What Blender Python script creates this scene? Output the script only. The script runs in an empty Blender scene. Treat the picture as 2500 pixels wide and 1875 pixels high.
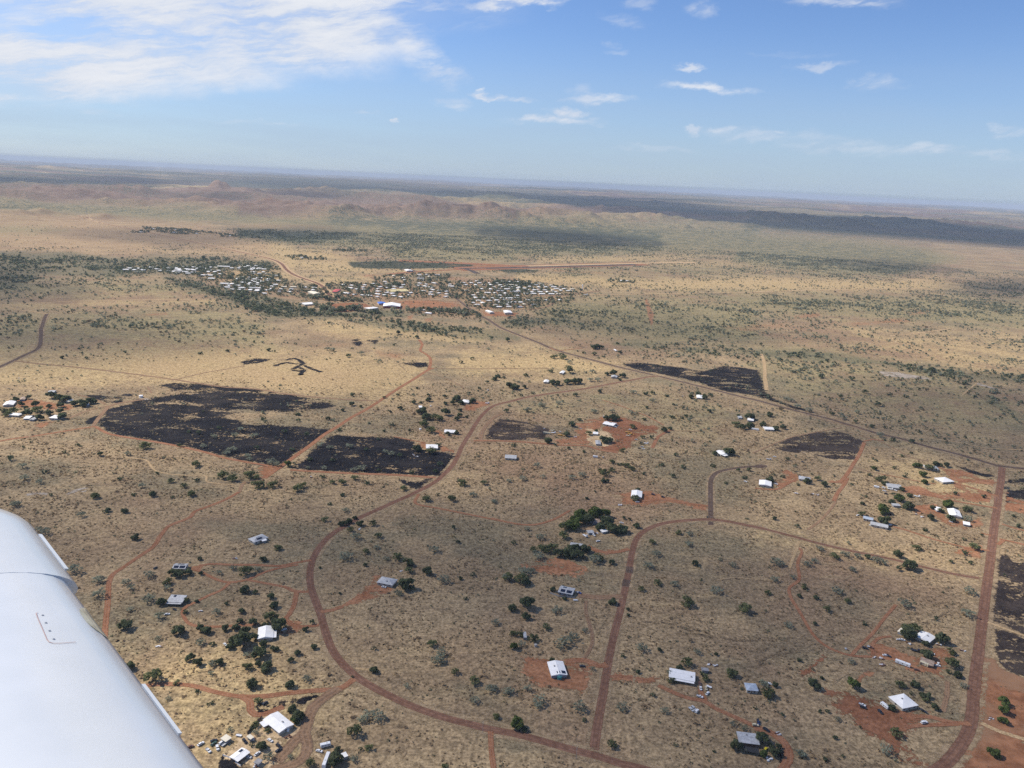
import bpy, math, random
import numpy as np
from mathutils import Vector, Matrix
R_ = math.radians
random.seed(7); RNG = np.random.default_rng(11)
SC = bpy.context.scene
COL = SC.collection

# ------------------------------------------------------------------ camera
CAM_H = 370.0
FPX, CX, CY = 1878.0, 1250.0, 937.5          # focal length and centre in photo pixels (2500 x 1875)
PITCH, ROLL = R_(14.77), R_(2.79)
FWD = Vector((0, math.cos(PITCH), -math.sin(PITCH)))
_r0 = Vector((1, 0, 0)); _u0 = _r0.cross(FWD)
RGT = _r0 * math.cos(ROLL) + _u0 * math.sin(ROLL)
UPV = _u0 * math.cos(ROLL) - _r0 * math.sin(ROLL)
CAMP = Vector((0, 0, CAM_H))
cam = bpy.data.cameras.new('camera'); camo = bpy.data.objects.new('camera', cam); COL.objects.link(camo)
camo.matrix_world = Matrix((( RGT.x, UPV.x, -FWD.x, 0), (RGT.y, UPV.y, -FWD.y, 0), (RGT.z, UPV.z, -FWD.z, CAM_H), (0, 0, 0, 1)))
cam.sensor_width = 36.0; cam.lens = 36.0 * FPX / 2500.0
cam.clip_start = 0.05; cam.clip_end = 200000.0
SC.camera = camo

# ------------------------------------------------------------------ light
SUN_EL = R_(44.0)
SUN_DIR = Vector((-0.955 * math.cos(SUN_EL), 0.297 * math.cos(SUN_EL), math.sin(SUN_EL))).normalized()
sl = bpy.data.lights.new('sun', 'SUN'); so = bpy.data.objects.new('sun', sl); COL.objects.link(so)
so.rotation_euler = SUN_DIR.to_track_quat('Z', 'Y').to_euler(); so.location = (0, 0, 900)
sl.energy = 3.5; sl.angle = R_(0.53); sl.color = (1.0, 0.93, 0.82)
SC.view_settings.view_transform = 'Standard'; SC.view_settings.look = 'None'
SC.view_settings.exposure = 0.80; SC.view_settings.gamma = 1.0
SC.view_settings.use_curve_mapping = False
SC.cycles.max_bounces = 5; SC.cycles.diffuse_bounces = 2; SC.cycles.glossy_bounces = 2
SC.cycles.transmission_bounces = 2; SC.cycles.transparent_max_bounces = 12; SC.cycles.volume_bounces = 0
SC.cycles.use_denoising = False

# ------------------------------------------------------------------ node helpers
class NT:
    def __init__(s, tree): s.t = tree; s.n = tree.nodes; s.l = tree.links
    def put(s, sock, v):
        if v is None: return
        if isinstance(v, bpy.types.NodeSocket): s.l.new(v, sock)
        elif isinstance(v, (tuple, list)) and sock.type == 'RGBA' and len(v) == 3: sock.default_value = (*v, 1)
        else: sock.default_value = v
    def m(s, op, a, b=None, c=None, clamp=False):
        n = s.n.new('ShaderNodeMath'); n.operation = op; n.use_clamp = clamp
        for i, v in enumerate((a, b, c)): s.put(n.inputs[i], v)
        return n.outputs[0]
    def vm(s, op, a, b=None):
        n = s.n.new('ShaderNodeVectorMath'); n.operation = op
        s.put(n.inputs[0], a); s.put(n.inputs[1], b); return n.outputs[0]
    def mix(s, f, a, b, mode='MIX'):
        n = s.n.new('ShaderNodeMix'); n.data_type = 'RGBA'; n.blend_type = mode
        s.put(n.inputs[0], f); s.put(n.inputs[6], a); s.put(n.inputs[7], b); return n.outputs[2]
    def ss(s, v, a, b, to0=0.0, to1=1.0):
        n = s.n.new('ShaderNodeMapRange'); n.interpolation_type = 'SMOOTHSTEP'
        s.put(n.inputs[0], v); n.inputs[1].default_value = a; n.inputs[2].default_value = b
        n.inputs[3].default_value = to0; n.inputs[4].default_value = to1; return n.outputs[0]
    def noise(s, vec, scale, detail=2.0, rough=0.5, dist=0.0):
        n = s.n.new('ShaderNodeTexNoise'); s.put(n.inputs['Vector'], vec); n.inputs['Scale'].default_value = scale
        n.inputs['Detail'].default_value = detail; n.inputs['Roughness'].default_value = rough
        n.inputs['Distortion'].default_value = dist; return n.outputs[0]
    def attr(s, name):
        n = s.n.new('ShaderNodeAttribute'); n.attribute_name = name; return n.outputs['Fac']
    def pos(s): return s.n.new('ShaderNodeNewGeometry').outputs['Position']
    def sep(s, v):
        n = s.n.new('ShaderNodeSeparateXYZ'); s.put(n.inputs[0], v); return n.outputs
    def comb(s, x, y, z):
        n = s.n.new('ShaderNodeCombineXYZ'); s.put(n.inputs[0], x); s.put(n.inputs[1], y); s.put(n.inputs[2], z); return n.outputs[0]
    def scale(s, v, sc):
        return s.vm('MULTIPLY', v, sc)
    def bump(s, h, strength, dist):
        n = s.n.new('ShaderNodeBump'); s.put(n.inputs['Height'], h); n.inputs['Strength'].default_value = strength
        n.inputs['Distance'].default_value = dist; return n.outputs[0]

def new_mat(name):
    m = bpy.data.materials.new(name); m.use_nodes = True
    t = NT(m.node_tree); b = t.n['Principled BSDF']; return m, t, b

def plain(name, col, rough=0.8, metal=0.0, var=0.12, scale=0.6, spec=0.3):
    m, t, b = new_mat(name)
    n = t.noise(t.pos(), scale, 3.0, 0.6)
    k = t.ss(n, 0.3, 0.7, 1 - var, 1 + var)
    c = t.vm('MULTIPLY', tuple(col), t.comb(k, k, k))
    t.put(b.inputs['Base Color'], c); b.inputs['Roughness'].default_value = rough
    b.inputs['Metallic'].default_value = metal; b.inputs['Specular IOR Level'].default_value = spec
    return m

# ------------------------------------------------------------------ photo pixel <-> ground
CROP = {'A': (0, 1200, .40698), 'B': (600, 1200, .40676), 'C': (1200, 1200, .40676), 'D': (1850, 1200, .40676),
        'E': (0, 800, .29385), 'F': (600, 800, .29385), 'G': (1200, 800, .29385), 'H': (1850, 800, .29385),
        'I': (0, 380, .29385), 'J': (600, 380, .29385), 'K': (1200, 380, .29385), 'L': (1850, 380, .29385),
        'S': (0, 0, 1.1302), 'P': (0, 0, 1.0), 'M': (450, 1650, .18083), 'N': (1600, 1600, .17179), 'O': (2050, 1500, .18083)}
def px(c, x, y):
    o = CROP[c]; return o[0] + x * o[2], o[1] + y * o[2]
def pts(c, s):
    v = [float(k) for k in s.split()]
    return [px(c, v[i], v[i + 1]) for i in range(0, len(v) - 1, 2)]
def ray(X, Y):
    return FWD + RGT * ((X - CX) / FPX) - UPV * ((Y - CY) / FPX)
def ground(X, Y, z=0.0):
    d = ray(X, Y)
    if d.z > -0.004: d.z = -0.004
    t = (CAM_H - z) / -d.z
    return Vector((d.x * t, d.y * t, z))
def project(x, y, z=0.0):
    """world -> photo pixels (numpy), plus depth"""
    dz = z - CAM_H
    a = x * FWD.x + y * FWD.y + dz * FWD.z
    b = x * RGT.x + y * RGT.y + dz * RGT.z
    c = x * UPV.x + y * UPV.y + dz * UPV.z
    s = np.maximum(a, 1e-3)
    return CX + FPX * b / s, CY - FPX * c / s, a
def pxsize(p, n):
    """metres spanned by n photo pixels at the ground point p"""
    a = (p.x * FWD.x + p.y * FWD.y - CAM_H * FWD.z)
    return n * a / FPX

# ------------------------------------------------------------------ numpy noise
def _hash(i, j, s):
    h = (i.astype(np.int64) * 374761393 + j.astype(np.int64) * 668265263 + s * 1274126177) & 0xffffffff
    h = ((h ^ (h >> 13)) * 1274126177) & 0xffffffff
    return ((h ^ (h >> 16)) & 0xffff) / 65535.0
def vn(x, y, s=0):
    i = np.floor(x); j = np.floor(y); u = x - i; v = y - j
    u = u * u * (3 - 2 * u); v = v * v * (3 - 2 * v)
    a = _hash(i, j, s); b = _hash(i + 1, j, s); c = _hash(i, j + 1, s); d = _hash(i + 1, j + 1, s)
    return a + (b - a) * u + (c - a) * v + (a - b - c + d) * u * v
def fbm(x, y, s=0, o=4):
    t = 0; k = 1.0; n = 0
    for q in range(o): t = t + k * vn(x * 2 ** q, y * 2 ** q, s + q); n += k; k *= 0.5
    return t / n
def ridged(x, y, s=0, o=4):
    t = 0; k = 1.0; n = 0
    for q in range(o): t = t + k * (1 - np.abs(2 * vn(x * 2 ** q, y * 2 ** q, s + q) - 1)); n += k; k *= 0.5
    return t / n
def sstep(a, b, x):
    t = np.clip((x - a) / (b - a), 0, 1); return t * t * (3 - 2 * t)

def sdf_poly(X, Y, P):
    """signed distance, positive inside"""
    P = np.asarray(P, float); d = np.full(X.shape, 1e18); ins = np.zeros(X.shape, bool); n = len(P)
    for i in range(n):
        ax, ay = P[i]; bx, by = P[(i + 1) % n]
        ex, ey = bx - ax, by - ay; L = ex * ex + ey * ey + 1e-9
        t = np.clip(((X - ax) * ex + (Y - ay) * ey) / L, 0, 1)
        d = np.minimum(d, (X - ax - t * ex) ** 2 + (Y - ay - t * ey) ** 2)
        c = (ay > Y) != (by > Y)
        if abs(by - ay) > 1e-9: ins ^= c & (X < ex * (Y - ay) / (by - ay) + ax)
    d = np.sqrt(d); return np.where(ins, d, -d)
def dist_line(X, Y, P):
    d = np.full(X.shape, 1e18)
    for (ax, ay), (bx, by) in zip(P[:-1], P[1:]):
        ex, ey = bx - ax, by - ay; L = ex * ex + ey * ey + 1e-9
        t = np.clip(((X - ax) * ex + (Y - ay) * ey) / L, 0, 1)
        d = np.minimum(d, (X - ax - t * ex) ** 2 + (Y - ay - t * ey) ** 2)
    return np.sqrt(d)

# ------------------------------------------------------------------ mesh helpers
def mesh_np(name, V, F, mats, attrs=None, smooth=False, mat_idx=None):
    """V (n,3); F (m,k) fixed-size faces or list"""
    me = bpy.data.meshes.new(name)
    V = np.asarray(V, np.float32)
    if isinstance(F, np.ndarray):
        k = F.shape[1]; m = F.shape[0]
        me.vertices.add(len(V)); me.vertices.foreach_set('co', V.ravel())
        me.loops.add(m * k); me.loops.foreach_set('vertex_index', F.astype(np.int32).ravel())
        me.polygons.add(m); me.polygons.foreach_set('loop_start', np.arange(0, m * k, k, dtype=np.int32))
        me.update(calc_edges=True)
    else:
        me.from_pydata([tuple(v) for v in V], [], F); me.update()
    for a, val in (attrs or {}).items():
        at = me.attributes.new(a, 'FLOAT', 'POINT'); at.data.foreach_set('value', np.asarray(val, np.float32))
    for mm in (mats if isinstance(mats, (list, tuple)) else [mats]): me.materials.append(mm)
    if mat_idx is not None: me.polygons.foreach_set('material_index', np.asarray(mat_idx, np.int32))
    if smooth: me.polygons.foreach_set('use_smooth', np.ones(len(me.polygons), bool))
    return me
def link(name, me, parent=None, loc=None, rz=0.0):
    o = bpy.data.objects.new(name, me); COL.objects.link(o)
    if parent is not None: o.parent = parent
    if loc is not None: o.location = loc
    if rz: o.rotation_euler = (0, 0, rz)
    return o
def tag(o, label=None, cat=None, group=None, kind=None):
    if label: o['label'] = label
    if cat: o['category'] = cat
    if group: o['group'] = group
    if kind: o['kind'] = kind
    return o
class MB:
    """collects polygons for one mesh"""
    def __init__(s): s.v = []; s.f = []; s.mi = []; s.cur = 0
    def poly(s, P):
        b = len(s.v); s.v += [tuple(p) for p in P]; s.f.append(list(range(b, b + len(P)))); s.mi.append(s.cur); return s
    def box(s, x0, x1, y0, y1, z0, z1):
        b = len(s.v)
        s.v += [(x0, y0, z0), (x1, y0, z0), (x1, y1, z0), (x0, y1, z0), (x0, y0, z1), (x1, y0, z1), (x1, y1, z1), (x0, y1, z1)]
        for q in ((0, 3, 2, 1), (4, 5, 6, 7), (0, 1, 5, 4), (1, 2, 6, 5), (2, 3, 7, 6), (3, 0, 4, 7)):
            s.f.append([b + k for k in q]); s.mi.append(s.cur)
        return s
    def prism(s, prof, y0, y1, axis='y'):
        """profile [(x,z)] swept along y"""
        b = len(s.v); n = len(prof)
        s.v += [(x, y0, z) for x, z in prof] + [(x, y1, z) for x, z in prof]
        for i in range(n):
            j = (i + 1) % n; s.f.append([b + i, b + j, b + n + j, b + n + i]); s.mi.append(s.cur)
        s.f.append([b + n - 1 - i for i in range(n)]); s.f.append([b + n + i for i in range(n)]); s.mi += [s.cur, s.cur]
        return s
    def cyl(s, cx, cy, cz, r, h, n=10, axis='z', r2=None):
        b = len(s.v); r2 = r if r2 is None else r2
        for k, (t, rr) in enumerate(((0, r), (h, r2))):
            for i in range(n):
                a = 2 * math.pi * i / n; c, d = rr * math.cos(a), rr * math.sin(a)
                s.v.append((cx + c, cy + d, cz + t) if axis == 'z' else ((cx + c, cy + t, cz + d) if axis == 'y' else (cx + t, cy + c, cz + d)))
        for i in range(n):
            j = (i + 1) % n; s.f.append([b + i, b + j, b + n + j, b + n + i]); s.mi.append(s.cur)
        s.f.append([b + n - 1 - i for i in range(n)]); s.f.append([b + n + i for i in range(n)]); s.mi += [s.cur, s.cur]
        return s
    def mesh(s, name, mats, smooth=False):
        me = bpy.data.meshes.new(name); me.from_pydata(s.v, [], s.f)
        for m in (mats if isinstance(mats, (list, tuple)) else [mats]): me.materials.append(m)
        me.polygons.foreach_set('material_index', s.mi)
        if smooth: me.polygons.foreach_set('use_smooth', [True] * len(s.f))
        me.update(); return me
    def build(s, name, mats, parent=None, loc=None, rz=0.0, smooth=False):
        return link(name, s.mesh(name, mats, smooth), parent, loc, rz)
def empty(name, loc, rz=0.0):
    o = bpy.data.objects.new(name, None); COL.objects.link(o); o.location = loc; o.rotation_euler = (0, 0, rz)
    o.empty_display_size = 2.0; return o
def copy_tree(o, parent=None):
    c = o.copy(); COL.objects.link(c); c.parent = parent
    for ch in list(o.children): copy_tree(ch, c)
    return c

# ------------------------------------------------------------------ sky
W = bpy.data.worlds.new('World'); SC.world = W; W.use_nodes = True
def build_sky():
    t = NT(W.node_tree); t.n.clear()
    out = t.n.new('ShaderNodeOutputWorld'); bg = t.n.new('ShaderNodeBackground')
    sky = t.n.new('ShaderNodeTexSky'); sky.sky_type = 'NISHITA'; sky.sun_disc = False
    sky.sun_elevation = SUN_EL; sky.sun_rotation = math.atan2(SUN_DIR.x, SUN_DIR.y)
    sky.altitude = 400; sky.air_density = 1.0; sky.dust_density = 0.35; sky.ozone_density = 2.2
    d = t.n.new('ShaderNodeTexCoord').outputs['Generated']
    x, y, z = t.sep(d)
    az = t.m('ARCTAN2', x, y); el = t.m('ARCSINE', z)
    base = t.vm('MULTIPLY', sky.outputs[0], (.645, .76, .995))
    # warp so that cloud outlines are ragged
    ic = t.comb(t.m('MULTIPLY', az, 1.0), t.m('MULTIPLY', el, 2.6), t.m('ADD', az, 0.0))
    w1 = t.noise(ic, 14.0, 5.0, 0.62); w2 = t.noise(t.vm('ADD', ic, (3.1, 7.7, 1.3)), 14.0, 5.0, 0.62)
    azw = t.m('MULTIPLY_ADD', t.m('SUBTRACT', w1, 0.5), 0.075, az)
    elw = t.m('MULTIPLY_ADD', t.m('SUBTRACT', w2, 0.5), 0.030, el)
    def ang(X, Y):
        v = ray(X, Y).normalized(); return math.atan2(v.x, v.y), math.asin(v.z)
    # streaky texture of the large sheet, tilted like the photo's bands
    ct, st = math.cos(R_(-10)), math.sin(R_(-10))
    su = t.m('ADD', t.m('MULTIPLY', az, ct), t.m('MULTIPLY', el, -st)); sv = t.m('ADD', t.m('MULTIPLY', az, st), t.m('MULTIPLY', el, ct))
    sv = t.m('MULTIPLY_ADD', t.m('SUBTRACT', w1, .5), .018, sv)
    streak = t.noise(t.comb(t.m('MULTIPLY', su, 7.0), t.m('MULTIPLY', sv, 42.0), 0.37), 1.0, 6.0, 0.62)
    fine = t.noise(t.comb(t.m('MULTIPLY', su, 30.0), t.m('MULTIPLY', sv, 120.0), 2.2), 1.0, 4.0, 0.6)
    acc = None
    def blob(c, X, Y, rx, ry, s, soft=1.0, tilt=0.0, streaky=0.0):
        nonlocal acc
        X, Y = px(c, X, Y); a0, e0 = ang(X, Y)
        kx = rx * CROP[c][2] / FPX; ky = ry * CROP[c][2] / FPX
        da = t.m('SUBTRACT', azw, a0); de = t.m('SUBTRACT', elw, e0)
        de = t.m('MULTIPLY_ADD', da, -math.tan(R_(tilt)) , de)
        q = t.m('ADD', t.m('POWER', t.m('DIVIDE', da, kx), 2.0), t.m('POWER', t.m('DIVIDE', de, ky), 2.0))
        v = t.ss(t.m('SQRT', q), 1.0, max(0.0, 1.0 - soft), 0.0, 1.0)
        if streaky: v = t.m('MULTIPLY', v, t.ss(streak, .5 - .20 * streaky, .60, .20, 1.0))
        else: v = t.m('MULTIPLY', v, t.ss(fine, .34, .62, .22, 1.0))
        v = t.m('MULTIPLY', v, min(1.0, s * 1.05))
        acc = v if acc is None else t.m('SUBTRACT', t.m('ADD', acc, v), t.m('MULTIPLY', acc, v))
    # large sheet upper left (S = pixels of the full view)
    for b in ((430, 40, 470, 105, .95, .55, -2, .75), (150, 130, 290, 75, .95, .6, -3, .75), (420, 140, 210, 42, .8, .7, -6, .8), (640, 70, 270, 75, .9, .6, 2, .6),
              (-60, 150, 260, 70, .95, .5, 0, .5), (250, -60, 800, 95, .95, .5, 0, .6)):
        blob('S', b[0], b[1], b[2], b[3], b[4], b[5], b[6], b[7])
    for b in ((930, 140, 85, 45, .55, .9, -22), (880, 95, 70, 20, .55, .9, 8), (850, 85, 60, 18, .3, .9, 0),
              (1110, 5, 120, 13, .9, .6, 2), (1385, 5, 40, 16, .35, .9, 0), (1510, 18, 36, 26, .4, .9, -12), (1350, 45, 60, 18, .25, .9, -10),
              (1810, 3, 150, 14, .6, .8, -3), (1052, 200, 17, 13, 1.0, .5, 0), (1090, 214, 80, 9, .8, .8, -4), (985, 225, 42, 20, .42, .9, 0),
              (1190, 262, 120, 11, .75, .8, 2), (1220, 244, 55, 11, .8, .7, 0), (1285, 217, 90, 11, .6, .8, 4), (1255, 200, 45, 14, .25, .9, 0),
              (1490, 141, 46, 8, .75, .8, 0), (1530, 188, 120, 13, .8, .75, -4), (1765, 143, 85, 9, .5, .8, 3), (1900, 180, 48, 17, .35, .8, 0),
              (853, 264, 10, 8, .9, .6, 0), (790, 240, 30, 6, .3, .9, 0), (205, 243, 40, 9, .22, .9, 0), (560, 268, 130, 7, .22, .9, -2),
              (1503, 283, 18, 13, .55, .7, 0), (1640, 292, 160, 16, .38, .9, -2), (1560, 282, 32, 8, .4, .8, 0), (1690, 284, 32, 8, .5, .8, 0),
              (1850, 318, 200, 16, .3, .9, -2), (2010, 318, 70, 14, .4, .8, 2), (2180, 288, 34, 14, .45, .8, 0), (2150, 335, 80, 9, .35, .9, -4),
              (1400, 320, 120, 10, .22, .9, 0), (1330, 110, 30, 10, .2, .9, 0), (1700, 120, 100, 8, .15, .9, 0), (1320, 92, 18, 8, .2, .9, 0)):
        blob('S', *b)
    cl = t.mix(t.ss(streak, .35, .7), (4.9, 5.3, 6.1), (6.1, 6.3, 6.7))
    # thin veil low over the horizon and a little everywhere
    veil = t.m('MULTIPLY', t.ss(el, 0.20, -0.01, 0.0, 1.0), t.ss(t.noise(t.comb(t.m('MULTIPLY', az, 4.0), t.m('MULTIPLY', el, 30.0), 5.5), 1.0, 4.0, .6), .2, .8, .5, .8))
    c1 = t.mix(veil, base, (3.05, 3.9, 5.15))
    c2 = t.mix(acc, c1, cl)
    # the unseen rest of the sky keeps scattered cloud too
    hi = t.noise(t.comb(t.m('DIVIDE', x, t.m('ADD', z, .12)), t.m('DIVIDE', y, t.m('ADD', z, .12)), 0.0), 1.3, 5.0, .6)
    hc = t.m('MULTIPLY', t.m('MULTIPLY', t.ss(hi, .52, .72), t.ss(el, .26, .38)), .7)
    c3 = t.mix(hc, c2, cl)
    t.put(bg.inputs[0], c3); bg.inputs[1].default_value = 0.078
    t.l.new(bg.outputs[0], out.inputs[0])
build_sky()

# ------------------------------------------------------------------ terrain height
PEAKS = []          # (x, y, height, radius across, radius deep, skew)
def peak(c, X, Y, hpx, wpx, deep=None, z=0.0):
    if c in 'JK' and hpx > 25: hpx, wpx = hpx * .72, wpx * 1.2
    X, Y = px(c, X, Y); p = ground(X, Y); s = pxsize(p, 1.0) * CROP[c][2]
    PEAKS.append((p.x, p.y, hpx * s, wpx * s, deep or wpx * s * 1.3))
peak('I', 120, 515, 52, 330, 300); peak('I', 360, 512, 26, 170, 250); peak('I', 760, 520, 30, 110, 200)
peak('I', 1820, 320, 62, 75, 260); peak('I', 1640, 322, 32, 240, 300); peak('I', 2050, 330, 26, 120, 300)
peak('I', 1950, 440, 28, 90, 200); peak('I', 500, 345, 40, 420, 500); peak('I', 150, 350, 45, 300, 500); peak('I', 900, 330, 24, 380, 500); peak('I', 1700, 430, 24, 260, 300)
for b in ((80, 470, 40, 150), (300, 470, 60, 220), (560, 480, 66, 140), (760, 500, 70, 160), (960, 500, 66, 170), (1180, 490, 78, 190), (1380, 510, 52, 110),
          (1560, 505, 76, 130), (1760, 510, 58, 150), (1930, 515, 40, 110), (2120, 530, 88, 170), (1250, 400, 40, 300), (650, 330, 44, 200), (420, 335, 36, 200),
          (1150, 330, 24, 260), (1700, 400, 26, 140), (2000, 350, 40, 260), (250, 380, 36, 420)):
    peak('J', b[0], b[1], b[2], b[3], 320)
for b in ((250, 520, 74, 260), (520, 525, 70, 120), (640, 530, 56, 90), (760, 540, 58, 90), (900, 475, 22, 60), (980, 540, 46, 200), (1250, 545, 46, 190), (1420, 545, 44, 140),
          (1100, 470, 26, 130), (60, 390, 44, 140), (330, 410, 22, 100), (1100, 400, 14, 120), (1380, 405, 12, 50), (1800, 575, 30, 180), (2050, 590, 26, 160)):
    peak('K', b[0], b[1], b[2], b[3], 320)
for b in ((860, 598, 16, 55), (1010, 598, 16, 65), (1120, 600, 12, 40), (1190, 596, 12, 40), (1360, 598, 16, 50), (1470, 598, 20, 60), (1590, 600, 20, 60), (1770, 604, 20, 60), (1960, 612, 20, 60), (2080, 614, 20, 70)):
    peak('K', b[0], b[1], b[2], b[3], 110)
for b in ((100, 545, 44, 260), (420, 560, 40, 200), (760, 590, 36, 200), (1200, 580, 36, 300), (1700, 590, 26, 300), (950, 540, 14, 120)):
    peak('L', b[0], b[1], b[2], b[3], 420)
PK = np.array(PEAKS)
def terrain_z(x, y):
    r = np.hypot(x, y); z = np.zeros_like(x)
    near = sstep(4600, 6200, r)
    az = np.arctan2(x, y)
    far = r > 4500
    xf, yf = x[far], y[far]
    zz = np.zeros_like(xf)
    rough = np.clip(.30 + 1.25 * (ridged(xf / 420, yf / 300, 21, 5) - .36) + .5 * (fbm(xf / 110, yf / 90, 33, 3) - .5), .04, 1.2)
    for (a, b, h, wx, wy) in PK:
        q = ((xf - a) / wx) ** 2 + ((yf - b) / wy) ** 2
        k = q < 7
        if k.any(): zz[k] = np.maximum(zz[k], h * np.minimum(1, 1.5 * np.exp(-q[k] * .8)) * rough[k] * 1.55)
    rf = r[far]
    zz += sstep(6300, 7600, rf) * (1 - sstep(11000, 14000, rf)) * sstep(2600, 600, xf) * 66 * np.maximum(0, ridged(xf / 900, yf / 520, 51, 5) - .5) * 2.2
    zz += sstep(8200, 12500, rf) * 62 * np.maximum(0, ridged(xf / 2600, yf / 1500, 3, 5) - .46) * 2.0
    zz += sstep(15000, 26000, rf) * 170 * np.maximum(0, ridged(xf / 9000, yf / 4200, 8, 5) - .40) * 1.6
    zz += sstep(5200, 9000, rf) * 7 * (fbm(xf / 420, yf / 300, 5, 3) - .4)
    z[far] = np.maximum(0, zz) * near[far]
    return z

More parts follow.
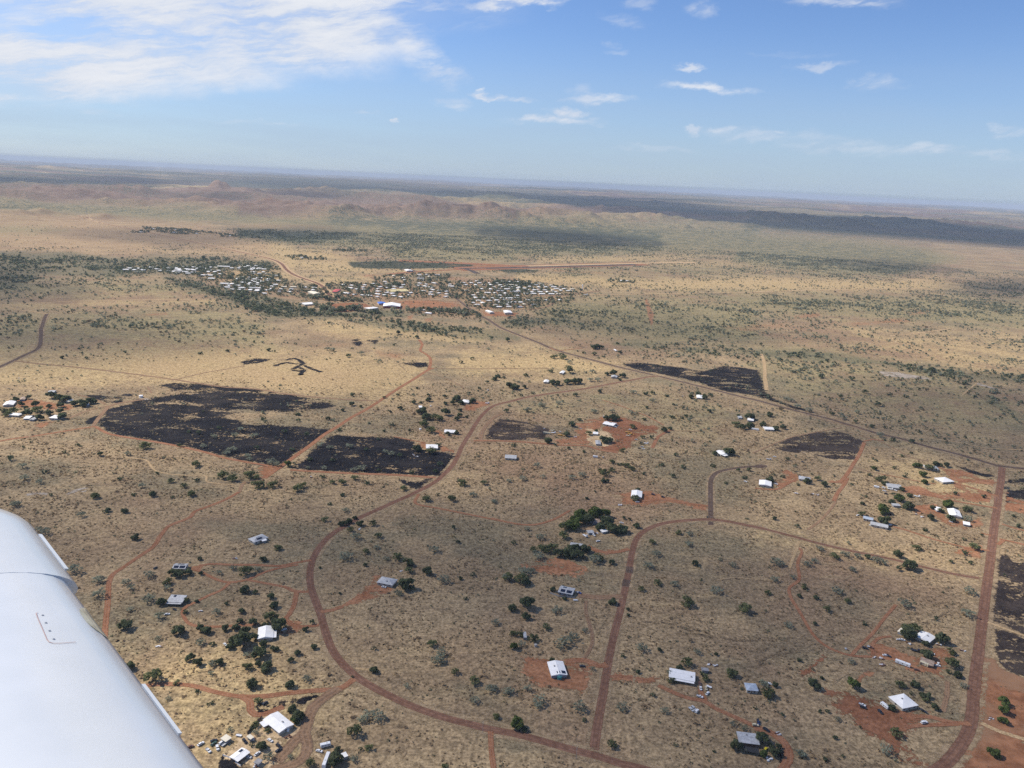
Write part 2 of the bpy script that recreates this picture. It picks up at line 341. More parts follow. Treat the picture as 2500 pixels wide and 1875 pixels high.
# ------------------------------------------------------------------ land cover zones and a painted far shadow band, photo outlines laid on the ground
# (layer, weight, feather px, crop, points)
ZONES = [
 ('straw', 1.0, 26, 'S', '-200 755 150 762 300 740 520 745 640 765 800 770 925 792 870 845 800 866 650 848 350 825 120 835 -200 850'),
 ('straw', .9, 20, 'S', '1000 760 1180 750 1350 790 1300 815 1150 815 960 800'),
 ('straw', .55, 24, 'H', '600 -60 1300 -20 2500 40 2500 560 1900 520 1300 300 700 120'),
 ('straw', .5, 18, 'H', '1550 330 2400 420 2500 560 1900 480'),
 ('straw', 1.0, 10, 'K', '200 990 800 990 1300 1030 2300 1010 2300 1115 1500 1125 900 1080 300 1060'),
 ('straw', 1.0, 8, 'L', '-150 1000 500 1020 1100 1040 1500 1010 1700 1090 1500 1110 0 1135 -150 1135'),
 ('straw', .8, 6, 'K', '350 830 900 830 1700 815 1900 830 1000 890 400 880'),
 ('straw', .7, 8, 'K', '1400 860 2300 880 2300 930 1400 930'),
 ('straw', .85, 8, 'J', '450 870 900 850 1000 930 1800 940 1500 985 1050 990 450 960'),
 ('straw', .8, 8, 'J', '-100 680 250 690 450 760 700 780 900 860 450 900 400 980 250 880 -100 800'),
 ('straw', .9, 8, 'J', '380 1000 1000 1000 1050 1060 650 1060 500 1010'),
 ('straw', .8, 8, 'J', '-60 940 300 950 480 1040 300 1030 -60 1000'),
 ('straw', .8, 8, 'I', '1850 960 2260 950 2260 1030 1900 1030'),
 ('straw', .6, 10, 'J', '400 1340 1200 1380 2000 1440 2000 1560 900 1560 500 1450'),
 ('straw', .55, 14, 'I', '500 1090 1800 1130 1900 1180 600 1180'),
 ('straw', .7, 6, 'I', '-100 1240 800 1210 1800 1190 1800 1230 900 1240 300 1270 -100 1290'),
 ('straw', .55, 24, 'D', '0 190 700 300 1380 420 1380 520 700 440 0 330'),
 ('straw', .7, 24, 'H', '900 980 1500 1080 1960 1180 1980 1500 1500 1450 1000 1250'),
 ('straw', .55, 30, 'A', '620 880 1700 900 2000 1150 2000 1700 1150 1700'),
 ('pink', 1.0, 10, 'I', '-200 515 600 510 1500 560 2250 690 2250 860 1800 800 1400 760 1150 830 500 800 -200 760'),
 ('pink', .8, 6, 'J', '-60 560 700 590 1100 605 900 630 -60 610'),
 ('pink', .7, 12, 'L', '1550 780 2300 830 2300 880 1750 860 1450 835'),
 ('pink', .7, 10, 'L', '1250 1020 2300 1010 2300 1080 1300 1060'),
 ('pink', .6, 20, 'E', '1000 290 2250 250 2250 500 1500 420 1000 380'),
 ('pink', .6, 20, 'F', '-60 300 700 270 1300 320 1400 420 900 560 -60 480'),
 ('redhill', 1.0, 8, 'I', '-200 270 500 280 1300 300 1700 300 2250 320 2250 520 1700 440 900 400 -200 370'),
 ('redhill', 1.0, 8, 'J', '-60 310 600 320 1200 370 1800 420 2250 450 2250 560 1600 520 700 510 -60 500'),
 ('redhill', .8, 8, 'K', '-60 430 600 440 1000 460 900 540 300 545 -60 530'),
 ('redhill', .55, 14, 'L', '-100 360 900 420 2300 560 2300 640 900 520 -100 470'),
 ('redhill', .5, 8, 'K', '900 300 2250 400 2250 480 900 360'),
 ('green', 1.0, 10, 'K', '-100 540 2250 580 2250 820 1500 800 900 830 0 850 -600 760 -900 660'),
 ('green', 1.0, 10, 'L', '-200 630 700 690 1400 770 1700 850 1200 990 600 1010 -200 880'),
 ('green', .9, 14, 'L', '-200 1140 900 1150 1700 1160 2300 1200 2300 1450 1200 1380 -200 1300'),
 ('green', .8, 18, 'K', '300 1180 1250 1160 2250 1160 2250 1600 1400 1600 400 1400'),
 ('green', .8, 14, 'K', '500 920 1300 930 2250 920 2250 980 1300 1000 600 980'),
 ('green', 1.0, 8, 'J', '-60 520 800 520 2250 560 2250 880 1300 850 1100 760 500 740 -60 680 -60 610 700 600 -60 560'),
 ('green', 1.0, 8, 'I', '-200 380 1000 420 2250 500 2250 560 1400 540 800 500 -200 490'),
 ('green', .9, 10, 'I', '-200 570 400 590 560 620 300 650 -200 650'),
 ('green', .7, 16, 'I', '-200 1020 1000 1010 1700 1060 1800 1180 800 1180 -200 1200'),
 ('green', .7, 20, 'I', '-200 1290 800 1260 1800 1220 2250 1350 2250 1600 -200 1600'),
 ('green', .55, 24, 'H', '-100 0 700 80 1400 300 2300 560 2300 950 1400 900 600 700 -100 500'),
 ('green', .5, 24, 'G', '100 560 900 500 1400 500 2100 620 1900 1000 1400 900 1000 740 300 760'),
 ('wood_shade', 1.0, 7, 'I', '-200 800 600 800 900 850 1400 840 2250 880 2250 930 1400 960 900 1010 -200 960'),
 ('wood_shade', .9, 7, 'I', '-200 960 350 980 200 1080 -200 1120'),
 ('wood_shade', .9, 8, 'I', '1350 1010 1700 1060 2250 1160 2250 1350 1900 1220 1500 1100'),
 ('wood_shade', 1.0, 7, 'J', '-60 1130 300 1190 400 1250 700 1300 1300 1290 1320 1330 800 1350 300 1350 -60 1240'),
 ('wood_shade', .7, 7, 'J', '800 1340 1500 1380 2300 1460 2300 1560 1500 1500 900 1400'),
 ('wood_shade', .8, 6, 'J', '-60 610 500 630 900 660 500 740 -60 690'),
 ('wood_shade', 1.0, 6, 'J', '850 880 1300 880 1900 910 1300 940 900 930'),
 ('wood_shade', .6, 8, 'J', '700 520 1500 540 2250 570 2250 640 1300 600 700 570'),
 ('wood_shade', .7, 8, 'K', '-60 560 700 600 1400 660 1400 730 400 690 -60 650'),
 ('wood_shade', .6, 8, 'L', '-100 500 800 560 2300 640 2300 760 900 690 -100 620'),  # right end of the far cloud shadow, painted into the land colour
 ('wood_shade', .5, 8, 'I', '-200 170 800 170 1600 240 1300 290 600 260 -200 260'),  # left end of that cloud shadow, painted dark on the land
 ('wood_shade', .6, 8, 'J', '-60 170 800 190 1900 270 2250 320 2250 400 1500 350 500 280 -60 250'),  # same painted cloud-shadow band
 ('wood_shade', .5, 8, 'K', '-60 300 700 350 1800 440 2250 480 2250 560 1500 500 600 430 -60 370'),  # same painted cloud-shadow band
 ('wood_shade', .8, 10, 'G', '1000 110 1700 160 2250 190 2250 250 1600 190 1000 150'),
 ('wood_shade', 1.0, 10, 'H', '-60 190 500 200 1000 270 1500 350 2300 400 2300 470 1700 430 1000 310 -60 240'),
 ('wood_shade', .7, 12, 'H', '1650 430 1850 470 2150 680 2300 760 2300 820 1950 660'),
 ('wood_shade', .6, 12, 'L', '1700 1050 2300 1040 2300 1150 1800 1150'),
 ('wood_shade', .6, 10, 'J', '2000 1330 2300 1360 2300 1440 2050 1390'),
 ('wood_shade', .7, 10, 'K', '-60 1360 600 1330 650 1380 200 1450 -60 1420'),
 ('redsoil', 1.0, 3, 'K', '1268 1180 1290 1180 1350 1320 1340 1410 1320 1410 1290 1290'),
 ('redsoil', .7, 10, 'K', '1900 1410 2250 1390 2250 1470 1950 1440'),
 ('redsoil', .9, 6, 'L', '300 1330 500 1300 540 1340 300 1360'), ('redsoil', .7, 12, 'L', '1150 1290 1400 1260 1560 1300 1300 1340'),
 ('redsoil', .7, 10, 'L', '-60 1390 200 1390 300 1430 -60 1450'), ('redsoil', .7, 8, 'L', '700 1390 1250 1330 1290 1390 800 1430'),
 ('redsoil', .8, 8, 'I', '1050 1330 1380 1300 1400 1330 1100 1350'),
 ('redsoil', .6, 8, 'I', '300 1040 700 1030 700 1050 350 1070'),
 ('redsoil', .8, 5, 'J', '1340 1330 1400 1310 1380 1370 1340 1370'), ('redsoil', .8, 5, 'J', '1480 1350 1560 1350 1540 1390 1480 1380'),
 ('redsoil', .7, 10, 'F', '450 140 650 95 880 140 800 160 600 160'), ('redsoil', .7, 10, 'F', '1050 180 1300 190 1360 230 1250 280 1080 240'),
 ('redsoil', .9, 5, 'J', '1270 868 1600 878 2250 915 2250 940 1900 930 1700 918 1400 890'),
 ('redsoil', .8, 5, 'J', '900 985 1500 960 2250 945 2250 958 1500 985 1000 1010'),
 ('redsoil', .9, 4, 'K', '340 935 600 950 960 972 940 985 560 965'),
 ('redsoil', .7, 6, 'J', '1640 1000 1800 1010 1830 1040 1680 1040'), ('redsoil', .6, 6, 'J', '1930 1000 2250 1000 2250 1040 1960 1040'),
 ('redsoil', .7, 5, 'K', '580 1150 900 1120 900 1130 700 1165'), ('redsoil', .5, 5, 'K', '1540 1050 1720 1040 1700 1060 1540 1070'),
 ('redsoil', .7, 6, 'J', '150 1180 420 1200 420 1230 150 1200'), ('redsoil', .6, 5, 'J', '480 1010 680 1080 700 1170 600 1100'),
 ('redsoil', .6, 8, 'J', '1050 1260 1350 1260 1300 1285 1000 1290'),
 ('redsoil', .46, 10, 'J', '0 1090 300 1060 640 1070 1000 1040 1700 1000 2250 1000 2250 1330 1900 1340 1000 1300 500 1260 0 1180'), ('redsoil', .45, 10, 'K', '-60 1030 500 1080 780 1110 700 1200 300 1300 -60 1300'), ('redsoil', .4, 8, 'I', '1300 930 2250 900 2250 1120 1900 1100 1500 1000'),
 ('redsoil', .5, 10, 'L', '1450 -60 1500 -60 1500 -50'),
]
LAYERS = ('straw', 'pink', 'redhill', 'green', 'wood_shade', 'redsoil')
def zone_weights(X, Y, ok, layers=LAYERS):
    out = {k: np.zeros(X.shape) for k in layers}
    for lay, w, fe, c, s in ZONES:
        if lay not in out: continue
        P = np.array(pts(c, s)); f = fe * (2.0 if lay in ('straw', 'pink', 'green') else 1.3)
        m = ok & (X > P[:, 0].min() - f) & (X < P[:, 0].max() + f) & (Y > P[:, 1].min() - f) & (Y < P[:, 1].max() + f)
        if not m.any(): continue
        v = w * np.clip(.5 + .5 * sdf_poly(X[m], Y[m], P) / f, 0, 1)
        out[lay][m] = np.maximum(out[lay][m], v)
    return out

# ------------------------------------------------------------------ ground sheet
def ground_material():
    m, t, b = new_mat('dry_savanna_ground')
    p = t.pos(); xy = t.scale(p, (1, 1, 0))
    A = {k: t.attr(k) for k in LAYERS}
    n_big = t.noise(xy, 0.0016, 4, .6); n_mid = t.noise(t.vm('ADD', xy, (400, 90, 0)), 0.011, 4, .62)
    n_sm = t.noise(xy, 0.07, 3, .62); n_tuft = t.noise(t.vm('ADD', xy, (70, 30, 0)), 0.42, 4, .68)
    n_st = t.noise(t.scale(xy, (.35, 1.0, 0)), 0.05, 4, .65)
    e1 = t.m('MULTIPLY', t.m('SUBTRACT', n_mid, .5), 1.0); e2 = t.m('MULTIPLY', t.m('SUBTRACT', n_sm, .5), .7)
    edge = t.m('ADD', e1, e2)
    def lay(k, lo=.25, hi=.75): return t.ss(t.m('ADD', A[k], t.m('MULTIPLY', edge, t.m('MULTIPLY', t.ss(A[k], 0, .15), 1.1))), lo, hi)
    # dry grass: grey straw with brown and greenish patches
    n_cl = t.noise(t.vm('ADD', xy, (11, 57, 0)), .19, 3, .62)
    c = t.mix(t.ss(n_mid, .36, .64), (.262, .188, .113), (.36, .264, .154))
    n_pat = t.noise(t.vm('ADD', t.scale(xy, (.7, 1, 0)), (900, 333, 0)), .0052, 5, .64)
    c = t.mix(t.m('MULTIPLY', t.ss(n_pat, .50, .60), .8), c, (.20, .165, .104))
    c = t.mix(t.m('MULTIPLY', t.ss(n_pat, .44, .36), .75), c, (.385, .275, .155))
    c = t.mix(t.m('MULTIPLY', t.ss(n_big, .50, .60), .6), c, (.28, .175, .11))
    c = t.mix(t.m('MULTIPLY', t.ss(n_st, .52, .7), .55), c, (.385, .285, .16))
    c = t.mix(t.m('MULTIPLY', t.ss(n_st, .46, .3), .5), c, (.165, .120, .080))
    c = t.mix(t.m('MULTIPLY', lay('straw', .15, .85), .85), c, t.mix(t.ss(n_sm, .3, .7), (.42, .295, .148), (.52, .385, .195)))
    c = t.mix(t.m('MULTIPLY', lay('pink', .15, .95), .85), c, t.mix(t.ss(n_mid, .3, .7), (.35, .235, .135), (.42, .295, .165)))
    gr = t.mix(t.ss(t.m('ADD', t.m('MULTIPLY', n_sm, .6), t.m('MULTIPLY', n_st, .4)), .35, .65), (.150, .146, .080), (.35, .285, .145))
    c = t.mix(t.m('MULTIPLY', lay('green', .15, .85), .78), c, gr)
    rh = t.mix(t.ss(n_mid, .35, .65), (.185, .112, .085), (.28, .185, .135))
    rh = t.mix(t.m('MULTIPLY', t.ss(n_sm, .45, .65), .5), rh, (.125, .112, .075))
    c = t.mix(t.m('MULTIPLY', lay('redhill'), .95), c, rh)
    c = t.mix(t.m('MULTIPLY', lay('redsoil', .35, .8), .9), c, t.mix(t.ss(n_sm, .3, .7), (.26, .125, .068), (.34, .18, .10)))
    wd = t.mix(t.ss(n_sm, .35, .65), (.075, .085, .052), (.15, .145, .085))
    c = t.mix(t.m('MULTIPLY', lay('wood_shade'), .62), c, wd)  # woodland, and the far cloud shadow painted with its colour
    # scrub too far away to stand as single trees: bush-sized dark crowns
    far = t.attr('far')
    v = t.n.new('ShaderNodeTexVoronoi'); v.feature = 'F1'; t.put(v.inputs['Vector'], xy); v.inputs['Scale'].default_value = .075
    cover = t.m('MULTIPLY', far, t.m('ADD', .22, t.m('ADD', t.m('MULTIPLY', A['green'], .30), t.m('MULTIPLY', A['wood_shade'], .5))))
    cover = t.m('MULTIPLY', cover, t.ss(n_mid, .3, .6, .35, 1.25))
    cover = t.m('MULTIPLY', cover, t.m('SUBTRACT', 1.0, t.m('MULTIPLY', A['pink'], .85)))
    bush = t.m('LESS_THAN', v.outputs['Distance'], cover)
    c = t.mix(t.m('MULTIPLY', bush, .85), c, t.mix(t.ss(n_sm, .3, .7), (.060, .074, .050), (.105, .115, .076)))
    # tufts
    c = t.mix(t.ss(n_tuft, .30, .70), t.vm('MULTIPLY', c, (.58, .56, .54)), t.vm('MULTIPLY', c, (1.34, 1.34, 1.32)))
    kc = t.ss(n_cl, .32, .62, .66, 1.16); c = t.vm('MULTIPLY', c, t.comb(kc, kc, kc))
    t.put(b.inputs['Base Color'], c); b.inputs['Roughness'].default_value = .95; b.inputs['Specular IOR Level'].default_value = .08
    h = t.m('ADD', t.m('MULTIPLY', n_tuft, .55), t.m('MULTIPLY', n_sm, 1.2))
    t.put(b.inputs['Normal'], t.bump(h, .75, 1.0))
    return m
def build_ground():
    dep = list(np.arange(60, 46, -2.0)) + list(np.arange(46, 4.0, -.12)) + list(np.arange(4.0, .292, -.026))
    r = np.array([CAM_H / math.tan(R_(d)) for d in dep]); r[-1] = 72000.0
    az = np.concatenate([np.arange(-180, -48, 6.0), np.arange(-48, 48.001, .125), np.arange(54, 180, 6.0)])
    az = np.radians(az); na, nr = len(az), len(r)
    RR, AA = np.meshgrid(r, az, indexing='ij')
    x = (RR * np.sin(AA)).ravel(); y = (RR * np.cos(AA)).ravel(); z = terrain_z(x, y)
    X, Y, D = project(x, y); ok = D > 50
    zw = zone_weights(X, Y, ok)
    rr = np.hypot(x, y)
    n0 = fbm(x / 2600, y / 1500, 40, 4)
    out = ~ok | (X < -350) | (X > 2850)
    zw['green'] = np.maximum(zw['green'], np.where(rr > 9000, .75 * sstep(.42, .6, n0), 0) + np.where(out, .5, 0))
    zw['redhill'] = np.maximum(zw['redhill'], np.where(rr > 10000, .8 * sstep(.5, .36, n0), 0))
    zw['wood_shade'] = np.maximum(zw['wood_shade'], np.where(rr > 16000, .5 * sstep(.46, .6, fbm(x / 4200, y / 2600, 77, 4)), 0))
    band = fbm(x / 5200, y / 1500, 91, 4)
    zw['straw'] = np.maximum(zw['straw'], np.where(rr > 10500, .8 * sstep(.50, .58, band), 0)); zw['wood_shade'] = np.maximum(zw['wood_shade'], np.where(rr > 10500, .9 * sstep(.46, .38, band), 0))
    zw['far'] = sstep(3300, 4700, rr)
    V = np.concatenate([np.stack([x, y, z], 1), [[0, 0, 0]]]); c = len(V) - 1
    i = np.arange(nr - 1)[:, None] * na; j = np.arange(na)[None, :]; j2 = (j + 1) % na
    F = np.stack([i + j, i + na + j, i + na + j2, i + j2], -1).reshape(-1, 4)[:, ::-1]
    cap = np.stack([np.full(na, c), np.arange(na), (np.arange(na) + 1) % na, np.full(na, c)], 1)
    me = bpy.data.meshes.new('ground'); nF = len(F)
    Fall = F; loops = np.concatenate([Fall.ravel(), cap[:, [0, 2, 1]].ravel()]).astype(np.int32)
    me.vertices.add(len(V)); me.vertices.foreach_set('co', V.astype(np.float32).ravel())
    me.loops.add(len(loops)); me.loops.foreach_set('vertex_index', loops)
    me.polygons.add(nF + na)
    me.polygons.foreach_set('loop_start', np.concatenate([np.arange(0, nF * 4, 4), nF * 4 + np.arange(0, na * 3, 3)]).astype(np.int32))
    me.update(calc_edges=True); me.validate()
    me.polygons.foreach_set('use_smooth', np.ones(len(me.polygons), bool))
    for k, v in zw.items():
        at = me.attributes.new(k, 'FLOAT', 'POINT'); at.data.foreach_set('value', np.append(v, 0).astype(np.float32))
    me.materials.append(ground_material())
    o = link('ground', me); tag(o, 'dry grass savanna plain running out to low red hills', 'ground', kind='structure')
build_ground()

# ------------------------------------------------------------------ cloud layer overhead: it shades the land in soft patches
CLOUD_Z = 6500.0
# outline of each shaded patch on the land (photo pixels), density, feather px
SHADE = [
 (.60, 60, 'P', '760 1480 900 1240 1500 1180 1900 1330 2330 1420 2560 1560 2560 2100 800 2100 830 1760'),
 (.50, 70, 'P', '-300 1160 150 1150 600 1180 900 1200 860 1480 700 1480 250 1500 -300 1480'),
 (.30, 60, 'P', '900 920 1400 960 1900 960 2300 1130 1900 1300 1500 1180 900 1240 500 1150'),
 (.66, 50, 'P', '1950 960 2200 950 2350 930 2700 930 2700 1190 2450 1160 2250 1100 2000 1030'),
 (.62, 30, 'P', '-300 640 60 650 110 690 60 735 -300 760'),
 (.55, 40, 'P', '-300 780 90 770 330 790 500 840 300 860 90 880 -300 900'),
 (.50, 30, 'P', '1250 770 1500 760 1750 790 1700 830 1400 850'),
 (.92, 7, 'P', '-60 434 100 436 330 438 470 452 380 462 200 458 -60 460'),
 (.90, 6, 'P', '420 438 620 445 900 458 1150 470 1300 476 1600 492 1850 520 2000 530 2300 548 2700 590 2700 625 2300 590 2000 566 1800 552 1500 530 1250 492 1000 478 700 462 450 446'),
 (.7, 5, 'P', '620 478 760 474 900 482 1000 490 880 494 700 488'), (.7, 5, 'P', '430 486 560 484 620 490 520 496'), (.7, 5, 'P', '980 516 1080 510 1180 520 1300 524 1200 532 1050 530'),
 (.75, 8, 'P', '1180 556 1330 560 1480 574 1560 584 1560 600 1400 600 1300 588 1180 578'),
 (.6, 8, 'P', '560 556 800 552 860 566 760 576 600 580'),
 (.5, 8, 'P', '130 560 380 556 600 575 600 590 450 602 300 590 130 575'),
 (.6, 10, 'P', '2030 636 2200 636 2300 660 2160 668'),
 (.6, 16, 'P', '2290 690 2460 680 2700 700 2700 740 2400 730'),
]
def build_clouds():
    m, t, b = new_mat('cloud_vapour')
    t.n.remove(b); out = t.n['Material Output']
    tr = t.n.new('ShaderNodeBsdfTransparent'); df = t.n.new('ShaderNodeBsdfDiffuse'); tl = t.n.new('ShaderNodeBsdfTranslucent')
    df.inputs[0].default_value = (.9, .9, .92, 1); tl.inputs[0].default_value = (.9, .9, .92, 1)
    a = t.n.new('ShaderNodeMixShader'); a.inputs[0].default_value = .5; t.l.new(df.outputs[0], a.inputs[1]); t.l.new(tl.outputs[0], a.inputs[2])
    n = t.noise(t.scale(t.pos(), (1, 1, .0)), .0032, 4, .6)
    al = t.m('MULTIPLY', t.attr('cover'), t.ss(n, .3, .6, .72, 1.08), clamp=True)
    al = t.m('SUBTRACT', 1.0, t.m('SQRT', t.m('SUBTRACT', 1.0, t.m('MINIMUM', al, .97))))      # each of the two skins
    mx = t.n.new('ShaderNodeMixShader'); t.put(mx.inputs[0], al); t.l.new(tr.outputs[0], mx.inputs[1]); t.l.new(a.outputs[0], mx.inputs[2])
    t.l.new(mx.outputs[0], out.inputs[0])
    off = SUN_DIR * (CLOUD_Z / SUN_DIR.z)
    blocks = [(w, f, np.array(pts(c, s))) for (w, f, c, s) in SHADE]
    for (w, f, P) in blocks:
        lo, hi = P.min(0) - f * 1.1, P.max(0) + f * 1.1
        st = max(4.0, min(24.0, f * .5))
        gx = np.arange(lo[0], hi[0] + st, st); gy = np.arange(lo[1], hi[1] + st * .6, st * .6)
        GX, GY = np.meshgrid(gx, gy, indexing='ij')
        q = np.clip(.5 + .5 * sdf_poly(GX, GY, P) / f, 0, 1) * w
        q = q * q * (3 - 2 * q) if False else q
        G = [[ground(a, b_) for b_ in gy] for a in gx]
        gxw = np.array([[v.x for v in rw] for rw in G]); gyw = np.array([[v.y for v in rw] for rw in G])
        th = 60 + 260 * (q / w) * (.6 + .8 * fbm(gxw / 700, gyw / 700, 9, 3))
        nx, ny = GX.shape; idx = np.arange(nx * ny).reshape(nx, ny)
        keep = (q[:-1, :-1] + q[1:, :-1] + q[:-1, 1:] + q[1:, 1:]) > .01
        qd = np.stack([idx[:-1, :-1], idx[1:, :-1], idx[1:, 1:], idx[:-1, 1:]], -1)[keep]
        V1 = np.stack([gxw + off.x, gyw + off.y, CLOUD_Z - th * .3], -1).reshape(-1, 3); V2 = V1.copy(); V2[:, 2] = (CLOUD_Z + th * .7).ravel()
        V = np.concatenate([V1, V2]); F = np.concatenate([qd[:, ::-1], qd + nx * ny])
        o = link('cloud', mesh_np('cloud', V, F, m, {'cover': np.concatenate([q.ravel(), q.ravel()])}, smooth=True))
        tag(o, 'thin pale cloud sheet high above the plain', 'cloud', 'cloud sheets high overhead', 'stuff')
    # unseen sheet added over the aircraft to dim the wing
    a = np.linspace(0, 2 * math.pi, 49)[:-1]; rr = np.linspace(0, 520, 9); sx, sy = 366 + off.x, -114 + off.y
    V = [(sx + r_ * math.cos(t_), sy + r_ * math.sin(t_), CLOUD_Z + dz * (1.1 - r_ / 520)) for dz in (-60, 140) for r_ in rr for t_ in a]
    q = [.2 * min(1, (1 - r_ / 520) * 2.5) for dz in (0, 1) for r_ in rr for t_ in a]
    n_ = len(a); F = np.array([[(k * 9 + i) * n_ + j, (k * 9 + i + 1) * n_ + j, (k * 9 + i + 1) * n_ + (j + 1) % n_, (k * 9 + i) * n_ + (j + 1) % n_] for k in (0, 1) for i in range(8) for j in range(n_)])
    o = link('cloud', mesh_np('cloud', V, F, m, {'cover': q}, smooth=True)); tag(o, 'small unseen cloud sheet added to shade the aircraft', 'cloud', 'cloud sheets high overhead', 'stuff')
build_clouds()

# ------------------------------------------------------------------ air
def build_haze():
    mb = MB(); mb.box(-76000, 76000, -76000, 76000, -1.5, 420)
    m = bpy.data.materials.new('haze_air'); m.use_nodes = True; t = NT(m.node_tree); t.n.remove(t.n['Principled BSDF'])
    v = t.n.new('ShaderNodeVolumePrincipled'); v.inputs['Color'].default_value = (.76, .86, 1.0, 1)
    v.inputs['Density'].default_value = 3.1e-5; v.inputs['Anisotropy'].default_value = 0.0
    t.l.new(v.outputs[0], t.n['Material Output'].inputs['Volume'])
    tag(mb.build('haze', m), kind='stuff', label='pale blue haze over the far plain', cat='haze')
build_haze()

# ------------------------------------------------------------------ sheets on the ground: burnt patches, bare yards, roads, tracks
def sheet_mat(name, cols, edge_amp, nscale, holes=0.0, rough=.95, streak=0.0, bumpy=.4, stripes=None, ash=None):
    """cols: two base colours mixed by noise; the sheet frays out by its 'inside' distance (in feather units)"""
    m, t, b = new_mat(name); out = t.n['Material Output']
    p = t.scale(t.pos(), (1, 1, 0))
    n1 = t.noise(p, nscale, 4, .65); n2 = t.noise(t.vm('ADD', p, (31, 17, 0)), nscale * 6, 3, .6)
    n3 = t.noise(t.scale(p, (.55, 1, 0)), nscale * .8, 5, .72)
    c = t.mix(t.ss(n1, .35, .65), cols[0], cols[1]); c = t.mix(t.ss(n2, .3, .7), t.vm('MULTIPLY', c, (.72, .70, .70)), t.vm('MULTIPLY', c, (1.25, 1.25, 1.25)))
    if ash: c = t.mix(t.m('MULTIPLY', t.ss(t.noise(t.vm('ADD', t.scale(p, (.7, 1, 0)), (5, 9, 0)), .022, 4, .65), .48, .62), .8), c, ash)
    d = t.attr('inside')
    if stripes:
        l = t.attr('across')
        wear = t.m('MULTIPLY', t.ss(t.m('ABSOLUTE', t.m('SUBTRACT', t.m('ABSOLUTE', l), .42)), .22, .05), stripes[1])
        c = t.mix(t.m('MULTIPLY', wear, t.ss(n1, .25, .6, .5, 1.0)), c, stripes[0])
    a = t.ss(t.m('MULTIPLY_ADD', t.m('ADD', t.m('SUBTRACT', n1, .5), t.m('MULTIPLY', t.m('SUBTRACT', n2, .5), .8)), edge_amp, d), -.25, .35)
    if holes:
        h = t.ss(t.m('ADD', t.m('MULTIPLY', n3, .75), t.m('MULTIPLY', n2, .3)), .60 - .13 * holes, .66 - .13 * holes, 1.0, .0)
        a = t.m('MULTIPLY', a, h)
    t.put(b.inputs['Base Color'], c); b.inputs['Roughness'].default_value = rough; b.inputs['Specular IOR Level'].default_value = .04
    if bumpy: t.put(b.inputs['Normal'], t.bump(t.m('ADD', n2, n1), bumpy, .6))
    tr = t.n.new('ShaderNodeBsdfTransparent'); mx = t.n.new('ShaderNodeMixShader')
    t.put(mx.inputs[0], a); t.l.new(tr.outputs[0], mx.inputs[1]); t.l.new(b.outputs[0], mx.inputs[2]); t.l.new(mx.outputs[0], out.inputs[0])
    return m
M_BURN = sheet_mat('burnt_ground_black', ((.010, .010, .012), (.022, .020, .021)), 5.5, .045, holes=.40, ash=(.036, .031, .030))
M_BURN2 = sheet_mat('burnt_ground_solid', ((.009, .009, .012), (.019, .018, .020)), 4.8, .05, holes=.17, ash=(.032, .028, .028))
M_BURN3 = sheet_mat('burnt_ground_patchy', ((.028, .022, .021), (.060, .046, .039)), 3.6, .05, holes=.46, ash=(.065, .050, .042))
M_RED = sheet_mat('red_earth', ((.255, .115, .060), (.345, .175, .095)), 5.5, .045, holes=.34)
M_REDT = sheet_mat('red_earth_swept', ((.205, .088, .046), (.275, .128, .070)), 5.0, .045, holes=.25)
M_SAND = sheet_mat('pale_sandy_yard', ((.46, .325, .19), (.56, .42, .25)), 4.0, .06, holes=.15)
M_PLAIN = sheet_mat('red_brown_cleared_ground', ((.240, .105, .054), (.285, .138, .074)), 3.0, .02, holes=.05, ash=(.27, .16, .095))
M_GREY = sheet_mat('grey_rock_pavement', ((.30, .25, .20), (.42, .36, .29)), 1.2, .1, holes=.4)
M_ROAD = sheet_mat('red_brown_bitumen', ((.175, .092, .060), (.215, .118, .078)), .9, .045, bumpy=.12, stripes=((.135, .074, .054), .6))
M_ROADD = sheet_mat('dark_bitumen', ((.105, .072, .056), (.14, .098, .074)), .9, .045, bumpy=.12, stripes=((.080, .060, .050), .5))
M_SHOULDER = sheet_mat('pale_road_verge', ((.285, .205, .122), (.36, .265, .16)), 2.2, .11, holes=.62)
M_TRACK = sheet_mat('red_dirt_track', ((.245, .106, .056), (.31, .150, .082)), 1.1, .09, stripes=((.32, .19, .12), .5))
M_TRACKB = sheet_mat('brown_dirt_track', ((.200, .125, .078), (.26, .168, .105)), 1.3, .09, stripes=((.33, .20, .115), .6))
M_TRACKP = sheet_mat('pale_dirt_track', ((.37, .26, .14), (.45, .32, .18)), 1.2, .09)
M_FARROAD = sheet_mat('pale_far_road', ((.42, .29, .16), (.48, .34, .20)), .6, .03)
M_RUNWAY = sheet_mat('runway_asphalt', ((.085, .068, .062), (.105, .085, .075)), .3, .02)
_lay = [0.03]
SHEETS = []                      # polygons and road lines in world metres, used to keep scrub off them
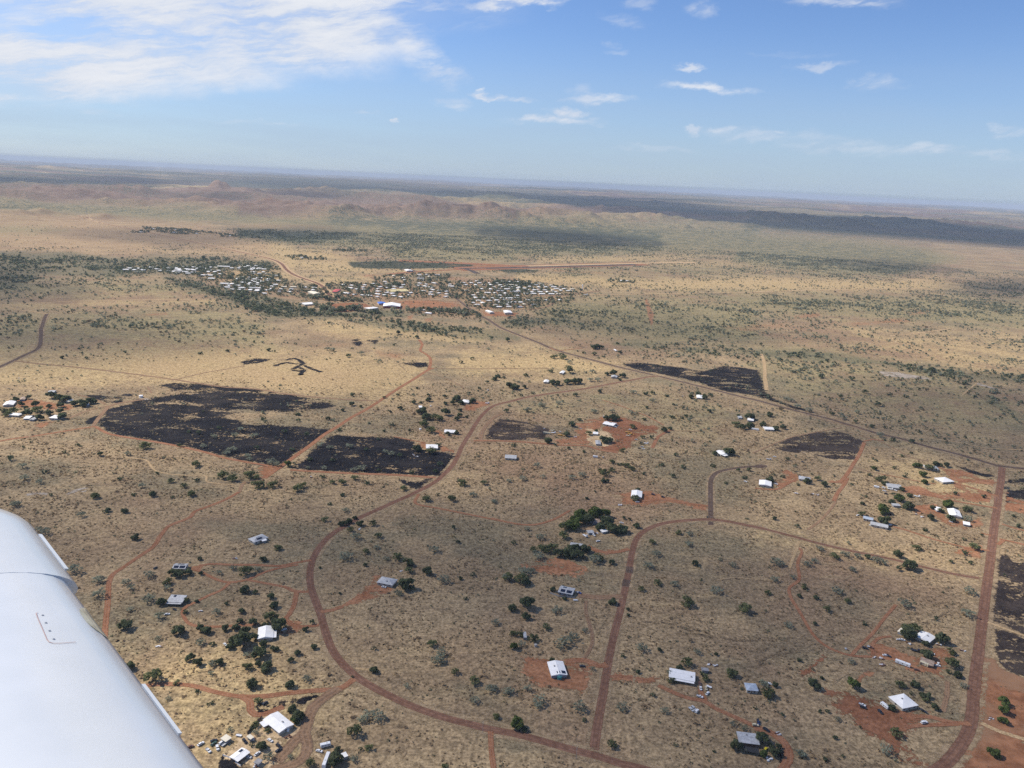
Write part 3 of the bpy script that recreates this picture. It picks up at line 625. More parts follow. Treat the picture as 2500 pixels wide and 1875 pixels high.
def patch(name, mat, c, s, feather=5.0, cell=None, label=None, avoid=True, bare=True):
    P = np.array([tuple(ground(*q)[:2]) for q in pts(c, s)])
    _lay[0] += .0012; z = _lay[0]
    lo, hi = P.min(0) - feather * 3, P.max(0) + feather * 3
    cell = cell or max(feather * .55, (hi - lo).max() / 160)
    gx = np.arange(lo[0], hi[0] + cell, cell); gy = np.arange(lo[1], hi[1] + cell, cell)
    GX, GY = np.meshgrid(gx, gy, indexing='ij'); d = sdf_poly(GX, GY, P) / feather
    idx = np.arange(GX.size).reshape(GX.shape)
    k = np.maximum.reduce([d[:-1, :-1], d[1:, :-1], d[:-1, 1:], d[1:, 1:]]) > -2.6
    q = np.stack([idx[:-1, :-1], idx[1:, :-1], idx[1:, 1:], idx[:-1, 1:]], -1)[k]
    used, inv = np.unique(q, return_inverse=True); q = inv.reshape(q.shape)
    V = np.stack([GX.ravel()[used], GY.ravel()[used], np.full(len(used), z)], 1)
    o = link(name, mesh_np(name, V, q, mat, {'inside': d.ravel()[used]}))
    tag(o, label, None, kind='structure')
    if avoid: SHEETS.append(('poly', P, bare and 'burnt' not in name))
    return o
def smooth_line(L, step):
    """Catmull-Rom through the points, resampled"""
    L = [Vector((p[0], p[1])) for p in L]; L = [L[0] * 2 - L[1]] + L + [L[-1] * 2 - L[-2]]
    o = []
    for i in range(1, len(L) - 2):
        a, b, c, d = L[i - 1:i + 3]; n = max(2, int((c - b).length / step))
        for k in range(n):
            t = k / n
            o.append(.5 * ((2 * b) + (c - a) * t + (2 * a - 5 * b + 4 * c - d) * t * t + (3 * b - a - 3 * c + d) * t ** 3))
    o.append(L[-2]); return o
def strip(name, mat, c, s, width, soft=.35, label=None, line=None, step=None, avoid=True):
    L = line or [tuple(ground(*q)[:2]) for q in pts(c, s)]
    Q = smooth_line(L, step or max(4.0, width * .8))
    _lay[0] += .0012; z = _lay[0]
    w = width / 2; cols = (-1 - soft * 1.6, -1 - soft, -1, -.5, 0, .5, 1, 1 + soft, 1 + soft * 1.6)
    V = []; ins = []; acr = []; n = len(Q)
    far = [math.hypot(p.x, p.y) for p in Q]
    for i, p in enumerate(Q):
        t = (Q[min(i + 1, n - 1)] - Q[max(i - 1, 0)]).normalized(); nn = Vector((t.y, -t.x))
        for cc in cols:
            q = p + nn * (w * cc); V.append((q.x, q.y, z + (.25 if far[i] > 2500 else 0)))
            ins.append((1 - abs(cc)) / soft); acr.append(cc)
    k = len(cols)
    F = np.array([[i * k + j, i * k + j + 1, (i + 1) * k + j + 1, (i + 1) * k + j] for i in range(n - 1) for j in range(k - 1)])
    V = np.array(V); fr = np.hypot(V[:, 0], V[:, 1]) > 4600
    if fr.any(): V[fr, 2] += terrain_z(V[fr, 0], V[fr, 1])
    o = link(name, mesh_np(name, V, F, mat, {'inside': ins, 'across': acr}))
    tag(o, label, None, kind='structure')
    if avoid: SHEETS.append(('line', np.array([(p.x, p.y) for p in Q[::2]] + [(Q[-1].x, Q[-1].y)]), w))
    return o

# --- burnt ground
patch('burnt_ground', M_BURN, 'E', '1330 475 1480 455 1600 460 1800 480 2212 520 2340 548 2600 592 2690 602 2790 650 2650 682 2500 690 2340 700 2192 690 2042 700 1900 720 1860 745 1700 760 1560 770 1400 790 1100 800 880 830 800 815 830 760 890 680 1000 650 1100 620 1120 600 1250 590 1450 560 1600 515 1440 520', 7)
patch('burnt_ground', M_BURN2, 'E', '880 830 1100 790 1400 780 1700 755 1860 745 1960 770 2042 800 2242 806 2500 826 2740 842 2730 870 2580 970 2440 1060 2360 1128 2220 1130 2042 1105 1850 1062 1650 1012 1400 962 1200 922 980 892 860 850', 6)
patch('burnt_ground', M_BURN, 'E', '690 556 800 560 960 575 1060 550 1110 552 1080 590 1000 620 900 624 800 594', 5)
patch('burnt_ground', M_BURN2, 'E', '705 785 740 750 822 728 775 802 728 806', 3)
patch('burnt_ground', M_BURN2, 'F', '660 940 720 890 900 905 1250 908 1375 930 1390 962 1480 1012 1600 1030 1742 1040 1720 1130 1630 1232 1200 1217 800 1197 372 1172 500 1080', 5)
patch('burnt_ground', M_BURN, 'F', '1270 1258 1400 1290 1550 1252 1565 1290 1430 1345 1320 1305', 4)
patch('burnt_ground', M_BURN3, 'G', '-30 925 -62 925 -20 840 60 757 200 770 400 815 480 842 440 932 200 936', 5)
patch('burnt_ground', M_BURN, 'G', '1060 302 1250 290 1450 318 1760 358 1950 318 2212 350 2262 470 2270 525 2360 600 2540 660 2720 725 2780 748 2700 722 2500 672 2380 625 2170 560 1900 522 1750 462 1500 402 1250 358', 6)
patch('burnt_ground', M_BURN3, 'H', '110 985 300 910 430 880 620 858 750 880 880 945 850 1010 790 1100 620 1092 400 1052 200 1022', 5)
patch('burnt_ground', M_BURN3, 'D', '1445 385 1500 380 1540 425 1620 430 1740 440 1740 840 1598 850 1500 810 1400 780 1425 560', 4)
patch('burnt_ground', M_BURN3, 'D', '1420 830 1500 840 1598 880 1740 900 1740 1150 1598 1117 1500 1080 1440 1020', 4)
patch('burnt_ground', M_BURN, 'E', '1995 285 2060 262 2200 255 2260 262 2190 285 2030 307', 5)
patch('burnt_ground', M_BURN2, 'F', '1280 290 1500 288 1522 322 1430 332', 5)
for s_ in ('235 320 300 298 350 290 420 302 480 300', '480 300 440 320 385 352 430 358 492 366', '440 330 480 350 450 395 470 385', '480 312 560 345 632 370', '330 270 400 255 450 275 480 300'):
    strip('burnt_streak', M_BURN2, 'F', s_, 9, .6)
patch('burnt_ground', M_BURN, 'F', '880 100 930 95 975 140 940 155 900 140', 6)
patch('burnt_ground', M_BURN, 'F', '995 105 1110 103 1085 136', 6)
patch('burnt_ground', M_BURN, 'H', '1610 1140 1720 1160 1850 1208 1995 1235 1985 1272 1850 1232 1740 1202', 4)
patch('burnt_ground', M_BURN, 'H', '2060 1255 2300 1258 2300 1292 2080 1292', 4)
patch('burnt_ground', M_BURN, 'H', '2050 1350 2160 1345 2155 1420 2050 1422', 4)
patch('burnt_ground', M_BURN, 'D', '1480 -10 1640 -10 1640 50 1500 40', 4)
patch('burnt_ground', M_BURN2, 'M', '940 420 1000 380 1060 395 1140 400 1150 450 1080 510 990 500', 2.5)
patch('burnt_ground', M_BURN3, 'M', '1130 400 1300 330 1500 320 1480 380 1300 440 1150 460', 2.5)
patch('burnt_ground', M_BURN2, 'M', '1500 370 1620 280 1740 240 1830 250 1840 290 1750 330 1600 378', 2.5)
patch('burnt_ground', M_BURN2, 'M', '510 1090 560 1085 760 1230 800 1300 480 1300', 2.5)
patch('burnt_ground', M_BURN2, 'N', '1720 1450 1760 1330 1820 1310 1860 1420 1850 1510 1790 1530 1720 1490', 2.5)
# --- bare earth
patch('bare_earth', M_RED, 'B', '470 716 560 695 650 640 690 590 745 560 800 545 870 560 858 600 800 632 700 656 560 700', 3)
patch('bare_earth', M_RED, 'B', '740 550 775 508 812 500 790 540 760 570', 2.5)
patch('bare_earth', M_RED, 'C', '190 985 340 1000 470 1025 600 1045 580 1120 560 1215 500 1200 380 1180 220 1140 190 1050', 4)
patch('bare_earth', M_RED, 'D', '650 930 740 880 765 920 850 960 950 1000 1080 1000 1140 960 1175 990 1110 1080 1140 1140 1050 1095 900 1065 800 1015 700 985', 4)
patch('bare_earth', M_REDT, 'D', '400 1215 560 1185 700 1215 780 1290 900 1340 1010 1350 935 1402 872 1432 862 1500 925 1590 1010 1669 950 1669 850 1590 760 1502 640 1442 560 1352 450 1290', 7)
patch('cleared_ground', M_PLAIN, 'D', '1335 975 1420 1000 1465 1070 1598 1120 1760 1150 1760 1760 1040 1760 1180 1610 1250 1500 1290 1400 1320 1200', 5, 8)
patch('bare_earth', M_RED, 'D', '1230 330 1340 325 1330 400 1180 370', 3); patch('bare_earth', M_REDT, 'D', '245 1100 300 1060 400 985 380 1020 320 1080 270 1112', 3)
patch('bare_earth', M_RED, 'D', '570 1140 650 1080 690 1070 660 1110 600 1150', 3)
patch('bare_earth', M_RED, 'D', '1030 925 1140 930 1150 985 1080 1000 1000 960', 3)
patch('bare_earth', M_RED, 'D', '1460 40 1640 60 1640 140 1540 120 1450 110', 4)
patch('bare_earth', M_RED, 'D', '900 -10 1440 20 1440 70 1300 60 1150 40 950 20', 4); patch('bare_earth', M_RED, 'D', '930 80 1060 78 1150 170 1290 190 1330 140 1340 200 1250 240 1120 190 960 130', 4)
patch('bare_earth', M_RED, 'H', '1190 1320 1340 1325 1500 1380 1650 1420 1560 1430 1350 1390 1220 1375', 4)
patch('bare_earth', M_RED, 'H', '1520 1175 1700 1180 1860 1250 1985 1275 1985 1310 1800 1290 1650 1300 1600 1250', 5)
patch('bare_earth', M_RED, 'H', '1620 1290 1750 1310 1900 1360 1985 1390 1970 1430 1800 1390 1650 1340', 5)
patch('bare_earth', M_RED, 'H', '2030 1330 2080 1400 2212 1450 2300 1520 2212 1520 2050 1460', 4)
patch('bare_earth', M_RED, 'H', '190 1175 260 1180 330 1230 330 1265 250 1290 190 1340 120 1290 240 1250', 4)
patch('bare_earth', M_RED, 'H', '590 1278 680 1272 740 1215 760 1250 720 1300 640 1290', 4)
patch('bare_earth', M_REDT, 'G', '930 740 1080 745 1250 790 1390 832 1370 880 1250 892 1190 932 1130 1012 1050 1032 900 1012 870 980 980 970 1020 930 980 870 900 850 960 800 ', 5)
patch('bare_earth', M_RED, 'G', '710 790 800 760 930 740 950 790 880 860 950 890 860 930 780 972 640 962 560 962 520 935 640 922 720 892 690 850 720 822', 5)
patch('bare_earth', M_RED, 'G', '1040 1382 1160 1362 1300 1352 1450 1402 1620 1442 1780 1480 1800 1535 1650 1480 1480 1450 1250 1480 1090 1460', 5)
patch('bare_earth', M_RED, 'F', '1600 850 1640 900 1660 920 1620 900 1580 860', 3); patch('bare_earth', M_RED, 'F', '1620 985 1740 1020 1740 1040 1620 1025', 3)
patch('bare_earth', M_RED, 'F', '1390 955 1500 950 1490 1000 1410 975', 3)
patch('bare_earth', M_RED, 'F', '1890 610 2000 620 2050 640 1960 655 1880 690 1790 680 1800 640', 6)
patch('bare_earth', M_RED, 'F', '100 1150 250 1145 300 1150 180 1255 130 1250', 4); patch('bare_earth', M_RED, 'F', '100 1140 190 1155 170 1200 110 1180', 4)
patch('bare_earth', M_RED, 'E', '100 600 280 600 480 630 470 680 380 670 250 660 130 680', 6); patch('bare_earth', M_RED, 'E', '520 640 600 640 590 680 520 690', 4)
patch('bare_earth', M_RED, 'E', '330 790 440 780 380 830 280 850', 6)
patch('bare_earth', M_RED, 'C', '580 320 640 350 760 350 830 335 835 350 760 372 650 380 590 345', 3)
patch('bare_earth', M_RED, 'C', '205 420 330 400 480 410 560 470 480 500 330 490 230 480', 7)
patch('bare_earth', M_RED, 'C', '720 1085 790 1100 880 1120 990 1115 1000 1160 930 1150 800 1128 720 1140', 3)
patch('bare_earth', M_RED, 'A', '1150 455 1210 440 1200 490 1150 480', 2.5)
patch('bare_earth', M_RED, 'B', '250 770 340 800 330 840 230 855 200 850 260 810', 3)
patch('bare_earth', M_SAND, 'M', '860 470 1000 520 1280 480 1430 580 1480 690 1700 660 1660 800 1380 900 1250 840 1100 820 950 860 900 760 1050 640 1000 560 870 540', 4)
patch('bare_earth', M_SAND, 'M', '700 830 900 760 1280 880 1320 960 1280 1060 1200 1220 700 1180 560 1080 700 950', 4)
patch('bare_earth', M_SAND, 'M', '1680 1020 1760 1060 1900 1090 1700 1080 1620 1120', 3)
patch('bare_earth', M_SAND, 'G', '780 840 960 860 1010 920 990 980 880 990 800 930', 4)
patch('rock_outcrop', M_GREY, 'E', '220 1380 300 1365 395 1375 390 1392 300 1385 225 1398', 2.5, 1.2)
patch('rock_outcrop', M_GREY, 'E', '550 1382 620 1345 700 1328 740 1332 680 1345 610 1375 560 1390', 2.5, 1.2)
patch('rock_outcrop', M_GREY, 'E', '670 1365 715 1350 720 1356 680 1372', 2, 1.0)
patch('pale_outcrop', M_GREY, 'H', '1000 360 1150 370 1400 410 1440 430 1200 420 1050 400', 8)
patch('pale_outcrop', M_GREY, 'H', '1810 455 1900 480 2030 520 1950 510 1830 475', 8)
patch('pale_outcrop', M_GREY, 'E', '1160 590 1230 585 1235 600 1180 602', 5)
patch('oval_ground', M_PLAIN, 'J', '650 1262 720 1232 850 1222 1000 1230 1042 1260 980 1290 800 1300 700 1288', 12)
patch('bare_earth', M_RED, 'J', '1270 1210 1400 1202 1600 1206 1800 1242 1700 1262 1400 1276 1310 1272', 12)
patch('bare_earth', M_RED, 'K', '-60 1290 100 1300 220 1310 200 1335 50 1335 -60 1330', 10)
# --- roads
LB = 'red brown sealed road with pale grass verges'
def road(c, s, w, mat=M_ROAD, verge=True, name='road', label=None):
    if verge: strip('road_verge', M_SHOULDER, c, s, w * 1.75, .5)
    return strip(name, mat, c, s, w * .93, .36, label)
_q = pts('C', '1010 1700 900 1662 780 1635 640 1590 520 1560 380 1520 240 1480 120 1450') + pts('B', '1475 1430 1350 1398 1200 1360 1000 1290 850 1220 720 1150 640 1090 560 1010 510 930 475 830 450 740 420 660 395 590 385 520 390 450 410 390 450 325 520 255 600 205 680 160 800 105 900 60 1000 15') + \
     pts('F', '1560 1290 1650 1215 1720 1140 1760 1070 1790 1000 1830 930 1870 870 1910 800 1970 720 2040 660 2120 630') + pts('G', '170 610 260 585 400 560 600 532 800 503 1000 465 1150 438 1300 410 1385 402')
_l = [tuple(ground(*q)[:2]) for q in _q]
HI = pts('J', '1590 1060 1650 1110 1740 1180 1830 1250 1920 1310 2010 1360 2100 1420') + pts('K', '100 1440 200 1480 330 1531') + pts('G', '400 128 480 165 600 205 750 245 900 285 1050 325 1200 360 1350 395 1500 430 1700 480 1900 530 2100 580') + \
     pts('H', '0 605 200 660 400 710 600 760 800 820 1000 880 1200 925 1400 985 1600 1035 1800 1090 1950 1135 2020 1150 2212 1172 2400 1190')
_h = [tuple(ground(*q)[:2]) for q in HI]
strip('road_verge', M_SHOULDER, 'P', '', 22, .35, line=_h); strip('road', M_ROADD, 'P', '', 8.5, .16, 'long straight highway running past the blocks to the town', line=_h)
road('D', '0 214 100 240 250 280 400 320 600 365 800 405 1000 455 1200 500 1375 527', 5.6, M_ROAD)
road('G', '1822 1640 1820 1400 1820 1290 1835 1240 1880 1200 1960 1180 2050 1165 2150 1155 2260 1152', 6.5, M_ROADD, True, 'road', 'dark sealed spur road ending in a turning circle')
patch('turning_circle', M_ROADD, 'H', '-20 1140 30 1135 75 1145 80 1158 30 1168 -15 1165', 3)
road('C', '615 1585 622 1500 636 1400 660 1270 680 1150 700 1030 720 930 745 820 770 730 790 640 805 570 820 500 832 430 845 360 865 295 900 250 960 215 1030 192 1120 178 1230 170 1310 168 1420 180 1520 200 1640 225', 7.0)
strip('road_patch', M_ROADD, 'C', '803 570 812 530', 7.4, .1); strip('road_patch', M_ROADD, 'C', '826 490 831 452', 7.4, .1)
strip('road_verge', M_SHOULDER, 'P', '', 14, .35, line=_l); strip('road', M_ROAD, 'P', '', 6.7, .36, 'sealed road sweeping in a long curve past the houses', line=_l)
_v = pts('H', '2030 1160 2020 1280 2000 1400') + pts('D', '1440 80 1425 170 1410 290 1395 420 1380 530 1365 640 1350 760 1335 880 1320 1000 1305 1120 1295 1220 1290 1310 1270 1420 1220 1520 1150 1610 1080 1669 980 1740')
_v = [tuple(ground(*q)[:2]) for q in _v]
strip('road_verge', M_SHOULDER, 'P', '', 17, .35, line=_v); strip('road', M_ROAD, 'P', '', 8.8, .36, 'wide sealed road running up the far side of the blocks', line=_v)
road('I', '390 1312 372 1350 345 1440 341 1531', 8, M_ROADD); road('E', '341 0 340 80 330 150 290 190 200 230 100 280 -80 360', 8, M_ROADD, True, 'road', 'dark sealed road bending away beside red shoulders')
strip('road', M_TRACKP, 'I', '-60 1248 40 1255 150 1280 300 1300 390 1314', 6, .3); strip('road', M_TRACKP, 'I', '0 1246 300 1225 700 1206 1100 1200 1500 1195 1800 1206', 9, .3)
# --- dirt tracks
def track(c, s, w=3.6, mat=M_TRACK, soft=.5): return strip('dirt_track', mat, c, s, w * 1.05, soft)
track('F', '150 1252 280 1160 400 1075 540 975 650 890 750 830 880 745 1000 680 1110 610 1200 550 1300 485 1400 425 1500 360 1560 335', 6.5, M_TRACK, .3)
track('F', '150 1252 280 1160 400 1075 540 975 650 890 720 850', 5.0, M_TRACK, .3)
track('F', '1520 345 1535 300 1530 250 1490 215 1450 190 1465 140 1440 100', 6); track('F', '1560 336 1800 340 2260 343', 3.5, M_TRACKB)
track('F', '1500 365 1600 400 1700 438 1780 480 1815 505', 2.6, M_TRACKB)
track('E', '120 275 300 298 600 325 1000 372 1450 432 1850 492 2042 502 2212 522 2340 546 2640 580 2940 600 3150 610', 5.5, M_TRACKB)
track('E', '1430 438 1700 375 1850 350 2030 315', 3.2, M_TRACKB); track('E', '1225 490 1260 545', 3.0, M_TRACKB)
track('E', '-60 955 100 925 300 898 600 850 760 825 800 826 860 862 950 893 1200 934 1450 978 1700 1034 1850 1078 2042 1116 2190 1140 2340 1167', 5.0)
track('E', '2412 1182 2642 1197 2942 1212 3242 1222 3492 1237 3622 1246', 5.5); track('E', '775 815 820 750 880 680 905 655 990 628 1100 610 1200 595', 6, M_TRACKB)
track('E', '560 760 700 700 850 660 900 650', 4, M_TRACKB); track('E', '640 555 800 600 880 640', 4, M_TRACKB)
track('A', '600 1000 625 880 635 780 645 680 650 600 655 540 680 495 740 455 820 400 920 330 960 270 1010 210 1080 180 1140 155 1170 120 1250 90 1350 50 1440 0', 4.4)
track('E', '1990 1366 2010 1310 2040 1280', 4, M_TRACKB); track('E', '1050 1080 1210 1100 1260 1160 1320 1200 1500 1225 1700 1230 1722 1280 1850 1300 1950 1302', 2.4, M_TRACKP)
track('B', '395 412 300 428 200 447 60 440', 3.6); track('A', '1540 440 1400 440 1250 436 1180 462 1240 500 1320 535 1380 545 1480 530 1600 480 1720 450 1790 440', 3.4)
track('A', '1480 530 1600 552 1720 575', 3.2); track('B', '240 575 300 600 378 602', 4.0)
track('A', '1380 545 1330 590 1250 625 1170 665 1120 690 1095 720 1110 765 1150 800 1250 812 1400 806 1540 800', 3.2)
track('B', '305 605 290 680 260 740 240 765 280 800 340 812 440 802', 4.2)
track('A', '800 1168 900 1162 1000 1155 1150 1165 1300 1205 1450 1230 1600 1225 1720 1212', 4.2); track('B', '100 1232 150 1225 300 1205 430 1195 540 1188 600 1165 650 1125', 5)
track('B', '560 1180 470 1240 400 1300 372 1380 350 1450 290 1500 240 1560 180 1625', 8, M_TRACKB); track('B', '352 1450 372 1530 342 1600 280 1642 150 1670', 7, M_TRACKB)
track('A', '1440 1225 1500 1262 1500 1310 1540 1340 1600 1332 1700 1290', 5)
track('B', '450 722 520 712 580 690', 4.5); track('B', '1040 15 1015 60 1040 80 1150 100 1300 130 1450 160 1610 192', 3.6); track('C', '0 160 100 185 200 200 280 196 380 165 470 115', 3.4)
track('B', '1468 1440 1475 1560 1490 1680', 3.6); track('B', '660 1060 760 1075 830 1090', 3, M_TRACKP)
track('C', '825 345 760 362 680 366 610 345', 5.5); track('C', '520 622 640 636 785 630', 8, M_TRACKB)
track('C', '562 655 560 720 582 800 600 870 593 930 553 1000', 1.5, M_TRACKB); track('C', '572 655 572 720 594 800 611 870 604 930 566 1000', 1.5, M_TRACKB)
track('C', '440 1020 560 1014 640 1046 695 1040', 6); track('C', '712 1112 800 1112 870 1125 960 1140', 3.5); track('C', '1000 1165 1100 1210 1180 1240 1280 1260 1340 1300 1450 1350 1560 1400 1640 1435', 4.2)
track('D', '-20 1415 80 1450 150 1500 185 1560 180 1620 140 1680', 6); track('N', '640 480 660 560 720 640', 4)
track('D', '230 330 265 360 240 430 250 510 240 540 190 580 200 640 250 720 300 810 350 880 430 940 560 985 690 992', 3.0)
track('D', '830 680 760 760 700 840 620 920 560 985', 2.8); track('D', '490 -10 455 80 380 170 300 230', 3.0, M_TRACKB); track('D', '250 300 220 380 190 460', 3, M_TRACKP)
track('D', '1138 1140 1135 1220 1110 1320', 3.6, M_TRACKB); track('D', '930 1350 1040 1355 1150 1385 1275 1396', 4.5); track('D', '870 1422 960 1405 1080 1400 1200 1396', 4)
track('D', '690 985 690 920 730 880 800 870', 3); track('D', '1380 785 1500 830 1640 880', 3.4, M_TRACKP); track('D', '1340 1390 1450 1440 1640 1500', 4, M_TRACKP)
track('D', '1450 285 1540 305 1660 335', 4.5); track('D', '1465 195 1540 220 1660 250', 3.6); track('D', '1440 320 1480 290', 4)
track('D', '1390 355 1300 345 1200 325 1050 285 900 235 790 205', 3.6); track('D', '1400 265 1340 250', 4)
track('H', '1620 1290 1750 1322 1900 1370 1995 1402', 4.5); track('H', '1200 1362 1400 1382 1600 1432 1800 1470 1990 1500', 4.5); track('H', '1000 1212 1150 1240 1300 1270 1480 1300', 3)
track('H', '800 1160 900 1190 1020 1215', 2.6, M_TRACKB); track('H', '1500 1160 1640 1200 1800 1250 1985 1290', 4.5)
track('H', '885 955 840 1060 790 1140 740 1220 680 1280 590 1282', 5); track('H', '745 1250 720 1300 660 1380 632 1440', 4.5); track('H', '-20 1335 100 1345 180 1335 260 1290 330 1260', 4)
track('H', '-40 1040 60 1000 150 960 300 905 450 875 700 830', 2.6, M_TRACKB); track('H', '700 860 900 910 1000 940 1100 985 1280 1080 1420 1110', 2.6, M_TRACKB); track('H', '880 945 960 930 1050 940', 3.5)
track('H', '1250 900 1500 930 1700 960 1900 1000 2260 1020', 3, M_TRACKP); track('H', '400 720 520 760 700 800 900 850', 2.6, M_TRACKB); track('H', '60 430 75 520', 8, M_TRACKP); track('H', '30 220 55 300 60 430', 7, M_TRACKP)
track('G', '-150 940 0 940 200 946 400 962 560 975 780 982 900 1015 1050 1040', 5.5); track('G', '920 600 1100 660 1200 700 1300 740 1430 810', 3); track('G', '1500 845 1400 895 1370 930 1335 1000', 5)
track('F', '1950 935 1960 880 2000 810 2060 750 2130 715', 6, M_TRACKB); track('F', '1230 905 1400 940 1490 955', 3); track('G', '1250 1440 1450 1430 1600 1455 1800 1482', 4.5)
track('G', '1440 855 1700 860 1800 840 1960 850', 2.6, M_TRACKB); track('G', '0 335 300 337 520 338', 3, M_TRACKB); track('G', '480 165 560 190 750 170', 4)
track('H', '1700 560 1820 460', 3, M_TRACKP)
# --- gullies, cattle pads and faint old tracks in the grass
M_PAD = sheet_mat('faint_worn_pad', ((.31, .225, .135), (.37, .27, .16)), 2.6, .12, holes=.95)
M_GULLY = sheet_mat('dark_gully', ((.15, .11, .07), (.20, .145, .09)), 2.8, .12, holes=.9)
for c_, s_, w_, m_ in (('C', '220 545 400 532 600 518 800 506', 3, M_PAD), ('C', '830 520 1000 512 1250 545 1450 520 1598 530', 3, M_PAD), ('C', '900 780 1100 800 1300 870 1598 900', 4, M_GULLY), ('C', '240 760 340 775 480 800', 2.4, M_PAD), ('C', '850 620 940 560 930 700', 3, M_PAD), ('C', '760 1300 850 1150 860 1000', 2.2, M_PAD),
    ('B', '490 100 560 170', 2.4, M_GULLY), ('B', '640 230 700 280 760 330 840 380 980 440 1070 470 1200 545 1400 548 1640 540', 3.4, M_GULLY), ('B', '40 115 150 140 270 180 330 200', 3, M_PAD), ('B', '640 300 760 400 800 470', 2.4, M_PAD), ('B', '520 440 545 520', 5, M_PAD), ('B', '980 1480 960 1560 930 1640', 2.2, M_PAD), ('B', '440 1440 560 1450 700 1480', 2, M_PAD),
    ('E', '0 1195 60 1175 110 1165', 5, M_GULLY), ('E', '470 1172 560 1160 610 1125 680 1122 740 1130', 4, M_GULLY), ('E', '740 1130 1000 1120 1050 1080', 3, M_PAD), ('E', '150 940 300 880 420 790', 4, M_PAD), ('E', '0 1330 200 1300 430 1250', 3, M_PAD), ('F', '0 1290 300 1360 600 1400 900 1380 1300 1340', 4, M_GULLY), ('F', '1240 270 1330 360 1400 410', 4, M_PAD),
    ('F', '1830 1220 2000 1235 2212 1230', 2.4, M_PAD), ('F', '1650 1390 1740 1320 1760 1240', 3, M_PAD), ('G', '1000 1050 1300 1080 1600 1130 1750 1170', 3, M_PAD), ('G', '330 1240 300 1360 290 1440', 4, M_PAD), ('G', '1170 1090 1260 1170 1300 1230', 3, M_PAD), ('D', '0 480 120 460 160 520', 3, M_PAD), ('D', '470 690 440 620 560 500 700 430', 3, M_PAD), ('D', '250 960 120 980 0 1020', 4, M_GULLY),
    ('D', '840 770 1000 790 1150 720', 3, M_GULLY), ('D', '700 1060 860 1130 1000 1160 1130 1230', 3, M_GULLY), ('D', '0 1290 60 1230 100 1150', 4, M_PAD), ('D', '600 1060 500 1110 420 1180', 4, M_PAD), ('D', '1190 430 1250 640 1300 880', 3, M_PAD), ('D', '380 1090 500 1070 620 1075', 3, M_GULLY), ('A', '420 610 540 595 620 600', 4, M_PAD), ('A', '850 1050 920 960 1000 900', 6, M_PAD), ('A', '1000 1320 1200 1290 1300 1250', 3, M_GULLY),
    ('H', '100 260 240 330 400 360', 3, M_PAD), ('H', '850 200 1000 240 1200 330 1420 380', 7, M_GULLY), ('H', '1450 400 1700 470 1950 640 2100 720', 8, M_GULLY), ('H', '300 700 500 690 700 640', 4, M_PAD), ('H', '860 1000 1000 1020 1200 1090 1400 1130', 3, M_PAD), ('H', '0 1370 200 1400 400 1430 620 1440', 3, M_PAD), ('H', '650 1440 900 1480 1100 1530', 3, M_GULLY)):
    strip('worn_pad' if m_ is M_PAD else 'gully', m_, c_, s_, w_ * .8, .9, avoid=False)
M_DARKSCRUB = sheet_mat('dark_regrowth', ((.050, .054, .038), (.085, .088, .056)), 3.5, .02, holes=.25)
patch('burnt_ground', M_DARKSCRUB, 'J', '850 888 1100 880 1300 876 1600 888 1900 906 1880 926 1350 940 1000 936 880 918', 22)
patch('burnt_ground', M_DARKSCRUB, 'K', '40 948 250 945 400 955 330 972 120 972', 16)
# --- far roads, runway, town streets
_f = pts('I', '640 515 720 532 900 572 1150 622 1400 672 1700 737 2000 802') + pts('J', '0 812 200 857 290 895 340 950 400 990 480 1022 580 1055 640 1090 680 1140 712 1176')
_f = [tuple(ground(*q)[:2]) for q in _f]
strip('road_verge', M_FARROAD, 'P', '', 34, .3, line=_f, step=40); strip('road', M_ROAD, 'P', '', 12, .2, 'far highway running in to the town from the low hills', line=_f, step=30)
strip('runway_strip', M_TRACK, 'K', '-300 942 0 933 600 916 1250 899', 130, .4, step=50); strip('runway_strip', M_FARROAD, 'K', '300 918 900 903 1300 893 1700 888', 46, .5, step=50); strip('runway', M_RUNWAY, 'K', '-260 941 0 935 600 921 1200 905', 46, .1, 'dark airstrip beyond the town', step=50)
strip('runway_strip', M_TRACK, 'J', '1270 872 1700 890 2000 905 2300 922', 70, .4, step=50); strip('runway_strip', M_TRACK, 'J', '1180 986 1400 966 1700 950 2000 940', 26, .3, step=40); strip('taxiway', M_RUNWAY, 'J', '1820 940 1870 955 1925 980', 26, .2)
strip('airport_apron', M_RUNWAY, 'J', '1320 957 1400 954', 60, .2)
for c_, s_, w_ in (('J', '920 1070 950 1105 985 1142', 12), ('J', '1310 1055 1360 1095 1420 1150 1475 1182', 12), ('J', '1045 1010 1080 1035 1125 1072', 12), ('J', '700 1180 1000 1190 1200 1200 1450 1195 1780 1215', 12), ('J', '1240 1200 1275 1240 1310 1278', 10),
                   ('K', '-60 1080 0 1110 60 1145 120 1175', 10), ('K', '120 1180 380 1165 600 1160 900 1125', 12), ('K', '480 1190 510 1210 500 1235 440 1260 300 1280 200 1272', 10), ('J', '640 1090 900 1062 1100 1072 1330 1052', 10), ('J', '2000 1100 2080 1140 2180 1190', 10)):
    strip('street', M_TRACKB, c_, s_, w_, .3, step=14)
strip('dirt_track', M_FARROAD, 'K', '780 1160 1300 1152 1800 1142 2260 1136', 10, .4, step=40); strip('dirt_track', M_FARROAD, 'L', '0 1133 600 1116 1500 1102', 12, .4, step=40)
strip('dirt_track', M_FARROAD, 'L', '1100 1500 1300 1480 1600 1440', 6, .4, step=30)

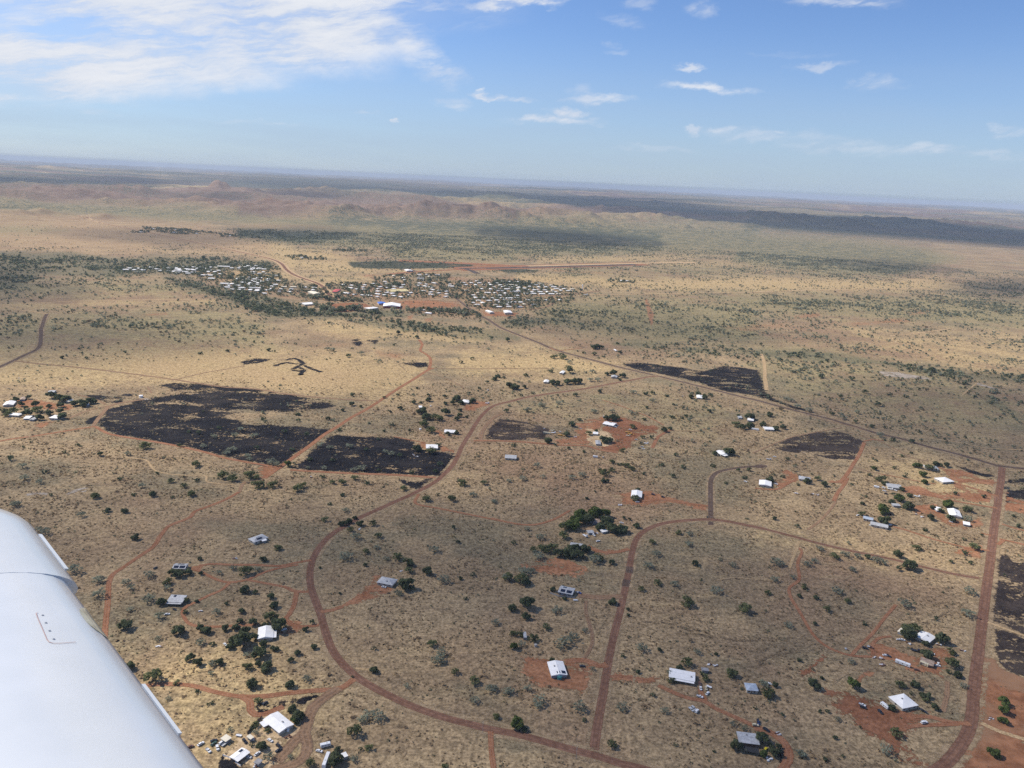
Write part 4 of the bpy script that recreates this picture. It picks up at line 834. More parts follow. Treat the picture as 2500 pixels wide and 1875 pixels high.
# ------------------------------------------------------------------ buildings
M_WHITE = plain('white_metal_roof', (.88, .86, .82), .45, 0, .06, .25)
M_CREAM = plain('cream_metal_roof', (.78, .70, .54), .5, 0, .08, .25)
M_GALV = plain('galvanised_roof', (.46, .46, .455), .5, .12, .18, .5)
M_GREYR = plain('weathered_grey_roof', (.30, .29, .285), .6, 0, .22, .35)
M_BLUEG = plain('blue_grey_roof', (.42, .47, .53), .45, .1, .16, .3)
M_TAN = plain('tan_rusty_roof', (.34, .25, .19), .7, 0, .3, .4)
M_BLUE = plain('blue_roof', (.05, .16, .55), .45, 0, .08, .3)
M_REDW = plain('dark_red_paint', (.26, .04, .035), .6, 0, .1, .3)
M_WALL = plain('cream_house_wall', (.46, .42, .35), .8, 0, .1, .5)
M_WALLG = plain('grey_house_wall', (.26, .27, .28), .8, 0, .12, .5)
M_WALLD = plain('brown_house_wall', (.17, .12, .09), .85, 0, .15, .5)
M_GLASS = plain('dark_window_glass', (.018, .022, .028), .12, 0, .1, .5, .5)
M_SOLAR = plain('solar_panel_glass', (.012, .016, .032), .18, 0, .2, 1.2, .5)
M_POST = plain('verandah_post_steel', (.35, .34, .32), .6, 0, .1, .5)
M_TEAL = plain('teal_tank', (.05, .20, .20), .5, 0, .1, .5)
M_CONC = plain('grey_concrete', (.36, .34, .31), .9, 0, .15, .3)
HOUSES = []      # (ref, x, y, radius) used when the trees and cars are described
FOOT = []        # footprints (x, y, radius)
def roof_z(kind, L, Wd, pitch):
    t = math.tan(R_(pitch))
    if kind == 'hip': return lambda x, y: t * min(Wd / 2 - abs(y), L / 2 - abs(x))
    if kind == 'gable': return lambda x, y: t * (Wd / 2 - abs(y))
    if kind == 'skillion': return lambda x, y: t * (y + Wd / 2) * .5
    return lambda x, y: 0.0
def roof_mesh(kind, L, Wd, z0, pitch, mat, name):
    l, w = L / 2, Wd / 2; f = roof_z(kind, L, Wd, pitch); mb = MB(); th = .16
    if kind == 'hip':
        r = max(l - w, .05); h = f(0, 0) if l >= w else math.tan(R_(pitch)) * l
        if l >= w: A, B = (-r, 0, z0 + h), (r, 0, z0 + h)
        else: A, B = (0, -(w - l) - .05, z0 + h), (0, (w - l) + .05, z0 + h)
        c = [(-l, -w, z0), (l, -w, z0), (l, w, z0), (-l, w, z0)]
        if l >= w: mb.poly([c[0], c[1], B, A]).poly([c[1], c[2], B]).poly([c[2], c[3], A, B]).poly([c[3], c[0], A])
        else: mb.poly([c[0], c[1], A]).poly([c[1], c[2], B, A]).poly([c[2], c[3], B]).poly([c[3], c[0], A, B])
    elif kind == 'gable':
        h = z0 + f(0, 0)
        mb.poly([(-l, -w, z0), (l, -w, z0), (l, 0, h), (-l, 0, h)]).poly([(l, w, z0), (-l, w, z0), (-l, 0, h), (l, 0, h)])
        mb.poly([(-l, w, z0), (-l, -w, z0), (-l, 0, h)]).poly([(l, -w, z0), (l, w, z0), (l, 0, h)])
    else:
        h = z0 + f(0, w)
        mb.poly([(-l, -w, z0), (l, -w, z0), (l, w, h), (-l, w, h)]); mb.poly([(l, w, z0), (-l, w, z0), (-l, w, h), (l, w, h)])
        mb.poly([(-l, w, z0), (-l, -w, z0), (-l, w, h)]).poly([(l, -w, z0), (l, w, z0), (l, w, h)])
    # fascia and soffit
    c = [(-l, -w), (l, -w), (l, w), (-l, w)]
    for i in range(4):
        (a, b), (d, e) = c[i], c[(i + 1) % 4]
        mb.poly([(a, b, z0 - th), (d, e, z0 - th), (d, e, z0), (a, b, z0)])
    mb.poly([(-l, w, z0 - th), (l, w, z0 - th), (l, -w, z0 - th), (-l, -w, z0 - th)])
    # ridge capping
    if kind in ('hip', 'gable') and l > w * .6:
        r = (l - w if kind == 'hip' else l) - .1; hz = z0 + f(0, 0)
        if r > .5: mb.box(-r, r, -.14, .14, hz - .03, hz + .07)
    return mb.mesh(name, mat)
def house(ref, label, c, q, kind='hip', rmat=None, wmat=None, pitch=16, eave=2.8, solar=(), sky=(), name='house', cat='house', posts=None, open_shed=False, extras=None):
    rmat = rmat or M_WHITE; wmat = wmat or M_WALL
    v = [float(k) for k in q.split()]
    g = [ground(*px(c, v[i], v[i + 1]), z=eave) for i in range(0, 8, 2)]            # tl tr br bl eave corners
    u = ((g[1] - g[0]) + (g[2] - g[3])) / 2; w = ((g[0] - g[3]) + (g[1] - g[2])) / 2; ctr = sum(g, Vector()) / 4
    L = u.length; Wd = abs(u.x * w.y - u.y * w.x) / L; rz = math.atan2(u.y, u.x)
    if kind in ('hip', 'gable') and Wd > L * 1.05:            # ridge along the longer side
        rz += math.pi / 2; L, Wd = Wd, L; solar = [(-d, -c_, a, b) for a, b, c_, d in solar]; sky = [(b, -a) for a, b in sky]
    root = empty(name, (ctr.x, ctr.y, 0), rz); tag(root, label, cat)
    root['ref'] = ref
    HOUSES.append((ref, ctr.x, ctr.y, max(L, Wd) / 2)); FOOT.append((ctr.x, ctr.y, max(L, Wd) / 2 + 1.5))
    rf = link('roof', roof_mesh(kind, L, Wd, eave, pitch, rmat, 'roof'), root)
    l, wd = L / 2 - .55, Wd / 2 - .55; f = roof_z(kind, L, Wd, pitch)
    if open_shed:
        for sx in (-1, 1):
            for sy in (-1, 1): MB().cyl(sx * l, sy * wd, 0, .07, eave - .1, 6).build('post', M_POST, root)
        MB().box(-l, l, wd - .1, wd, 0, eave - .2).build('wall', wmat, root)
    else:
        mb = MB(); mb.box(-l, l, -wd, wd, 0, eave - .17); mb.build('wall', wmat, root)
        if cat == 'house':
            n = 3 if L > 11 else 2
            for sy in (-1, 1):
                for k in range(n):
                    x = -l + 2 * l * (k + .5) / n + (.8 if sy > 0 else -.4)
                    y0, y1 = (wd, wd + .05) if sy > 0 else (-wd - .05, -wd)
                    MB().box(x - .8, x + .8, y0, y1, .95, 2.1).build('window', M_GLASS, root)
            MB().box(-l * .12 - .45, -l * .12 + .45, -wd - .06, -wd, .05, 2.1).build('door', M_WALLD, root)
            for sx in (-1, 1):
                x0, x1 = (l, l + .05) if sx > 0 else (-l - .05, -l)
                MB().box(x0, x1, -.8, .8, .95, 2.1).build('window', M_GLASS, root)
        else:
            MB().box(-1.5, 1.5, -wd - .06, -wd, .03, min(2.4, eave - .4)).build('roller_door', M_GREYR, root)
    for (a, b, c_, d) in solar:                               # panels lie on the roof slope
        x0, x1, y0, y1 = a * L / 2, b * L / 2, c_ * Wd / 2, d * Wd / 2
        mb = MB(); P = [(x, y, eave + f(x, y) + .12) for x, y in ((x0, y0), (x1, y0), (x1, y1), (x0, y1))]
        Q = [(x, y, z - .07) for x, y, z in P]
        mb.poly(P); mb.poly(Q[::-1])
        for i in range(4): j = (i + 1) % 4; mb.poly([Q[i], Q[j], P[j], P[i]])
        mb.build('solar_panel', M_SOLAR, root)
    for (a, b) in sky:
        x, y = a * L / 2, b * Wd / 2; z = eave + f(x, y)
        MB().box(x - .6, x + .6, y - .5, y + .5, z - .1, z + .55).build('roof_vent', M_GREYR, root)
    if posts:
        for sgn in posts:
            mb = MB(); d = Wd / 2 + 1.6
            y0, y1 = (Wd / 2 - .1, d + .6) if sgn > 0 else (-d - .6, -Wd / 2 + .1)
            P = [(-l, y0, eave - .45), (l, y0, eave - .45), (l, y1, eave - .45), (-l, y1, eave - .45)]
            mb.box(-l, l, y0, y1, eave - .5, eave - .36); vr = mb.build('verandah_roof', rmat, root)
            yo = y1 - .3 if sgn > 0 else y0 + .3
            for k in range(4): MB().cyl(-l + .2 + (2 * l - .4) * k / 3, yo, 0, .07, eave - .45, 6).build('post', M_POST, vr)
    return root
def shed(ref, label, c, q, kind='gable', rmat=None, wmat=None, pitch=9, eave=2.5, **k):
    return house(ref, label, c, q, kind, rmat or M_GALV, wmat or M_WALLG, pitch, eave, name='shed', cat='shed', **k)

# near row, bottom left
house('carport house', 'white gabled house with side carport beside the bright green tree', 'M', '1060 590 1285 465 1460 668 1275 775', 'gable', pitch=10, sky=((.25, -.3),))
shed('carport', 'white carport roof joined to the house by the bright green tree', 'M', '1020 630 1110 585 1150 655 1065 695', 'skillion', M_WHITE, pitch=4, open_shed=True)
shed('wreck shed', 'white skillion shed standing among wrecked cars', 'M', '485 850 560 795 648 830 560 890', 'skillion', M_CREAM)
house('rusty-roofed house', 'low house with part rusty part white roof near the wrecked cars', 'M', '610 1090 790 955 880 1040 715 1165', 'gable', M_WHITE, M_WALLD, 8, 2.6, solar=((.2, .75, .15, .7),))
shed('cream lean-to', 'small cream lean-to against the fence above the dark tree', 'M', '840 820 890 785 940 830 890 860', 'skillion', M_CREAM)
shed('grey lean-to', 'grey lean-to roof at the bottom edge under the feathery tree', 'M', '930 1170 1000 1110 1060 1140 1000 1200', 'skillion', M_GREYR)
shed('half-hidden shed', 'white shed mostly hidden behind the dark tree by the bus', 'M', '2110 1050 2180 1030 2212 1075 2150 1110', 'skillion', M_WHITE)
house('cross-gabled house', 'white house with a cross gable beside a cluster of dark trees', 'A', '1545 815 1640 808 1645 874 1548 886', 'gable', pitch=13, posts=(-1,))
house('grey house on red track', 'grey skillion house with one roof panel at the bend of a red track', 'A', '1022 623 1112 626 1105 667 1003 662', 'skillion', M_GALV, M_WALLG, 9, solar=((-.55, -.25, .4, .9),), posts=(-1,))
house('solar house', 'pale house with rows of solar panels behind a dark hedge', 'A', '1040 430 1120 432 1124 464 1044 463', 'gable', M_GALV, solar=((-.8, -.1, -.85, -.25), (.05, .85, -.85, -.25), (-.5, .5, .2, .7)))
house('hip house on open slope', 'pale hip-roofed house alone on the open grass', 'A', '1486 283 1580 251 1604 278 1524 307', 'hip', M_GALV, solar=((-.4, .3, -.7, -.3),))
shed('little white lean-to', 'little white lean-to beside the lone hip-roofed house', 'A', '1568 290 1596 283 1600 292 1572 299', 'skillion', M_WHITE)
house('grey house on red drive', 'grey corrugated house at the head of a red drive', 'B', '820 508 908 528 886 563 783 546', 'hip', M_GALV, solar=(), sky=((.1, -.4),))
# middle
house('house in red yard', 'white house with black solar panels in a red yard', 'C', '335 1022 430 1018 456 1101 356 1106', 'gable', M_WHITE, M_WALLG, 11, solar=((-.85, -.35, .45, .85), (-.15, .25, .55, .85)), sky=((-.3, .2),))
house('long white house', 'long white gabled house beside the car-strewn track', 'N', '195 175 565 240 567 378 197 305', 'gable', pitch=9, sky=((.7, -.3),), posts=(-1,))
house('deck house', 'grey house with dark solar panels and a fenced deck', 'C', '412 563 498 580 492 622 403 603', 'gable', M_GALV, M_WALLG, 11, solar=((-.7, -.1, -.8, -.2), (.1, .8, -.8, -.2), (-.6, -.1, .3, .8)))
house('tree-screened grey house', 'grey house half hidden by dark trees on a red loop drive', 'C', '470 303 550 313 543 338 476 328', 'gable', M_GALV)
house('house behind pale tree', 'white house with a pale tree in front on a red yard', 'G', '1163 1350 1253 1360 1250 1412 1160 1400', 'gable', pitch=12)
shed('small grey shed', 'small grey shed right of the long white house', 'N', '653 170 755 178 758 222 655 212', 'gable', M_GREYR)
house('blue-grey roofed house', 'blue-grey roofed house on open grass right of the bushes', 'N', '1270 390 1440 400 1460 510 1285 492', 'hip', M_BLUEG, pitch=10)
house('grey house by yellow car', 'grey two-part roofed house with dark trees and a yellow car', 'N', '1135 1075 1430 1110 1500 1275 1200 1235', 'gable', M_GALV, M_WALLD, 9, sky=((-.1, .4),))
shed('pergola', 'dark shade-cloth pergola in front of the grey roofed house', 'N', '1260 1290 1480 1330 1470 1400 1250 1350', 'skillion', plain('black_shade_cloth', (.03, .03, .032), .9), M_WALLD, 2, 2.3, open_shed=True)
shed('white tin hut', 'small white tin hut among green bushes', 'C', '192 845 210 845 209 876 190 876', 'skillion', M_GALV)
shed('compound shed', 'grey shed inside the tree-filled yard', 'C', '570 232 606 230 616 246 580 250', 'gable', M_GALV)
shed('dark compound hut', 'dark hut at the middle of the tree-filled yard', 'C', '605 165 650 168 650 190 605 186', 'skillion', M_TAN)
shed('white compound hut', 'white roofed hut on the right of the tree-filled yard', 'C', '655 228 690 222 694 238 660 246', 'skillion', M_WHITE)
shed('upper compound hut', 'white hut at the back of the tree-filled yard', 'C', '668 148 700 150 700 160 668 158', 'skillion', M_WHITE)
# right
house('gabled house by round tree', 'white gabled house between two round dark trees', 'O', '1105 220 1305 305 1208 385 1008 290', 'gable', pitch=9, sky=((.2, .2),))
shed('cream tent shed', 'cream peaked shed left of the round dark trees', 'O', '785 210 840 175 882 215 835 275', 'gable', M_CREAM, pitch=22)
house('pyramid-roofed house', 'white house with a pyramid hip roof and dark roof vent', 'O', '655 1108 865 1068 1070 1225 850 1275', 'hip', pitch=13, sky=((-.1, .1),), posts=None)
shed('brown shed', 'low brown flat roofed shed with a caravan parked in front', 'O', '1100 575 1290 640 1260 700 1075 640', 'skillion', M_TAN, M_WALLD, 4)
house('house by red loop', 'white gabled house by the red loop drive', 'D', '1145 104 1221 115 1216 155 1142 140', 'gable', sky=((.2, -.2),))
shed('white cabin', 'white cabin with a dark front left of the gabled house', 'D', '1064 92 1109 95 1106 115 1061 112', 'gable', M_WHITE)
shed('small white shed', 'small low white shed right of the gabled house on the red loop', 'D', '1234 180 1276 189 1273 203 1230 195', 'skillion', M_WHITE)
house('blue-grey long house', 'blue-grey long house in front of two dark trees', 'D', '636 145 697 158 691 173 629 160', 'gable', M_BLUEG)
house('long grey house', 'long grey house at the end of a red drive', 'D', '682 178 786 200 780 219 670 196', 'gable', M_GALV)
shed('grey hut', 'grey hut between dark round trees', 'D', '806 70 852 72 850 87 808 83', 'gable', M_GALV)
house('long house with ute', 'long white house beside a white ute on a red loop', 'H', '18 1262 115 1280 114 1318 3 1303', 'gable', pitch=9)
house('mid grey house', 'grey house with a dark tree in front near a red clearing', 'H', '345 1228 440 1246 438 1270 335 1256', 'hip', M_GALV)
house('long grey shed house', 'long grey house with white vehicles lined up in front', 'H', '1072 1290 1190 1305 1186 1336 1066 1322', 'gable', M_GALV)
house('broad hip house', 'broad white hip-roofed house on bare red ground', 'H', '1473 1246 1570 1240 1622 1278 1530 1286', 'hip', pitch=10)
house('tree-hidden grey house', 'grey house mostly hidden by trees near the black burnt strip', 'H', '1392 1140 1490 1150 1500 1177 1378 1164', 'hip', M_GALV)
house('small long house', 'small long white house by dark trees below the highway', 'H', '50 822 128 825 126 848 50 843', 'gable')
shed('white tank shed', 'white shed in the tree clump above the small long house', 'G', '2128 752 2180 760 2178 774 2125 768', 'skillion', M_WHITE)
shed('clump hut', 'pale hut in front of the trees below the highway', 'G', '2048 736 2080 738 2080 750 2048 748', 'skillion', M_GALV)
house('white roadside house', 'white house among three dark trees near the highway', 'G', '1705 556 1746 560 1760 586 1700 580', 'hip')
house('red earth house', 'white house at the top of the big red earth yard', 'G', '945 774 1040 794 1018 816 930 800', 'gable', pitch=10, solar=((-.3, .2, .2, .7),))
shed('grey yard shed', 'pale grey shed in the middle of the red earth yard', 'G', '868 936 914 938 900 970 858 966', 'gable', M_GALV)
shed('white yard shed', 'white skillion shed by a small tree in the red earth yard', 'G', '840 866 882 870 890 886 845 882', 'skillion', M_WHITE)
house('splayed white house', 'white house with two wings beside dark round trees', 'G', '1862 1026 1932 1018 1966 1050 1900 1056', 'gable', pitch=10, sky=((.3, .1),))
shed('carport by splayed house', 'small white carport in front of the house with two wings', 'G', '1918 1055 1950 1050 1960 1062 1930 1068', 'skillion', M_WHITE, open_shed=True)
house('lone grey house', 'long grey house alone on the dry grass below the burnt paddock', 'G', '115 1054 209 1060 208 1089 110 1082', 'gable', M_GALV, pitch=9)
house('burnt paddock house', 'white house with wings at the corner of the burnt paddock', 'F', '1503 970 1590 968 1602 1003 1490 1000', 'gable', pitch=10)
house('long roadside house', 'long white house with bushes in front beside the curved road', 'F', '1655 845 1746 850 1745 874 1648 868', 'gable')
house('bushy white house', 'white hip-roofed house between dense dark trees', 'F', '1802 596 1862 600 1862 625 1794 616', 'hip')
shed('white stock shed', 'small white shed left of the bushes', 'F', '1437 650 1465 650 1466 662 1437 662', 'skillion', M_WHITE)
house('white creek house', 'white roofed house left of a dark tree clump beyond the curved road', 'G', '436 434 478 436 474 456 432 450', 'gable')
house('small far white house', 'small white house beside a tall grey-green tree', 'G', '574 358 606 360 604 382 570 376', 'gable')
house('pale house by junction', 'pale house under dark trees near the highway junction', 'G', '992 394 1045 400 1046 413 996 410', 'gable', M_GALV)
house('far grey house', 'grey house inside a dark tree clump beyond the curved road', 'G', '165 480 196 482 194 499 160 496', 'hip', M_GALV)
shed('lone white shed', 'white shed on the plain above the burnt highway paddock', 'G', '1022 178 1036 178 1036 190 1022 190', 'gable', M_WHITE)
# cluster on the left
house('tan station house', 'tan roofed house in the tree cluster on the left', 'E', '548 596 612 590 606 612 555 614', 'hip', M_CREAM)
house('long station house', 'long white house at the left edge of the tree cluster', 'E', '48 618 148 606 98 646 20 642', 'gable')
house('low station house', 'low white house left of a dark tree in the cluster', 'E', '95 706 182 710 170 732 84 724', 'hip')
house('bright station house', 'bright white house with a wall at the right of the cluster', 'E', '432 722 496 728 506 754 428 752', 'hip')
shed('station shed', 'white skillion shed between two dark trees in the cluster', 'E', '205 736 258 736 256 755 203 755', 'skillion', M_WHITE)
shed('second station shed', 'pale shed left of a round tree at the front of the cluster', 'E', '264 742 300 744 300 768 262 764', 'gable', M_GALV)
shed('eastern station shed', 'white shed among trees at the right end of the cluster', 'E', '706 622 736 620 742 640 710 644', 'gable', M_WHITE)
shed('back station shed', 'grey shed behind the trees at the back of the cluster', 'E', '406 520 460 520 462 534 406 534', 'gable', M_GALV)
shed('brown station shed', 'grey-brown shed at the back left of the cluster', 'E', '168 576 214 574 216 596 170 598', 'gable', M_TAN)
# long pole fences and tanks
def fence(label, c, s, h=1.5, mat=None, name='fence', cat='fence'):
    L = [ground(*q) for q in pts(c, s)]; mat = mat or M_GALV
    root = empty(name, L[0]); tag(root, label, cat); o = L[0]; mb = MB()
    for a, b in zip(L[:-1], L[1:]):
        d = (b - a); n = Vector((-d.y, d.x, 0)).normalized() * .04
        P = [a - n - o, b - n - o, b + n - o, a + n - o]
        T = [p + Vector((0, 0, h)) for p in P]; mb.poly(T); mb.poly(P[::-1])
        for i in range(4): j = (i + 1) % 4; mb.poly([P[i], P[j], T[j], T[i]])
    mb.build('panel', mat, root)
    for a, b in zip(L[:-1], L[1:]):
        n = max(1, int((b - a).length / 6))
        for k in range(n): p = a + (b - a) * k / n - o; MB().cyl(p.x, p.y, 0, .08, h + .15, 6).build('post', M_POST, root)
    return root
fence('low pale fence around the grey house with the deck', 'C', '352 612 405 632 500 640', 1.4, M_CONC)
fence('dark fence running down from the white carport house', 'M', '1050 560 1005 610 905 715 850 790', 1.9, M_WALLD)
fence('white fence along the bottom yard', 'M', '520 1080 600 1110 760 1225', 1.3, M_WHITE)
fence('white low wall in front of the bright white cluster house', 'E', '425 772 480 768 545 752', 1.2, M_CONC)
def tank(label, c, x, y, r, h, mat, name='water_tank'):
    p = ground(*px(c, x, y)); root = empty(name, p); tag(root, label, 'tank')
    MB().cyl(0, 0, 0, r, h, 20).build('barrel', mat, root); MB().cyl(0, 0, h, r * 1.02, h * .12, 20, r2=r * .25).build('lid', mat, root); FOOT.append((p.x, p.y, r))
    return root
tank('teal water tank in front of the white house with black solar panels', 'C', 407, 1124, 1.9, 2.4, M_TEAL)
tank('small pale tank beside the green bushes above the red yard', 'C', 265, 930, 1.3, 2.0, M_CONC)
tank('small white tank at the corner of the gabled carport house', 'M', 1398, 745, 1.0, 1.6, M_WHITE)
tank('small white tank left of the long roadside house', 'F', 1450, 848, 1.6, 2.2, M_WHITE)
tank('white tank standing by the track over the burnt ground', 'E', 1172, 578, 3.0, 3.2, M_WHITE)

# ------------------------------------------------------------------ the town
TOWN_OK = []
BLOCKS = [  # crop, outline, spacing along, spacing across, chance, axis degrees, where
 ('J', '-40 1000 280 1020 330 1055 300 1075 560 1088 660 1130 600 1178 400 1168 100 1150 -60 1120', 34, 52, .62, 10, 'in the town block left of the oval'),
 ('J', '700 1070 900 1062 960 1130 1000 1180 800 1186 720 1140', 32, 50, .66, -25, 'in the town block above the oval'),
 ('J', '930 1065 1300 1062 1440 1185 1010 1190', 30, 46, .7, -25, 'in the middle of the town'),
 ('J', '1060 1015 1450 980 1660 1000 1640 1040 1330 1048 1120 1058', 34, 56, .5, 12, 'at the back of the town'),
 ('J', '1350 1060 1590 1062 1755 1185 1500 1178', 30, 48, .7, -28, 'in the block left of the highway'),
 ('J', '1650 1065 1850 1042 2280 1040 2330 1170 2180 1180 1850 1200', 31, 50, .66, 15, 'in the block right of the highway'),
 ('K', '60 1042 350 1052 550 1090 745 1108 640 1158 400 1158 130 1168', 30, 44, .78, 14, 'in the right hand block of the town'),
 ('J', '1880 1262 1860 1212 2050 1182 2240 1180 2240 1262 2000 1268', 29, 42, .78, 20, 'in the white block beside the highway'),
 ('K', '40 1200 110 1180 330 1190 480 1192 478 1232 330 1268 200 1270 20 1262', 30, 44, .66, 14, 'in the front right block of the town'),
 ('K', '510 1190 650 1190 620 1216 520 1220', 26, 36, .8, 14, 'in the small outer right block'),
 ('I', '1400 930 1640 940 1620 982 1400 984', 24, 40, .9, 8, 'in the left part of the town'),
 ('I', '1000 935 1225 940 1220 972 1000 968', 28, 46, .75, 8, 'in the left outskirts of the town'),
 ('I', '1680 930 2000 912 2230 920 2230 950 1950 950 1720 982', 25, 44, .75, 8, 'at the back left of the town'),
 ('I', '1900 1000 2260 1012 2260 1060 2000 1050', 25, 40, .8, 8, 'in the block behind the creek trees'),
 ('I', '1830 1062 2240 1045 2240 1130 1870 1122', 26, 40, .75, 8, 'in the front left block of the town'),
 ('J', '0 922 220 932 250 952 0 962', 26, 50, .75, 8, 'in the row beyond the sandy field'),
 ('J', '1410 1282 1650 1272 1900 1302 1900 1348 1650 1338 1430 1320', 34, 40, .4, -20, 'in the leafy block in front of the town'),
 ('J', '390 832 640 850 640 866 420 862', 30, 60, .6, 8, 'in the hamlet beyond the town'),
 ('J', '750 785 980 785 980 797 750 797', 60, 90, .5, 8, 'in the far hamlet'),
 ('I', '1230 602 1450 612 1650 650 1480 655 1240 622', 60, 110, .6, 8, 'at the far settlement by the highway'),
 ('I', '1860 660 1960 664 1960 676 1860 676', 50, 90, .8, 8, 'at the far settlement by the highway'),
 ('I', '1120 630 1210 630 1210 644 1120 644', 50, 90, .7, 8, 'at the far settlement by the highway'),
 ('I', '1230 925 1700 925 1720 962 1560 990 1240 962', 26, 46, .75, 8, 'in the middle of the left arm'),
 ('I', '1640 985 1900 985 1900 1045 1720 1040', 26, 44, .7, 8, 'at the front of the left arm'),
 ('J', '-20 960 260 975 260 1010 -20 995', 28, 44, .6, 8, 'beside the sandy field'),
 ('K', '1000 1032 1160 1040 1160 1056 1000 1050', 26, 50, .8, 8, 'at the camp right of the town'),
]
def town():
    protos = []
    for i, (L, Wd, k, m) in enumerate(((17, 10, 'hip', M_WHITE), (20, 11, 'gable', M_WHITE), (14, 10, 'hip', M_WHITE), (22, 13, 'gable', M_GALV), (17, 10, 'gable', M_CREAM), (16, 10, 'hip', M_GREYR), (18, 11, 'hip', M_WHITE))):
        mb = MB(); l, w = L / 2 - .5, Wd / 2 - .5; mb.box(-l, l, -w, w, 0, 2.9)
        me = roof_mesh(k, L, Wd, 3.0, 15, m, 'town_house')
        b = len(me.vertices)
        mb2 = MB(); mb2.v = [tuple(v.co) for v in me.vertices]; mb2.f = [list(p.vertices) for p in me.polygons]; mb2.mi = [0] * len(mb2.f)
        mb2.cur = 1; mb2.box(-l, l, -w, w, 0, 2.83)
        mb2.cur = 2
        for sy in (-1, 1):
            for xx in (-.5, .4): mb2.box(l * xx - .8, l * xx + .8, sy * (w + .03) - .03, sy * (w + .03) + .03, 1.0, 2.1)
        protos.append(mb2.mesh('town_house', [m, M_WALL, M_GLASS]))
    n = 0; rs = random.Random(5)
    cl = ['white roofed', 'long white roofed', 'small white roofed', 'big grey roofed', 'cream roofed', 'dark grey roofed', 'square white roofed']
    for c, s, sx, sy, ch, deg, where in BLOCKS:
        P = np.array([tuple(ground(*q)[:2]) for q in pts(c, s)]); TOWN_OK.append(P)
        a = R_(deg); ca, sa = math.cos(a), math.sin(a); ctr = P.mean(0); R = np.abs(P - ctr).max() * 1.5
        for i in range(int(-R / sx), int(R / sx) + 1):
            for j in range(int(-R / sy), int(R / sy) + 1):
                u, v = i * sx + rs.uniform(-4, 4), j * sy + rs.uniform(-5, 5)
                x, y = ctr[0] + u * ca - v * sa, ctr[1] + u * sa + v * ca
                if sdf_poly(np.array([x]), np.array([y]), P)[0] < 6 or rs.random() > ch or n >= 298: continue
                if any((x - fx) ** 2 + (y - fy) ** 2 < (fr + 10) ** 2 for fx, fy, fr in FOOT[-400:]): continue
                k = rs.choices(range(7), (6, 4, 5, 1.6, 1, .8, 5))[0]
                o = link('town_house', protos[k], None, (x, y, float(terrain_z(np.array([x]), np.array([y]))[0])), a + rs.choice((0, math.pi / 2, math.pi)) + rs.uniform(-.06, .06))
                sc = rs.uniform(.85, 1.15) * (1.2 if c == 'I' else 1); o.scale = (sc, sc * rs.uniform(.9, 1.1), 1)
                tag(o, f'distant {cl[k]} house {where}', 'house', f'{cl[k]} houses {where}'); n += 1
                FOOT.append((x, y, 8))
    return n
shedm = dict(name='hall')
house('sports hall', 'big white roofed hall with dark red walls beside the oval', 'J', '1150 1226 1280 1230 1292 1254 1135 1250', 'gable', M_WHITE, M_REDW, 9, 6.0, name='sports_hall', cat='hall')
house('blue roof', 'bright blue roofed shed next to the red walled hall', 'J', '1096 1216 1160 1216 1160 1230 1098 1230', 'gable', M_BLUE, M_WALL, 9, 4.5, name='blue_shed', cat='shed')
house('red roof', 'red roofed town house above the oval', 'J', '728 1108 775 1110 775 1132 730 1130', 'hip', plain('bright_red_roof', (.55, .10, .09), .5), M_WALL, 14, 3.2, name='house', cat='house')
house('school', 'long pale yellow roofed school building in the town', 'J', '1180 1112 1330 1108 1335 1126 1190 1132', 'gable', plain('pale_yellow_roof', (.62, .52, .26), .5), M_WALL, 9, 3.6, name='school', cat='school')
house('oval grandstand', 'long white roofed shelter at the left of the oval', 'J', '462 1222 545 1216 548 1232 468 1240', 'gable', M_WHITE, M_WALL, 9, 4, name='shelter', cat='shelter')
house('oval clubhouse', 'white clubhouse roof at the front edge of the oval', 'J', '1000 1262 1080 1252 1085 1266 1005 1276', 'hip', M_WHITE, M_WALL, 9, 4, name='clubhouse', cat='clubhouse')
house('depot', 'large white depot roof alone on red ground beside the highway', 'K', '102 1285 165 1288 168 1306 104 1306', 'gable', M_WHITE, M_WALL, 9, 5, name='depot', cat='depot')
house('roadhouse', 'white roadhouse on the red lot beside the highway', 'J', '2005 1285 2045 1284 2046 1302 2008 1303', 'gable', M_WHITE, M_WALL, 9, 4.5, name='roadhouse', cat='roadhouse')
house('big store', 'big tan roofed store beside the town street', 'J', '535 1128 600 1126 605 1146 540 1150', 'gable', M_CREAM, M_WALL, 9, 5, name='store', cat='store')
house('airport shed', 'pale airport terminal roof beside the airstrip', 'J', '1325 946 1380 946 1380 956 1325 956', 'gable', M_WHITE, M_WALL, 9, 5, name='terminal', cat='terminal')
N_TOWN = town()
def water_tower():
    p = ground(*px('K', 755, 1112)); root = empty('water_tower', p); tag(root, 'tall white water tower at the right end of the town', 'water tower')
    h = pxsize(p, 11.5); MB().cyl(0, 0, 0, h * .08, h * .72, 14).build('shaft', M_WHITE, root)
    MB().cyl(0, 0, h * .72, h * .08, h * .08, 16, r2=h * .16).cyl(0, 0, h * .80, h * .16, h * .2, 16).build('tank', M_WHITE, root)
    MB().cyl(0, 0, h, h * .16, h * .05, 16, r2=h * .03).build('roof', M_WHITE, root)
water_tower()
